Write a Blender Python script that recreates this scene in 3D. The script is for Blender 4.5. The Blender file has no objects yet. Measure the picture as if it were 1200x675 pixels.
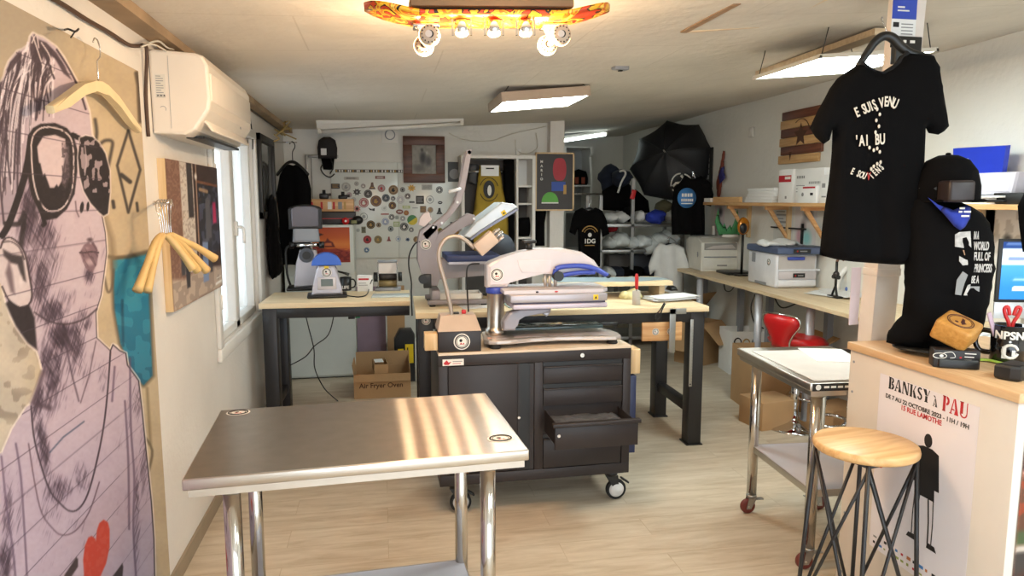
import bpy, bmesh, math, random
import numpy as np
from mathutils import Vector as V, Matrix, Euler
from mathutils.geometry import delaunay_2d_cdt
random.seed(7)
S = bpy.context.scene
COL = S.collection
PI = math.pi
T = Matrix.Translation
def RX(d): return Matrix.Rotation(math.radians(d), 4, 'X')
def RY(d): return Matrix.Rotation(math.radians(d), 4, 'Y')
def RZ(d): return Matrix.Rotation(math.radians(d), 4, 'Z')
def SC(x, y, z): return Matrix.Diagonal((x, y, z, 1))

# ------------------------------------------------------------------ camera survey (room: X right, Y deep, Z up, eye at 1.6 m)
FPX, EYE = 830.0, 1.6
PIT = math.atan(103.5/FPX); YAW = math.atan(154*math.cos(PIT)/FPX)
CF = V((math.sin(YAW)*math.cos(PIT), math.cos(YAW)*math.cos(PIT), -math.sin(PIT)))
CR = V((math.cos(YAW), -math.sin(YAW), 0)); CU = CR.cross(CF)
def at(px, py, X=None, Y=None, Z=None):
    d = CF + CR*((px-600)/FPX) - CU*((py-337.5)/FPX)
    if X is not None: t = X/d.x
    elif Y is not None: t = Y/d.y
    else: t = (Z-EYE)/d.z
    return V((0, 0, EYE)) + d*t
def proj(p):
    d = p - V((0, 0, EYE)); k = d.dot(CF)
    return 600+FPX*d.dot(CR)/k, 337.5-FPX*d.dot(CU)/k
cam = bpy.data.cameras.new('camera'); cam.sensor_width = 36; cam.lens = 36*FPX/1200; cam.clip_start = .02
co = bpy.data.objects.new('camera', cam); COL.objects.link(co)
co.location = (0, 0, EYE); co.rotation_euler = (PI/2-PIT, 0, -YAW); S.camera = co
S.view_settings.view_transform = 'Standard'; S.view_settings.look = 'None'; S.view_settings.gamma = 1
S.view_settings.use_curve_mapping = False

# ------------------------------------------------------------------ materials
def lin(c): return tuple((x/12.92 if x <= .04045 else ((x+.055)/1.055)**2.4) for x in c)
def hx(h):
    h = h.lstrip('#'); return lin(tuple(int(h[i:i+2], 16)/255 for i in (0, 2, 4)))
MATS = {}
def mat(name, col, rough=.5, metal=0, var=.06, vs=9, bump=0, bs=60, emit=None, es=0, trans=0, spec=None, alpha=None, coat=0, aniso=0, sheen=0):
    if name in MATS: return MATS[name]
    m = bpy.data.materials.new(name); m.use_nodes = True; nt = m.node_tree; N, L = nt.nodes, nt.links
    b = N['Principled BSDF']; c = hx(col) if isinstance(col, str) else lin(col)
    b.inputs['Roughness'].default_value = rough; b.inputs['Metallic'].default_value = metal
    if spec is not None: b.inputs['Specular IOR Level'].default_value = spec
    if trans: b.inputs['Transmission Weight'].default_value = trans
    if coat: b.inputs['Coat Weight'].default_value = coat
    if sheen: b.inputs['Sheen Weight'].default_value = sheen
    if aniso: b.inputs['Anisotropic'].default_value = aniso
    if alpha is not None: b.inputs['Alpha'].default_value = alpha
    b.inputs['Base Color'].default_value = (*c, 1)
    tc = N.new('ShaderNodeTexCoord')
    if var:
        no = N.new('ShaderNodeTexNoise'); no.inputs['Scale'].default_value = vs; no.inputs['Detail'].default_value = 4
        L.new(tc.outputs['Object'], no.inputs['Vector'])
        r = N.new('ShaderNodeValToRGB')
        r.color_ramp.elements[0].position = .3; r.color_ramp.elements[1].position = .7
        r.color_ramp.elements[0].color = (*[x*(1-var) for x in c], 1); r.color_ramp.elements[1].color = (*[min(1, x*(1+var)) for x in c], 1)
        L.new(no.outputs['Fac'], r.inputs['Fac']); L.new(r.outputs['Color'], b.inputs['Base Color'])
    if bump:
        n2 = N.new('ShaderNodeTexNoise'); n2.inputs['Scale'].default_value = bs; n2.inputs['Detail'].default_value = 3
        L.new(tc.outputs['Object'], n2.inputs['Vector'])
        bp = N.new('ShaderNodeBump'); bp.inputs['Strength'].default_value = bump; bp.inputs['Distance'].default_value = .01
        L.new(n2.outputs['Fac'], bp.inputs['Height']); L.new(bp.outputs['Normal'], b.inputs['Normal'])
    if emit:
        b.inputs['Emission Color'].default_value = (*(hx(emit) if isinstance(emit, str) else emit), 1); b.inputs['Emission Strength'].default_value = es
    MATS[name] = m; return m
def wood(name, c1, c2, axis='X', scale=3, rough=.45, stretch=14):
    if name in MATS: return MATS[name]
    m = bpy.data.materials.new(name); m.use_nodes = True; nt = m.node_tree; N, L = nt.nodes, nt.links
    b = N['Principled BSDF']; b.inputs['Roughness'].default_value = rough
    tc = N.new('ShaderNodeTexCoord'); mp = N.new('ShaderNodeMapping')
    sc = [stretch]*3; sc['XYZ'.index(axis)] = 1; mp.inputs['Scale'].default_value = sc
    no = N.new('ShaderNodeTexNoise'); no.inputs['Scale'].default_value = scale; no.inputs['Detail'].default_value = 6; no.inputs['Distortion'].default_value = .6
    r = N.new('ShaderNodeValToRGB'); r.color_ramp.elements[0].position = .35; r.color_ramp.elements[1].position = .68
    r.color_ramp.elements[0].color = (*hx(c1), 1); r.color_ramp.elements[1].color = (*hx(c2), 1)
    L.new(tc.outputs['Object'], mp.inputs['Vector']); L.new(mp.outputs['Vector'], no.inputs['Vector'])
    L.new(no.outputs['Fac'], r.inputs['Fac']); L.new(r.outputs['Color'], b.inputs['Base Color'])
    MATS[name] = m; return m
def attr_mat(name, rough=.55, attr='Ink', spec=.4):
    if name in MATS: return MATS[name]
    m = bpy.data.materials.new(name); m.use_nodes = True; nt = m.node_tree
    a = nt.nodes.new('ShaderNodeAttribute'); a.attribute_name = attr
    b = nt.nodes['Principled BSDF']; b.inputs['Roughness'].default_value = rough; b.inputs['Specular IOR Level'].default_value = spec
    nt.links.new(a.outputs['Color'], b.inputs['Base Color']); MATS[name] = m; return m

WHITE = mat('white_paint', '#dcd7d0', .6, bump=.25, bs=40, vs=2)
PLASTER = mat('white_plaster', '#dcdad3', .8, bump=.35, bs=25, vs=1.5, var=.05)
CEIL = mat('ceiling_paint', '#d2cabd', .85, bump=.5, bs=14, vs=1.3, var=.09)
def brushed(name, col, rough, sc=(3, 500, 500), st_=.12, ds=.002):
    m = mat(name, col, rough, 1, var=.04, vs=12); nt = m.node_tree; N, L = nt.nodes, nt.links
    tc = N.new('ShaderNodeTexCoord'); mp = N.new('ShaderNodeMapping'); mp.inputs['Scale'].default_value = sc
    no = N.new('ShaderNodeTexNoise'); no.inputs['Scale'].default_value = 1; no.inputs['Detail'].default_value = 2
    bp = N.new('ShaderNodeBump'); bp.inputs['Strength'].default_value = st_; bp.inputs['Distance'].default_value = .002
    L.new(tc.outputs['Object'], mp.inputs['Vector']); L.new(mp.outputs['Vector'], no.inputs['Vector']); L.new(no.outputs['Fac'], bp.inputs['Height']); L.new(bp.outputs['Normal'], N['Principled BSDF'].inputs['Normal'])
    return m
STEEL = brushed('brushed_steel', '#cfc6bb', .3)
STEELT = mat('brushed_steel_top', '#cbc1b6', .3, 1, var=.05, vs=20)
N_, L_ = STEELT.node_tree.nodes, STEELT.node_tree.links
gl = N_.new('ShaderNodeBsdfAnisotropic'); gl.inputs['Roughness'].default_value = .23; gl.inputs['Anisotropy'].default_value = .88; gl.inputs['Color'].default_value = (.42, .38, .34, 1)
vt = N_.new('ShaderNodeVectorTransform'); vt.vector_type = 'VECTOR'; vt.convert_from = 'OBJECT'; vt.convert_to = 'WORLD'; vt.inputs[0].default_value = (1, 0, 0); L_.new(vt.outputs[0], gl.inputs['Tangent'])
ms_ = N_.new('ShaderNodeMixShader'); ms_.inputs[0].default_value = .58; L_.new(N_['Principled BSDF'].outputs[0], ms_.inputs[1]); L_.new(gl.outputs[0], ms_.inputs[2]); L_.new(ms_.outputs[0], N_['Material Output'].inputs['Surface'])
TUBE = mat('polished_steel_tube', '#c9c4bd', .12, 1, var=.02)
CHROME = mat('chrome', '#dcdcdc', .08, 1, var=0)
GALV = mat('galvanised_steel', '#a7a7a5', .4, 1, var=.1)
ALU = mat('cast_aluminium', '#c4bcb7', .38, .6, var=.05)
SILV = mat('silver_grey_enamel', '#aeaab0', .32, .35, var=.03)
LILAC = mat('pale_grey_enamel', '#c9c3c6', .38, .1, var=.03)
BLACK = mat('black_enamel', '#1d1b1d', .42, var=.05)
DARK = mat('charcoal_steel', '#2f2928', .42, var=.06, spec=.35)
BLKP = mat('black_plastic', '#161616', .4, var=.04)
RUB = mat('black_rubber', '#121212', .7, var=.05)
BLKC = mat('black_cotton', '#0a090a', .95, var=.1, vs=20, bump=.1, bs=300, spec=.12)
NAVY = mat('navy_cotton', '#1b2233', .9, var=.1, bump=.15, bs=200)
GRYC = mat('grey_cotton', '#5a5a5c', .9, var=.1, bump=.15, bs=200)
WHTC = mat('white_cotton', '#d9dad8', .9, var=.05, bump=.2, bs=120)
YELC = mat('yellow_apron_cotton', '#a3872c', .85, var=.1, bump=.2, bs=60)
BLUE = mat('blue_enamel', '#3a4fb0', .35, var=.04)
BLUC = mat('royal_blue_cloth', '#1f35a0', .8, var=.08)
RED = mat('red_vinyl', '#b3191c', .32, var=.05)
REDP = mat('red_plastic', '#c01f22', .4, var=.03)
YEL = mat('yellow_label', '#e8c51c', .5, var=.03)
PAPER = mat('white_paper', '#e6e6e4', .8, var=.02)
PWHT = mat('white_plastic', '#dedbd5', .4, var=.02)
BEIGE = mat('beige_plastic', '#cfcabd', .5, var=.02)
GRYP = mat('grey_plastic', '#8b8d92', .45, var=.03)
DGRY = mat('dark_grey_plastic', '#4a4f5a', .45, var=.03)
CARD = mat('brown_cardboard', '#ae8a62', .85, var=.06, vs=5, bump=.1, bs=80)
CARDI = mat('cardboard_inside', '#8f6c4a', .9, var=.06)
PLY = wood('pale_birch_ply', '#dcc39a', '#ead6b2', 'X', 2.5)
PINE = wood('pine_timber', '#c9975f', '#e0b884', 'Y', 3)
PINEX = wood('pine_board', '#c08a55', '#dfb482', 'X', 3)
PINEZ = wood('pine_post', '#c9a777', '#ddc296', 'Z', 3)
SEATW = wood('stool_seat_pine', '#c99a62', '#e2ba84', 'X', 4, .4, 10)
OAKT = wood('counter_laminate', '#c9a176', '#dcb98f', 'Y', 3)
BROWN = wood('dark_brown_wood', '#4a2a1e', '#6a4130', 'X', 3)
BLKW = mat('black_frame_wood', '#1b1917', .45, var=.1)
HANGW = mat('blond_hanger_wood', '#dcc79c', .45, var=.06, vs=12)
INKB = mat('black_ink', '#151214', .6, var=0)
INKW = mat('white_ink', '#e4e1da', .7, var=0)
INKR = mat('red_ink', '#b8232d', .6, var=0)
INKG = mat('grey_ink', '#8a8a8a', .6, var=0)
INKO = mat('ochre_ink', '#b08a4a', .6, var=0)
GLASS = mat('clear_glass', '#f4f8f8', .02, var=0, trans=1)

# ------------------------------------------------------------------ geometry collector
class G:
    def __init__(s, M=None): s.bm = bmesh.new(); s.M = M or Matrix(); s.ms = []
    def _mi(s, m):
        if m not in s.ms: s.ms.append(m)
        return s.ms.index(m)
    def _fin(s, vs, m, L=None, smooth=False):
        X = s.M @ L if L is not None else s.M
        bmesh.ops.transform(s.bm, matrix=X, verts=vs)
        k = s._mi(m); st = set(vs)
        for f in {f for v in vs for f in v.link_faces}: f.material_index = k; f.smooth = smooth
        return vs
    def box(s, c, d, m, bev=0, L=None, seg=2):
        vs = bmesh.ops.create_cube(s.bm, size=1)['verts']
        bmesh.ops.scale(s.bm, vec=d, verts=vs)
        if bev:
            es = list({e for v in vs for e in v.link_edges})
            vs = bmesh.ops.bevel(s.bm, geom=es, offset=min(bev, min(d)*.49), segments=seg, profile=.5, affect='EDGES')['verts']
        Q = T(c); s._fin(vs, m, (L @ Q) if L is not None else Q, bool(bev)); return s
    def b2(s, a, b, m, bev=0, L=None):      # box from two corners
        a, b = V(a), V(b); d = b-a
        return s.box((a+b)/2, (abs(d.x), abs(d.y), abs(d.z)), m, bev, L)
    def cyl(s, p0, p1, r, m, r2=None, n=20, L=None):
        p0, p1 = V(p0), V(p1); d = p1-p0
        vs = bmesh.ops.create_cone(s.bm, cap_ends=True, segments=n, radius1=r, radius2=r if r2 is None else r2, depth=d.length)['verts']
        Q = T((p0+p1)/2) @ d.to_track_quat('Z', 'Y').to_matrix().to_4x4()
        s._fin(vs, m, (L @ Q) if L is not None else Q, False)
        for f in {f for v in vs for f in v.link_faces}: f.smooth = len(f.verts) == 4
        return s
    def sph(s, c, r, m, L=None, n=16):
        if not hasattr(r, '__len__'): r = (r, r, r)
        vs = bmesh.ops.create_uvsphere(s.bm, u_segments=n, v_segments=max(6, n*2//3), radius=1)['verts']
        Q = T(c) @ SC(*r); s._fin(vs, m, (L @ Q) if L is not None else Q, True); return s
    def tube(s, pts, r, m, n=8, L=None, close=False, sub=1):
        pts = [V(p) for p in pts]
        if sub > 1: pts = spline(pts, sub)
        rs = r if hasattr(r, '__len__') else [r]*len(pts)
        if len(rs) != len(pts): rs = [np.interp(i/(len(pts)-1), np.linspace(0, 1, len(rs)), rs) for i in range(len(pts))]
        rings = []; ref = None
        for i, p in enumerate(pts):
            a = pts[i-1] if i else (pts[-1] if close else p); b = pts[i+1] if i < len(pts)-1 else (pts[0] if close else p)
            t = (b-a).normalized() if (b-a).length > 1e-9 else V((0, 0, 1))
            if ref is None: ref = t.orthogonal().normalized()
            ref = (ref - t*ref.dot(t)); ref = ref.normalized() if ref.length > 1e-6 else t.orthogonal().normalized()
            bi = t.cross(ref)
            rings.append([s.bm.verts.new(p + (ref*math.cos(2*PI*k/n) + bi*math.sin(2*PI*k/n))*rs[i]) for k in range(n)])
        for a, b in (list(zip(rings, rings[1:])) + ([(rings[-1], rings[0])] if close else [])):
            for k in range(n): s.bm.faces.new((a[k], a[(k+1) % n], b[(k+1) % n], b[k]))
        if not close: s.bm.faces.new(rings[0][::-1]); s.bm.faces.new(rings[-1])
        s._fin([v for q in rings for v in q], m, L, True); return s
    def lathe(s, prof, m, c=(0, 0, 0), n=28, L=None):
        rings = [[s.bm.verts.new((max(r, 1e-4)*math.cos(2*PI*k/n), max(r, 1e-4)*math.sin(2*PI*k/n), z)) for k in range(n)] for r, z in prof]
        for a, b in zip(rings, rings[1:]):
            for k in range(n): s.bm.faces.new((a[k], a[(k+1) % n], b[(k+1) % n], b[k]))
        s.bm.faces.new(rings[0][::-1]); s.bm.faces.new(rings[-1])
        Q = T(c); s._fin([v for q in rings for v in q], m, (L @ Q) if L is not None else Q, True); return s
    def prism(s, poly, h, m, L=None, z0=0, smooth=False, bev=0):  # polygon in xy, extruded along z
        lo = [s.bm.verts.new((x, y, z0)) for x, y in poly]; hi = [s.bm.verts.new((x, y, z0+h)) for x, y in poly]
        n = len(poly); a = sum(poly[i][0]*poly[(i+1) % n][1]-poly[(i+1) % n][0]*poly[i][1] for i in range(n))
        fs = [s.bm.faces.new(lo[::-1] if a > 0 else lo), s.bm.faces.new(hi if a > 0 else hi[::-1])]
        for k in range(n):
            q = (lo[k], lo[(k+1) % n], hi[(k+1) % n], hi[k]); s.bm.faces.new(q if a > 0 else q[::-1])
        vs = lo+hi
        if bev:
            es = [e for f in fs for e in f.edges]
            r = bmesh.ops.bevel(s.bm, geom=es, offset=bev, segments=2, profile=.5, affect='EDGES')
            seen = set(r['verts']); st = list(seen)
            while st:
                v = st.pop()
                for e in v.link_edges:
                    w = e.other_vert(v)
                    if w not in seen: seen.add(w); st.append(w)
            vs = list(seen)
        s._fin(vs, m, L, smooth)
        if bev: s.bm.normal_update()
        return s
    def face(s, pts, m, L=None): s._fin([v for v in s.bm.faces.new([s.bm.verts.new(p) for p in pts]).verts], m, L); return s
    def puff(s, poly, t, m, L=None, step=.03, fn=None, r=None, flat=False):  # soft closed cloth / cushion from an outline in xy, bulging along z
        P = []
        n = len(poly)
        for i in range(n):
            a, b = np.array(poly[i], float), np.array(poly[(i+1) % n], float); k = max(1, int(np.linalg.norm(b-a)/step))
            P += [tuple(a+(b-a)*j/k) for j in range(k)]
        A = np.array(P); B = np.roll(A, -1, 0)
        x0, y0 = A.min(0); x1, y1 = A.max(0)
        gx, gy = np.meshgrid(np.arange(x0, x1, step), np.arange(y0, y1, step)); q = np.c_[gx.ravel(), gy.ravel()]
        q = q + np.random.RandomState(3).uniform(-.15, .15, q.shape)*step
        q = q[inside(q[:, 0], q[:, 1], A)]
        if len(q): q = q[dist(q[:, 0], q[:, 1], np.vstack([A, A[:1]])) > step*.45]
        al = [V(p) for p in P]+[V(p) for p in q]
        vc, _, fc = delaunay_2d_cdt(al, [], [list(range(len(P)))], 1, 1e-6, False)[:3]
        C = np.array([(v.x, v.y) for v in vc]); cen = np.array([C[f].mean(0) for f in fc]); ok_ = inside(cen[:, 0], cen[:, 1], A); fc = [f for f, k in zip(fc, ok_) if k]; used = {i for f in fc for i in f}; rm = {i: j for j, i in enumerate(sorted(used))}; C = C[sorted(used)]; fc = [[rm[i] for i in f] for f in fc]; d = dist(C[:, 0], C[:, 1], np.vstack([A, A[:1]]))
        r = r or t*1.2; h = np.sqrt(np.clip(d/r, 0, 1)*(2-np.clip(d/r, 0, 1)))
        off = np.array([fn(x, y) for x, y in C]) if fn else np.zeros(len(C))
        edge = d < 1e-5
        fr = [s.bm.verts.new((x, y, o+hh*t/2)) for (x, y), o, hh in zip(C, off, h)]
        bk = [f if e else s.bm.verts.new((x, y, (0 if flat else o-hh*t/2)-(1e-3 if flat else 0))) for f, (x, y), o, hh, e in zip(fr, C, off, h, edge)]
        for f in fc:
            s.bm.faces.new([fr[i] for i in f])
            if not all(edge[i] for i in f): s.bm.faces.new([bk[i] for i in reversed(f)])
        s._fin(fr+[b for b, e in zip(bk, edge) if not e], m, L, True); return s
    def text(s, body, size, m, L=None, align='CENTER', bold=0, ext=.0006, space=1, xs=1):
        cu = bpy.data.curves.new('t', 'FONT'); cu.body = body; cu.size = size; cu.align_x = align; cu.align_y = 'CENTER'
        cu.offset = bold; cu.extrude = ext; cu.space_character = space; cu.resolution_u = 3
        o = bpy.data.objects.new('t', cu); COL.objects.link(o)
        me = bpy.data.meshes.new_from_object(o.evaluated_get(bpy.context.evaluated_depsgraph_get()))
        bpy.data.objects.remove(o); bpy.data.curves.remove(cu)
        old = set(s.bm.verts); s.bm.from_mesh(me); bpy.data.meshes.remove(me)
        vs = [v for v in s.bm.verts if v not in old]
        if vs: s._fin(vs, m, (L or Matrix()) @ SC(xs, 1, 1))
        return s
    def ob(s, name, parent=None, world=None):
        bmesh.ops.recalc_face_normals(s.bm, faces=s.bm.faces[:]) if getattr(s, 'fixn', True) else None
        me = bpy.data.meshes.new(name); s.bm.to_mesh(me); s.bm.free()
        for m in s.ms: me.materials.append(m)
        o = bpy.data.objects.new(name, me); COL.objects.link(o)
        if parent: o.parent = parent
        if world is not None: o.matrix_world = world
        return o
def spline(pts, sub):
    out = []; n = len(pts)
    for i in range(n-1):
        a, b, c, d = pts[max(0, i-1)], pts[i], pts[i+1], pts[min(n-1, i+2)]
        for k in range(sub):
            t = k/sub
            out.append(.5*((2*b)+(c-a)*t+(2*a-5*b+4*c-d)*t*t+(3*b-a-3*c+d)*t**3))
    return out+[pts[-1]]
def inside(x, y, P):
    r = np.zeros(x.shape, bool); P = np.asarray(P, float)
    for (a, b), (c, d) in zip(P, np.roll(P, -1, 0)):
        if b == d: continue
        k = ((b > y) != (d > y)) & (x < (c-a)*(y-b)/(d-b)+a); r ^= k
    return r
def dist(x, y, P):
    P = np.asarray(P, float); r = np.full(x.shape, 1e9)
    for (a, b), (c, d) in zip(P[:-1], P[1:]):
        dx, dy = c-a, d-b; q = dx*dx+dy*dy
        t = np.clip(((x-a)*dx+(y-b)*dy)/q, 0, 1) if q else 0
        r = np.minimum(r, np.hypot(x-a-t*dx, y-b-t*dy))
    return r
def vnoise(x, y, seed=0):
    def h(i, j):
        n = (i.astype(np.int64)*374761393+j.astype(np.int64)*668265263+seed*1442695041) & 0x7fffffff
        n = ((n ^ (n >> 13))*1274126177) & 0x7fffffff
        return ((n ^ (n >> 16)) & 0xffff)/65535.
    i, j = np.floor(x), np.floor(y); u, v = x-i, y-j; u = u*u*(3-2*u); v = v*v*(3-2*v)
    return (h(i, j)*(1-u)+h(i+1, j)*u)*(1-v)+(h(i, j+1)*(1-u)+h(i+1, j+1)*u)*v
def FR(axis, o=(0, 0, 0)):   # frame for flat work: x to the right, y up, z out of the surface
    c = {'-Y': ((1, 0, 0), (0, 0, 1), (0, -1, 0)), '+X': ((0, 1, 0), (0, 0, 1), (1, 0, 0)), '-X': ((0, -1, 0), (0, 0, 1), (-1, 0, 0)),
         '+Z': ((1, 0, 0), (0, 1, 0), (0, 0, 1)), '-Z': ((1, 0, 0), (0, -1, 0), (0, 0, -1)), '+Y': ((-1, 0, 0), (0, 0, 1), (0, 1, 0))}[axis]
    M = Matrix.Identity(4)
    for k in range(3):
        for i in range(3): M[i][k] = c[k][i]
    return T(o) @ M

def thing(name, label, cat, loc=(0, 0, 0), rz=0, group=None):
    o = bpy.data.objects.new(name, None); COL.objects.link(o); o.empty_display_size = .1
    o.location = loc; o.rotation_euler = (0, 0, math.radians(rz)); return tag(o, label, cat, group)
def tag(o, label=None, cat=None, group=None, kind=None):
    if label: o['label'] = label
    if cat: o['category'] = cat
    if group: o['group'] = group
    if kind: o['kind'] = kind
    return o
def st(g, name): return tag(g.ob(name), kind='structure')
def dup(root, loc, rz=None, label=None):
    r = root.copy(); COL.objects.link(r); r.location = loc
    if rz is not None: r.rotation_euler = (0, 0, math.radians(rz))
    if label: r['label'] = label
    def rec(src, dst):
        for ch in src.children:
            c = ch.copy(); COL.objects.link(c); c.parent = dst; rec(ch, c)
    rec(root, r); return r
def sheet(name, M, w, h, nx, ny, fn, m, parent=None):   # printed sheet: dense grid whose points carry the print's own ink colour; fn(u, v)->(r,g,b) sRGB arrays, u,v in 0..1 from lower left
    u, v = np.meshgrid(np.linspace(0, 1, nx), np.linspace(0, 1, ny)); rgb = fn(u.ravel(), v.ravel())
    co_ = np.c_[u.ravel()*w, v.ravel()*h, np.zeros(nx*ny)]
    R = np.array(M); co_ = co_ @ R[:3, :3].T + R[:3, 3]
    i = np.arange(nx*ny).reshape(ny, nx); f = np.stack([i[:-1, :-1], i[:-1, 1:], i[1:, 1:], i[1:, :-1]], -1).reshape(-1, 4)
    me = bpy.data.meshes.new(name); me.vertices.add(nx*ny); me.vertices.foreach_set('co', co_.ravel().astype(np.float32))
    me.loops.add(f.size); me.loops.foreach_set('vertex_index', f.ravel().astype(np.int32))
    me.polygons.add(len(f)); me.polygons.foreach_set('loop_start', np.arange(0, f.size, 4, dtype=np.int32))
    me.update(calc_edges=True)
    c = np.clip(np.stack(rgb, -1), 0, 1); c = np.where(c <= .04045, c/12.92, ((c+.055)/1.055)**2.4)
    a = me.color_attributes.new('Ink', 'FLOAT_COLOR', 'POINT'); a.data.foreach_set('color', np.c_[c, np.ones(len(c))].ravel().astype(np.float32))
    me.materials.append(m); o = bpy.data.objects.new(name, me); COL.objects.link(o)
    if parent: o.parent = parent
    return o
class Ink:   # painter on scattered points
    def __init__(s, x, y, base): s.x, s.y = x, y; s.c = np.ones((len(x), 3))*np.array(base)/255.
    def _mix(s, w, col): s.c += (np.array(col)/255.-s.c)*w[:, None]
    def poly(s, P, col, soft=0, a=1):
        w = inside(s.x, s.y, P).astype(float)
        if soft:
            d = dist(s.x, s.y, np.vstack([P, P[:1]])); w = np.clip(.5+np.where(w > 0, d, -d)/(2*soft), 0, 1)
        s._mix(w*a, col); return s
    def line(s, P, wd, col, soft=.6, a=1, sub=0):
        if sub: P = [(p.x, p.y) for p in spline([V((q[0], q[1], 0)) for q in P], sub)]
        P = np.asarray(P, float); mg = wd+soft*2+2
        k = (s.x > P[:, 0].min()-mg) & (s.x < P[:, 0].max()+mg) & (s.y > P[:, 1].min()-mg) & (s.y < P[:, 1].max()+mg)
        if not k.any(): return s
        w = np.zeros(len(s.x)); w[k] = np.clip((wd/2-dist(s.x[k], s.y[k], P))/soft+.5, 0, 1); s._mix(w*a, col); return s
    def blob(s, x, y, rx, ry, col, a=1, rot=0, hard=.3):
        c, q = math.cos(math.radians(rot)), math.sin(math.radians(rot)); dx, dy = s.x-x, s.y-y
        d = np.hypot((dx*c+dy*q)/rx, (-dx*q+dy*c)/ry); s._mix(np.clip((1-d)/max(1-hard, .01), 0, 1)*a, col); return s
    def mask(s, w, col): s._mix(np.clip(w, 0, 1), col); return s
    def out(s): return s.c[:, 0], s.c[:, 1], s.c[:, 2]
PRINT = attr_mat('printed_sheet', .5)
MATTE = attr_mat('matte_print', .75)
def plane_map(c, rz):   # frame of an upright plane through c turned by rz; returns matrix and pixel->local
    M = T(c) @ RZ(rz) @ FR('-Y'); Mi = M.inverted(); n = (M.to_3x3() @ V((0, 0, 1)))
    def f(px, py):
        d = CF + CR*((px-600)/FPX) - CU*((py-337.5)/FPX); o = V((0, 0, EYE)); k = (c-o).dot(n)/d.dot(n); l = Mi @ (o+d*k); return l.x, l.y
    return M, f
# ------------------------------------------------------------------ the room
WL, WR, YB, YR = -.88, 3.45, 7.0, 9.9      # left wall, right wall, back wall, back wall of the recess
def cz(x, y): d = max(0, x-WL); return 2.25+.02*d+.01*d*d
def floor_mat():
    m = bpy.data.materials.new('vinyl_plank_floor'); m.use_nodes = True; nt = m.node_tree; N, L = nt.nodes, nt.links
    b = N['Principled BSDF']; b.inputs['Roughness'].default_value = .42; b.inputs['Specular IOR Level'].default_value = .35
    tc = N.new('ShaderNodeTexCoord')
    br = N.new('ShaderNodeTexBrick'); br.offset = .37; br.inputs['Scale'].default_value = 1
    br.inputs['Brick Width'].default_value = 1.25; br.inputs['Row Height'].default_value = .18; br.inputs['Mortar Size'].default_value = .0022
    br.inputs['Color1'].default_value = (.2, .2, .2, 1); br.inputs['Color2'].default_value = (.8, .8, .8, 1); br.inputs['Mortar'].default_value = (.5, .5, .5, 1)
    L.new(tc.outputs['Object'], br.inputs['Vector'])
    mp = N.new('ShaderNodeMapping'); mp.inputs['Scale'].default_value = (1.3, 8, 1)
    ad = N.new('ShaderNodeVectorMath'); ad.operation = 'ADD'
    L.new(tc.outputs['Object'], mp.inputs['Vector']); L.new(mp.outputs['Vector'], ad.inputs[0]); L.new(br.outputs['Color'], ad.inputs[1])
    no = N.new('ShaderNodeTexNoise'); no.inputs['Scale'].default_value = 2.2; no.inputs['Detail'].default_value = 7; no.inputs['Roughness'].default_value = .65; no.inputs['Distortion'].default_value = .4
    L.new(ad.outputs['Vector'], no.inputs['Vector'])
    r = N.new('ShaderNodeValToRGB'); e = r.color_ramp.elements
    e[0].position = .3; e[0].color = (*hx('#b3a28b'), 1); e[1].position = .72; e[1].color = (*hx('#d4c8b6'), 1)
    k = e.new(.5); k.color = (*hx('#c6b7a1'), 1)
    L.new(no.outputs['Fac'], r.inputs['Fac'])
    mx = N.new('ShaderNodeMix'); mx.data_type = 'RGBA'; mx.blend_type = 'MULTIPLY'; mx.inputs['Factor'].default_value = .22
    sep = N.new('ShaderNodeValToRGB'); sep.color_ramp.elements[0].color = (.72, .70, .68, 1); sep.color_ramp.elements[1].color = (1, 1, 1, 1)
    L.new(br.outputs['Color'], sep.inputs['Fac']); L.new(r.outputs['Color'], mx.inputs[6]); L.new(sep.outputs['Color'], mx.inputs[7])
    m2 = N.new('ShaderNodeMix'); m2.data_type = 'RGBA'; m2.inputs[7].default_value = (*hx('#a08c70'), 1)
    mf = N.new('ShaderNodeMath'); mf.operation = 'MULTIPLY'; mf.inputs[1].default_value = .4; L.new(br.outputs['Fac'], mf.inputs[0]); L.new(mf.outputs[0], m2.inputs['Factor']); L.new(mx.outputs[2], m2.inputs[6]); L.new(m2.outputs[2], b.inputs['Base Color'])
    return m
st(G().b2((WL-.1, -1.6, -.1), (WR+.1, YR+.1, 0), floor_mat()), 'floor')
# left wall with a window opening
WY0, WY1, WZ0, WZ1 = 4.02, 5.30, .80, 2.02
g = G()
g.b2((WL-.16, -1.6, 0), (WL, WY0, 2.7), WHITE); g.b2((WL-.16, WY1, 0), (WL, YB+.1, 2.7), WHITE)
g.b2((WL-.16, WY0, 0), (WL, WY1, WZ0), WHITE); g.b2((WL-.16, WY0, WZ1), (WL, WY1, 2.7), WHITE)
st(g, 'wall_left')
st(G().b2((WL-.1, YB, 0), (1.78, YB+.1, 2.7), PLASTER), 'wall_back')
st(G().b2((1.64, YB+.1, 0), (1.78, YR, 2.7), PLASTER), 'wall_side')
st(G().b2((1.6, YR, 0), (WR+.1, YR+.1, 2.8), PLASTER), 'wall_recess')
st(G().b2((WR, -1.6, 0), (WR+.1, YR, 2.8), PLASTER), 'wall_right')
st(G().b2((1.645, YB-.14, 0), (1.785, YB, 2.45), WHITE), 'pillar_wall')
# street front: wall with a wide shop-window opening
g = G(); g.b2((WL-.16, -1.7, 0), (-.6, -1.6, 2.7), WHITE); g.b2((3.2, -1.7, 0), (WR+.1, -1.6, 2.8), WHITE); g.b2((-.6, -1.7, 2.2), (3.2, -1.6, 2.8), WHITE)
st(g, 'wall_front')
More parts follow.
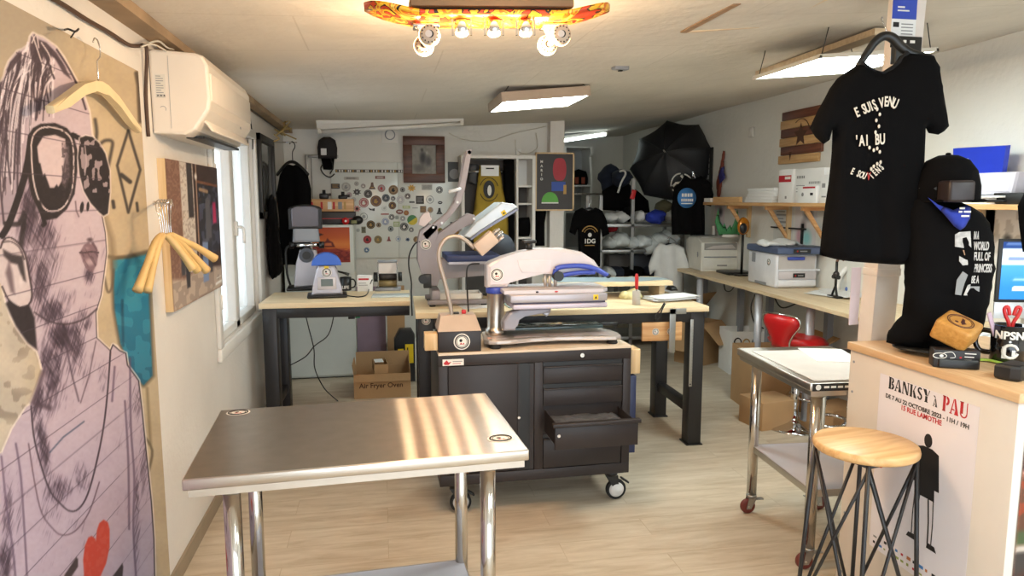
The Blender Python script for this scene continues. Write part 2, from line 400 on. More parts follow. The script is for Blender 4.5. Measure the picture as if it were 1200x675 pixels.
# ceiling: gently rising to the right, panelled
def ceil_mat():
    m = CEIL; nt = m.node_tree; N, L = nt.nodes, nt.links; b = N['Principled BSDF']
    tc = N.new('ShaderNodeTexCoord'); br = N.new('ShaderNodeTexBrick'); br.offset = .5
    br.inputs['Brick Width'].default_value = 1.2; br.inputs['Row Height'].default_value = .6; br.inputs['Scale'].default_value = 1; br.inputs['Mortar Size'].default_value = .006
    br.inputs['Mortar Smooth'].default_value = 1
    mp = N.new('ShaderNodeMapping'); L.new(tc.outputs['Object'], mp.inputs['Vector']); mp.inputs['Location'].default_value = (.3, .22, 0)
    L.new(mp.outputs['Vector'], br.inputs['Vector'])
    old = b.inputs['Base Color'].links[0].from_socket
    mx = N.new('ShaderNodeMix'); mx.data_type = 'RGBA'; mx.inputs[7].default_value = (*hx('#b3a896'), 1)
    mu = N.new('ShaderNodeMath'); mu.operation = 'MULTIPLY'; mu.inputs[1].default_value = .45
    L.new(br.outputs['Fac'], mu.inputs[0]); L.new(mu.outputs[0], mx.inputs['Factor']); L.new(old, mx.inputs[6])
    n3 = N.new('ShaderNodeTexNoise'); n3.inputs['Scale'].default_value = .9; n3.inputs['Detail'].default_value = 5; n3.inputs['Roughness'].default_value = .7
    mp2 = N.new('ShaderNodeMapping'); mp2.inputs['Scale'].default_value = (.5, 2, 1); L.new(tc.outputs['Object'], mp2.inputs['Vector']); L.new(mp2.outputs['Vector'], n3.inputs['Vector'])
    r3 = N.new('ShaderNodeValToRGB'); r3.color_ramp.elements[0].position = .58; r3.color_ramp.elements[1].position = .8; r3.color_ramp.elements[1].color = (.3, .3, .3, 1); L.new(n3.outputs['Fac'], r3.inputs['Fac'])
    m4 = N.new('ShaderNodeMix'); m4.data_type = 'RGBA'; m4.inputs[7].default_value = (*hx('#9a8f80'), 1)
    L.new(r3.outputs['Color'], m4.inputs['Factor']); L.new(mx.outputs[2], m4.inputs[6]); L.new(m4.outputs[2], b.inputs['Base Color'])
    return m
cm = ceil_mat()
g = G(); nx, ny = 34, 60; rows = []
for j in range(ny+1):
    y = -1.7+(YR+1.8)*j/ny
    rows.append([g.bm.verts.new((WL+(WR+.1-WL)*i/nx, y, cz(WL+(WR-WL)*i/nx, y)+.006*math.sin(3.1*y+1.3*i/5)*math.sin(i*.5))) for i in range(nx+1)])
top = [[g.bm.verts.new(v.co+V((0, 0, .08))) for v in r] for r in rows]
for R, fl in ((rows, 1), (top, 0)):
    for a, b in zip(R, R[1:]):
        for i in range(nx): g.bm.faces.new((a[i], b[i], b[i+1], a[i+1]) if fl else (a[i], a[i+1], b[i+1], b[i]))
g._fin(g.bm.verts[:], cm, None, True); g.fixn = False
st(g, 'ceiling')
SOFF = mat('stained_soffit_board', '#9c8468', .8, var=.25, vs=4)
st(G().b2((WL, -1.6, 2.215), (WL+.085, YB, 2.275), SOFF), 'trim_1')
SKIRT = mat('tan_baseboard', '#94846f', .6)
st(G().b2((WL, -1.6, 0), (WL+.012, YB, .075), SKIRT), 'baseboard_left')
# window: white frame, two casements
g = G(); fx0, fx1 = WL-.10, WL+.012
for a, b in (((WY0-.07, WZ0-.07), (WY1+.05, WZ0)), ((WY0-.07, WZ1), (WY1+.05, WZ1+.06)), ((WY0-.07, WZ0), (WY0, WZ1)), ((WY1, WZ0), (WY1+.05, WZ1))):
    g.b2((WL+.0005, a[0], a[1]), (fx1+.012, b[0], b[1]), PWHT, .005)
for a, b in (((WY0, WZ0), (WY1, WZ0+.05)), ((WY0, WZ1-.05), (WY1, WZ1)), ((WY0, WZ0), (WY0+.05, WZ1)), ((WY1-.05, WZ0), (WY1, WZ1)), (((WY0+WY1)/2-.055, WZ0), ((WY0+WY1)/2+.055, WZ1))):
    g.b2((fx0, a[0], a[1]), (WL-.02, b[0], b[1]), PWHT, .006)
w = st(g, 'window_1')
G().b2((WL-.075, WY0+.05, WZ0+.05), (WL-.069, WY1-.05, WZ1-.05), GLASS).ob('window_glass', w)
h = G(); ym = (WY0+WY1)/2; h.box((WL-.012, ym+.02, 1.42), (.02, .035, .09), PWHT, .006); h.tube([(WL-.003, ym+.02, 1.43), (WL+.03, ym+.02, 1.42), (WL+.034, ym+.01, 1.33)], .009, PWHT, sub=3); h.ob('window_handle', w)
h = G()
for z in (1.05, 1.75): h.cyl((WL+.024, WY0-.02, z-.04), (WL+.024, WY0-.02, z+.04), .008, PWHT)
h.ob('window_hinge', w)
# courtyard wall seen through the glass
st(G().b2((WL-3.2, 2, -.1), (WL-3.0, 9, 3.2), mat('courtyard_render', '#c4ccd0', .9)), 'wall_courtyard')

# ------------------------------------------------------------------ light
W = bpy.data.worlds.new('sky'); S.world = W; W.use_nodes = True
bg = W.node_tree.nodes['Background']; bg.inputs['Color'].default_value = (.80, .90, 1, 1); bg.inputs['Strength'].default_value = 3.4
S.view_settings.exposure = 0.32
LEDM = mat('lit_panel_diffuser', '#ffffff', .5, var=0, emit=(.88, 1, .98), es=21)
TUBEM = mat('lit_fluorescent_tube', '#ffffff', .5, var=0, emit=(.86, 1, .96), es=12)
def panel_light(cx, cy, z, w, d, tilt, label, rz=0, th=.05, fm=None):
    fm = fm or BEIGE
    t = thing('ceiling_light_panel', label, 'light', (cx, cy, z), rz, 'ceiling light panels')
    L = RY(-tilt)
    g = G(L)
    for a, b in (((-w/2, -d/2), (w/2, -d/2+.012)), ((-w/2, d/2-.012), (w/2, d/2)), ((-w/2, -d/2), (-w/2+.012, d/2)), ((w/2-.012, -d/2), (w/2, d/2))): g.b2((a[0], a[1], 0), (b[0], b[1], th), fm)
    g.b2((-w/2+.001, -d/2+.001, th-.001), (w/2-.001, d/2-.001, th+.006), fm); g.ob('frame', t)
    G(L).b2((-w/2+.012, -d/2+.012, .003), (w/2-.012, d/2-.012, .012), LEDM).ob('diffuser', t)
    g = G()
    for sx in (-1, 1):
        for sy in (-1, 1):
            p = L @ V((sx*w*.46, sy*d*.46, th+.005)); q = p+V((sx*-.03, 0, cz(cx+p.x, cy+p.y)-z-p.z)); g.cyl(p, q, .0025, BLKP, n=6)
    g.ob('suspension_wire', t)
    return t
panel_light(1.05, 4.76, 2.235, .58, .56, 5.5, 'square lit ceiling panel over the heat presses', 0, .055, mat('panel_frame_taupe', '#a3917f', .5))
panel_light(2.30, 3.335, 2.27, .62, .60, 5, 'lit ceiling panel hanging behind the post with the black t-shirt', 0, .012)
panel_light(.9, .2, 2.24, .6, .6, 3, 'unseen lit ceiling panel added for fill over the shop entrance')  # added panel out of view, fills the room from the camera side
panel_light(2.4, .6, 2.33, .6, .6, 4, 'unseen lit ceiling panel added for fill towards the sales counter')  # another added panel outside the frame, brightens the counter side
def tube_light(a, b, label, lit):
    a, b = V(a), V(b); n = (b-a).length
    t = thing('fluorescent_batten', label, 'light', a)
    R = (b-a).to_track_quat('X', 'Z').to_matrix().to_4x4()
    g = G(R); g.b2((0, -.05, .035), (n, .05, .075), GRYP if lit else PWHT, .004); g.prism([(-.05, .035), (.05, .035), (.02, .0), (-.02, .0)], n, PWHT, R.inverted() @ R @ Matrix(((0, 0, 1, 0), (1, 0, 0, 0), (0, 1, 0, 0), (0, 0, 0, 1)))); g.ob('housing', t)
    g = G(R); g.cyl((.03, 0, -.022), (n-.03, 0, -.022), .017, TUBEM if lit else PWHT); g.ob('tube', t)
    [G(R).box((x_, 0, -.012), (.03, .05, .05), BEIGE, .004).ob('tube_holder', t) for x_ in (.015, n-.015)]
tube_light(at(372, 152, Y=6.35), at(543, 142, Y=6.35), 'unlit white fluorescent batten above the sticker board', False)
tube_light(at(652, 164, Y=8.6), at(712, 155, Y=8.6), 'lit fluorescent batten in the back recess', True)
# joists / bare boards on the ceiling, fittings
def beam(p, q, w, h, m, label, name='ceiling_batten'):
    p, q = V(p), V(q); R = (q-p).to_track_quat('X', 'Z').to_matrix().to_4x4()
    o = G(T(p) @ R).b2((0, -w/2, -h), ((q-p).length, w/2, 0), m).ob(name); tag(o, label, 'batten'); return o
def cpt(px, py, dz=0):
    p = at(px, py, Z=2.3)
    for _ in range(12): p = at(px, py, Z=cz(p.x, p.y)-dz)
    return p
PALEB = wood('pale_batten', '#c4ad8c', '#d6c3a4', 'X', 3)
beam(cpt(801, 37), cpt(864, 3), .03, .006, wood('brown_batten', '#94765a', '#a88968', 'X', 3), 'short brown batten on the ceiling right of the skateboard lamp')
beam(cpt(801, 37), cpt(900, 30), .016, .006, PALEB, 'thin batten crossing under the short brown ceiling batten')
beam(cpt(900, 30), cpt(972, -4), .02, .006, PALEB, 'thin pale batten running towards the ceiling edge of the room')
a, b = cpt(893, 84, .01), cpt(1036, 33, .02)
beam(a, b, .09, .03, PALEB, 'wide pine board on the ceiling ending at the white post', 'ceiling_board')
o = G(T(cpt(727, 77)) @ RZ(12)).box((0, 0, -.012), (.09, .05, .024), GRYP, .006).box((0, 0, -.027), (.02, .02, .008), BLKP).ob('junction_box'); tag(o, 'small grey junction box on the bare ceiling', 'junction box')
# ------------------------------------------------------------------ left wall: the big portrait print
def paint_mural(u, v):
    Y = MY0+u*(MY1-MY0); Z = MZ0+v*(MZ1-MZ0)
    d = np.stack([np.full(Y.shape, WL+.002), Y, Z-EYE]); k = CF.x*d[0]+CF.y*d[1]+CF.z*d[2]
    x = 600+FPX*(CR.x*d[0]+CR.y*d[1]+CR.z*d[2])/k; y = 337.5-FPX*(CU.x*d[0]+CU.y*d[1]+CU.z*d[2])/k
    I = Ink(x, y, (186, 169, 140))
    n1 = vnoise(x/9, y/9, 1); n2 = vnoise(x/25, y/25, 2); n3 = vnoise(x/3, y/3, 3)
    I.mask((n2-.35)*.9, (170, 152, 122)); I.mask(np.clip((130-y)/80, 0, 1)*np.clip((110-x)/60, 0, 1)*.8, (156, 145, 128))
    I.mask(np.clip((60-x)/40, 0, 1)*np.clip((y-300)/60, 0, 1), (176, 166, 152)); I.mask(np.clip((60-x)/40, 0, 1)*np.clip((y-300)/60, 0, 1)*(n1 > .62)*.6, (122, 110, 98))
    I.mask(np.clip((60-x)/40, 0, 1)*np.clip((y-300)/60, 0, 1)*np.clip(n2*2-1, 0, 1)*.7, (205, 192, 172))
    # teal block and sprayed marks
    TE = [(132, 305), (150, 302), (172, 296), (178, 440), (168, 451), (158, 442), (141, 402), (134, 362)]
    I.line(TE+[TE[0]], 6, (70, 62, 50), 4, .7); I.poly(TE, (30, 122, 152), 1.5); I.mask(inside(x, y, TE)*np.clip((y-330)/110, 0, 1)*.7, (22, 78, 104)); I.mask(inside(x, y, TE)*(n1 > .55)*.35, (70, 160, 180))
    I.line([(143, 352), (144, 405)], 3, (20, 60, 80), 2, .6)
    SP = (52, 47, 43)
    I.line([(150, 153), (164, 199), (150, 249), (137, 194), (150, 153)], 3, SP, 2, .95); I.line([(142, 205), (147, 209), (152, 213)], 5, SP, 2)
    I.line([(111, 140), (113, 155), (112, 172), (122, 165), (131, 166), (130, 178), (124, 205)], 3.5, SP, 3, .9, 4); I.line([(132, 236), (133, 243)], 4, SP, 2); I.line([(160, 238), (161, 247)], 3, SP, 2)
    I.line([(123, 300), (135, 302), (152, 301), (172, 296)], 4, (88, 76, 55), 3, .8); I.line([(122, 256), (130, 280), (133, 312)], 7, (120, 102, 78), 6, .6); I.line([(122, 325), (126, 342), (131, 336), (133, 316)], 3, (96, 84, 70), 2, .8, 4)
    I.line([(159.5, 86), (162, 100), (164, 142)], 5, (70, 58, 46), 3, .9); I.line([(168, 510), (178, 528), (174, 552)], 3, (95, 84, 66), 2, .8, 4); I.line([(172, 455), (176, 520)], 3, (105, 88, 60), 3, .6)
    # figure
    B = [(-300, 1400), (-300, 560), (2, 531), (14, 503), (30, 478), (35, 474), (43, 455), (50, 436), (46, 420), (43, 411), (32, 402), (20, 385), (12, 370), (6, 352), (2, 330), (-300, 300), (-300, 108), (0, 100), (5, 88), (6, 82), (10, 72), (20, 60), (26, 58), (33, 53), (35, 43), (38, 39), (44, 42), (50, 44), (65, 55), (74, 67), (82, 82), (90, 96), (98, 113), (104, 131), (107, 158), (117, 180), (119, 252), (123, 273), (124.5, 296), (121.5, 321), (118, 346), (116, 352), (112, 366), (113, 396), (121, 404), (129, 411), (132, 404), (136, 406), (140, 411), (147, 414), (149, 428), (158, 440), (162, 446), (166, 480), (170.5, 525), (177, 588), (180, 631), (181, 675), (190, 1400)]
    BI = inside(x, y, B).astype(float); LIL = (190, 174, 183)
    I.line(B, 4.2, (225, 214, 208), 1.2, .75); I.poly(B, LIL, .5); I.mask(BI*np.clip((y-380)/200, 0, 1)*.8, (178, 162, 180)); I.mask(BI*np.clip((75-x)/60, 0, 1)*np.clip((200-y)/120, 0, 1)*.5, (215, 206, 214))
    I.line([(119, 252), (123, 273), (124.5, 296), (121.5, 321), (118, 346), (112, 366), (113, 396), (129, 411)], 1.2, (60, 50, 55), .8, .9); I.line([(129, 411), (132, 404), (140, 411), (147, 414), (149, 428), (162, 446), (166, 480), (170.5, 525), (177, 588), (180, 631), (181, 680)], 1.6, (52, 44, 52), .8, .9)
    # soft pencil shade: a density field rendered as hatching
    D = np.zeros(x.shape)
    def sh(cx, cy, rx, ry, a, rot=0):
        c, q = math.cos(math.radians(rot)), math.sin(math.radians(rot)); dx, dy = x-cx, y-cy
        D[:] = np.maximum(D, a*np.clip(1.35-np.hypot((dx*c+dy*q)/rx, (-dx*q+dy*c)/ry), 0, 1))
    for q in ((34, 250, 16, 60, .9, 5), (30, 330, 14, 50, .8), (20, 120, 14, 60, .6), (52, 300, 26, 70, .6, 5), (84, 420, 34, 40, .45), (62, 440, 14, 60, .75, 8), (120, 440, 10, 30, .4), (50, 275, 22, 34, .75, 10), (48, 330, 16, 45, .8, 5), (60, 365, 22, 22, .85, 20), (75, 350, 20, 18, .5), (72, 395, 20, 26, 1.0), (55, 420, 14, 30, .8), (88, 400, 14, 40, .75), (98, 375, 16, 22, .6), (70, 450, 22, 40, .45), (100, 440, 10, 40, .4), (45, 470, 8, 30, .8, 12), (50, 520, 9, 50, .8, -8), (68, 575, 22, 22, .7), (95, 560, 14, 30, .5), (30, 205, 12, 40, .5), (38, 300, 12, 30, .6), (104, 322, 8, 14, .8), (107, 345, 12, 12, .35), (22, 600, 5, 80, .45), (160, 470, 8, 30, .55), (168, 545, 9, 60, .5), (160, 600, 5, 90, .6), (151, 480, 4, 50, .4), (8, 600, 10, 60, .6), (6, 660, 12, 40, .8), (60, 600, 20, 20, .4), (92, 615, 20, 14, .35), (90, 250, 4, 18, .35), (120, 300, 4, 40, .3)): sh(*q)
    D = np.maximum(D, .22*vnoise(x/14, y/20, 12)+.05)
    hat = vnoise((x*.95+y*.28)*.9, (y*.95-x*.28)*.09, 5); hat2 = vnoise((x*.85-y*.5)*.8, (y*.85+x*.5)*.08, 6)
    I.mask(BI*np.clip(D*.42, 0, 1), (130, 108, 132)); I.mask(BI*np.clip((D-.55*hat-.12)*1.9, 0, 1)*.85, (58, 44, 58)); I.mask(BI*np.clip((D-.85*hat2-.25)*2, 0, 1)*.7, (40, 30, 40))
    # hair
    R = random.Random(5); HD = (58, 46, 56)
    I.poly([(-40, 110), (4, 92), (16, 64), (34, 52), (42, 62), (38, 95), (31, 140), (30, 170), (24, 215), (12, 258), (-40, 280)], (150, 136, 148), 4, .75)
    for k in range(230):
        t = R.random(); sx, sy = [(5, 95), (14, 70), (26, 60), (36, 50), (46, 48), (58, 56)][min(5, int(t*6))]; sx += R.uniform(-5, 5); sy += R.uniform(0, 40)
        ex = sx-R.uniform(2, 18)-(6 if t < .6 else -2); ey = sy+R.uniform(50, 150) if t < .65 else sy+R.uniform(20, 60)
        mx = (sx+ex)/2-R.uniform(0, 5)
        I.line([(sx, sy), (mx, (sy+ey)/2-6), (ex, ey)], R.uniform(.8, 2.8), HD if R.random() < .62 else (226, 216, 224), .8, .75, 5)
    for P in ([(34, 56), (36, 43), (40, 40), (43, 44), (52, 60), (46, 75), (41, 92), (42, 75), (36, 68)], [(45, 46), (54, 50), (66, 62), (77, 80), (66, 70), (60, 66), (56, 76), (50, 64)], [(7, 82), (12, 72), (22, 60), (24, 66), (16, 78), (10, 86)], [(60, 62), (72, 72), (84, 94), (74, 86)]): I.poly(P, HD, 1, .9)
    for P in ([(52, 62), (58, 78), (63, 92)], [(47, 66), (45, 82), (42, 95)], [(66, 58), (80, 80), (92, 104), (100, 128)], [(0, 100), (-4, 160), (0, 220), (4, 262)], [(6, 130), (8, 180), (12, 215)]): I.line(P, 2.4, HD, 1, .9, 5)
    for P in ([(38, 42), (44, 60), (50, 78)], [(48, 50), (58, 66), (62, 86)], [(37, 50), (42, 41), (45, 56)]): I.line(P, 1.4, (215, 203, 205), .8, .9, 4)
    # glasses
    K = (28, 22, 26)
    I.line([(36, 160), (31, 195), (22, 228), (10, 262), (2, 276)], 8, K, 1, 1, 5); I.line([(6, 262), (22, 262), (28, 250), (24, 285), (18, 300)], 6, K, 2, .8, 4)
    OL = [(33, 158), (38, 150), (47, 145), (64, 144), (78, 150), (86, 160), (90, 175), (90, 201), (87, 227), (78, 245), (66, 256), (54, 258), (46, 250), (36, 228), (31, 200), (31, 178)]
    I.poly(OL, K, .8); I.line([(36, 170), (39, 158), (48, 150), (63, 149.5), (76, 155), (84, 166), (86, 190), (84, 222), (76, 240), (66, 247), (54, 246), (44, 232), (38, 206), (36, 170)], 1.8, (205, 190, 190), .7, .95, 4)
    I.poly([(43, 172), (50, 160), (64, 158), (76, 163), (77, 180), (73, 200), (72, 212), (68, 219), (66, 216), (63, 220), (58, 220), (56, 214), (52, 203), (50, 206), (47, 192), (45, 190)], (196, 178, 182), .8); I.poly([(73, 166), (80, 172), (81, 205), (76, 220), (72, 214), (75, 190)], (120, 104, 112), 2, .8); I.mask(inside(x, y, OL)*(x > 72)*(n3 > .6)*.6, (40, 32, 38))
    I.line([(85, 158), (94, 163), (102, 164)], 6, K, 1); I.line([(87, 172), (90, 180), (88, 192)], 3, K, 1); I.line([(45, 237), (52, 262), (50, 264)], 5, K, 1.5)
    OR = [(93, 162), (100, 159), (108, 160.5), (116, 168), (123, 180), (128, 200), (128.5, 225), (126, 250), (121, 253), (116, 249), (106, 238), (98, 224), (93, 205), (91, 185)]
    I.line(OR+[OR[0]], 3, (220, 208, 205), .8, .7); I.poly(OR, K, .8); I.mask(inside(x, y, OR)*(y < 226)*(vnoise(x/3.2, y/8, 9) > .66)*.85, (165, 150, 156)); I.line([(99, 170), (101, 190), (99, 205)], 1.5, (175, 160, 165), 1, .8)
    # nose, lips, ear
    I.blob(95.5, 243, 2.6, 7.5, K, 1, 8, .75); I.blob(102.6, 242, 2.0, 6.5, K, 1, 5, .75); I.line([(88, 236), (89, 247), (92, 254)], 1.6, (90, 74, 84), 1, .8); I.line([(104, 266), (107, 280)], 1, (150, 130, 140), 1, .6)
    I.poly([(93, 296), (98, 287), (103, 284), (106, 286), (109, 284), (113, 290), (115, 297), (113, 310), (108, 319), (102, 317), (97, 307)], (118, 94, 104), 1); I.blob(105, 307, 8, 6, (176, 154, 160), .85); I.blob(101, 291, 5, 3, (160, 136, 144), .6); I.line([(93, 296), (100, 296), (106, 295), (115, 296)], 1.8, (52, 38, 46), .8, .9, 4); I.blob(105, 281, 5, 3.5, (70, 54, 62), .9); I.mask(inside(x, y, [(93, 296), (98, 287), (103, 284), (109, 284), (113, 290), (115, 297), (113, 310), (108, 319), (102, 317), (97, 307)])*(hat2 > .62)*.6, (80, 60, 70))
    I.poly([(0, 292), (4, 280), (12, 278), (22, 286), (29, 298), (33, 318), (37, 345), (33, 357), (22, 360), (10, 352), (2, 336), (-20, 300)], (198, 184, 186), 1); I.line([(0, 291), (4, 281), (12, 278.5), (22, 286), (29, 298), (33, 318), (37, 345), (33, 357), (22, 360), (10, 352), (2, 336)], 2.2, (48, 36, 42), 1, .9, 4); I.line([(2, 284), (12, 283), (22, 290), (28, 304)], 2, (64, 52, 58), 1, .8, 4); I.poly([(3, 292), (14, 298), (26, 300), (30, 330), (26, 328), (20, 310), (12, 308), (4, 300)], K, 1.5, .85); I.poly([(10, 305), (14, 320), (17, 345), (12, 342), (6, 320)], (88, 72, 80), 2, .8); I.blob(24, 330, 4, 10, (214, 202, 202), .7)
    I.poly([(6, 356), (10, 352), (22, 360), (34, 358), (40, 372), (41, 385), (43, 410), (32, 402), (18, 382)], K, 1.5, .95); I.line([(40, 366), (56, 376), (76, 380), (98, 374), (113, 362)], 2, (48, 36, 44), 1.5, .8, 4); I.line([(50, 436), (44, 455), (38, 472), (58, 478)], 6, (64, 48, 60), 4, .7)
    I.line([(76, 400), (84, 440), (92, 470)], 2, (70, 54, 68), 1.5, .7); I.line([(112, 400), (104, 440), (94, 472)], 1.5, (80, 64, 76), 1.2, .7); I.line([(58, 530), (74, 512), (98, 494)], 2, (58, 70, 92), 1, .7)
    # shirt neckline and folds
    I.line([(36, 476), (39, 510), (46, 540), (58, 575), (72, 592), (82, 599), (92, 596), (102, 580), (112, 545), (121, 500), (126, 455), (129, 412)], 2, (50, 38, 50), .9, .95, 4)
    I.line([(33, 520), (40, 565), (48, 600), (60, 618), (72, 627), (88, 622), (104, 600), (116, 565)], 1.6, (88, 66, 80), 1, .85, 4)
    for P in ([(18, 520), (24, 560), (28, 620), (32, 690)], [(146, 470), (150, 540), (151, 620)], [(134, 430), (131, 470)], [(1, 535), (8, 600), (14, 640), (19, 690)], [(152, 420), (153, 500), (157, 560), (156, 620), (160, 690)]): I.line(P, 2.4, (92, 74, 96), 1.6, .75, 4)
    # tile joints run level across the figure
    zl = np.abs((Z/.098) % 1-.5); I.mask(BI*np.clip((.5-zl-.0)*0+np.clip((zl-.478)/.012, 0, 1), 0, 1)*.62*(1-.5*(x > 140)), (66, 52, 66))
    # lettering of the shirt: I, heart, A
    I.poly([(72, 690), (75, 674), (89, 653), (91, 655), (91, 664), (83, 676), (84, 690)], (58, 46, 50), .8)
    I.poly([(98, 690), (98, 672), (97, 656), (99, 640), (103, 630), (107, 628), (111, 631), (112, 634), (113, 622), (116, 613), (121, 609), (126, 612), (128, 620), (128, 641), (124, 660), (117, 676), (110, 690)], (184, 62, 48), .8); I.mask(inside(x, y, [(98, 690), (97, 640), (107, 628), (112, 634), (121, 609), (128, 620), (128, 641), (110, 690)])*(n3 > .6)*.18, (215, 110, 90))
    I.poly([(129, 690), (131, 676), (138, 667), (143, 660), (144, 664), (142, 690)], (54, 42, 46), .8)
    I.mask(n3*.1, (120, 100, 110))
    return I.out()
MY0, MY1, MZ0, MZ1 = 1.15, 2.925, .045, 2.075
sheet('portrait_print', FR('+X', (WL+.003, MY0, MZ0)), MY1-MY0, MZ1-MZ0, 460, 640, paint_mural, MATTE)
mur = tag(bpy.data.objects['portrait_print'], 'tall street-art print of a short-haired child in big dark sunglasses on the left wall', 'wall print')

# wooden hanger on a hook, high on the print
def hanger(name, M, label=None, cat='clothes hanger', m=HANGW, w=.44, hook=CHROME, flat=.012, group=None, ys=1):
    t = thing(name, label, cat, (0, 0, 0), 0, group)
    P = []
    up = [(-.5, -.135), (-.36, -.085), (-.2, -.02), (-.07, .012), (0, .018)]; lo = [(0, -.022), (-.07, -.03), (-.2, -.062), (-.36, -.125), (-.49, -.162)]
    half = [(x*w, y*ys) for x, y in up]; hl = [(x*w, y*ys) for x, y in lo]
    P = half+[(-x, y) for x, y in half[-2::-1]]+[(-x, y) for x, y in hl[::-1]][:-1]+hl
    G(M).prism(P, flat*2, m, T((0, 0, -flat)), bev=flat*.6).ob('shoulder_bar', t)
    h = [(0, .015, 0), (0, .06, 0), (.004, .075, 0), (.03, .09, 0), (.036, .115, 0), (.02, .136, 0), (-.006, .138, 0), (-.022, .124, 0)]
    G(M).tube(h, .0022, hook, sub=4, n=8).ob('hook', t)
    return t
pr_, pl_ = at(162, 148, X=WL+.03), at(57, 128, X=WL+.06); ax = pr_-pl_; ax.z = 0; ax.normalize(); nz = ax.cross(V((0, 0, 1))); pc_ = (pr_+pl_)/2; pc_.z = at(97, 93, X=pc_.x).z
HM = Matrix(((ax.x, 0, nz.x, pc_.x), (ax.y, 0, nz.y, pc_.y), (0, 1, 0, pc_.z), (0, 0, 0, 1)))
hanger('clothes_hanger', HM @ RZ(1.5), 'blond wooden hanger hooked alone over the portrait print', w=(pr_-pl_).length, ys=.72)
o = G().tube([at(76, 35, X=WL), at(80, 34, X=WL+.05), at(88, 37, X=WL+.06), at(92, 34, X=WL+.055)], .003, BLKP, sub=3).tube([at(88, 37, X=WL+.06), at(83, 44, X=WL+.06)], .002, BLKP).ob('wire_hook'); tag(o, 'twisted dark wire hook above the portrait print', 'hook')

# air conditioner
AY0, AY1 = 3.06, 3.97
t = thing('air_conditioner', 'white wall air conditioner above the window', 'air conditioner', (0, 0, 0))
pr = [(0, 1.86), (0, 2.175), (.02, 2.185), (.17, 2.175), (.20, 2.165), (.218, 2.13), (.222, 2.0), (.215, 1.955), (.16, 1.875), (.12, 1.855)]
Mx = Matrix(((1, 0, 0, WL+.001), (0, 0, -1, AY1), (0, 1, 0, 0), (0, 0, 0, 1)))
ACW = mat('air_conditioner_plastic', '#e2d8ca', .3, var=.02)
G(Mx).prism(pr, AY1-AY0, ACW, bev=.012).ob('body', t)
g = G(); g.b2((WL+.204, AY0+.02, 1.99), (WL+.2255, AY1-.02, 2.10), ACW, .004); g.ob('front_cover', t)
g = G(T((WL+.186, 0, 1.918)) @ RY(-35.5)); g.b2((-.006, AY0+.05, -.052), (.004, AY1-.04, .044), ACW, .006); g.ob('louvre', t)
G(T((WL+.115, 0, 1.858))).b2((-.02, AY0+.12, -.006), (.05, AY1-.05, .004), BLKP).ob('outlet_slot', t)
g = G(FR('-Y', (WL, AY0-.0008, 0)))
g.b2((.021, 1.998, 0), (.058, 2.088, .0006), mat('label_film', '#d9d3c6', .5))
for k in range(9): g.b2((.024, 2.082-k*.009, .0006), (.024+.03*(.6+.4*math.sin(k*2.1)**2), 2.079-k*.009, .001), INKG)
g.b2((.023, 2.000, .0006), (.056, 2.001, .001), INKB)
for k in range(3): g.prism([(.025+k*.012, 2.004), (.033+k*.012, 2.004), (.029+k*.012, 2.011)], .0004, INKB, z0=.0006)
g.ob('rating_label', t)
g = G(FR('-Y', (WL, AY0-.0005, 0))); g.tube([(.045+.011*math.cos(a), 1.955+.011*math.sin(a), 0) for a in np.linspace(-.6, 2.6, 12)], .0009, GRYP, n=5); g.b2((.0715, 1.88, -.001), (.0725, 2.16, .0006), GRYP); g.ob('knockout_ring', t)
G(FR('+X', (WL+.2235, 0, 0))).sph((AY1-.28, 1.945, -.004), (.007, .007, .002), GRYP).ob('indicator', t)
# cables by the ceiling
o = G().tube([at(40, -14, X=WL+.012), at(75, 6, X=WL+.012), at(100, 22, X=WL+.014), at(128, 38, X=WL+.014), at(150, 52, X=WL+.014), at(162, 54, X=WL+.02), at(168, 53, X=WL+.02), at(172, 60, X=WL+.02), at(171, 110, X=WL+.008), at(174, 160, X=WL+.008)], .007, mat('brown_cable', '#4a3426', .6), sub=5).ob('power_cable'); tag(o, 'dark brown cable drooping along the left wall to the air conditioner', 'cable')
o = G().tube([at(168, 53, X=WL+.03), at(185, 48, X=WL+.05), at(196, 56, X=WL+.06), at(205, 58, X=WL+.05)], .004, BEIGE, sub=4).tube([at(165, 55, X=WL+.03), at(180, 52, X=WL+.06), at(200, 63, X=WL+.07)], .003, BEIGE, sub=4).ob('loose_wires'); tag(o, 'bundle of thin beige wires behind the top of the air conditioner', 'wires')
o = G().tube([at(292, 130, X=WL+.01), at(296, 160, X=WL+.01), at(296, 175, X=WL+.01)], .004, BLKP, sub=3).tube([at(292, 126, X=WL+.02), at(312, 142, X=WL+.02), at(335, 158, X=WL+.02)], .005, BLKP, sub=3).ob('black_cable'); tag(o, 'black cable on the left wall behind the air conditioner', 'cable')
g = G(); R = random.Random(2)
for k in range(9): q = at(322+R.uniform(-8, 10), 151+R.uniform(-7, 8), X=WL+.05); g.tube([q, q+V((R.uniform(-.05, .12), R.uniform(-.1, .1), R.uniform(-.06, .05))), q+V((R.uniform(0, .15), R.uniform(-.1, .1), R.uniform(-.08, .08)))], .006, mat('straw_fibre', '#b39a63', .9), sub=3, n=5)
tag(g.ob('straw_tuft'), 'tuft of dry straw in the far left corner under the ceiling', 'straw')

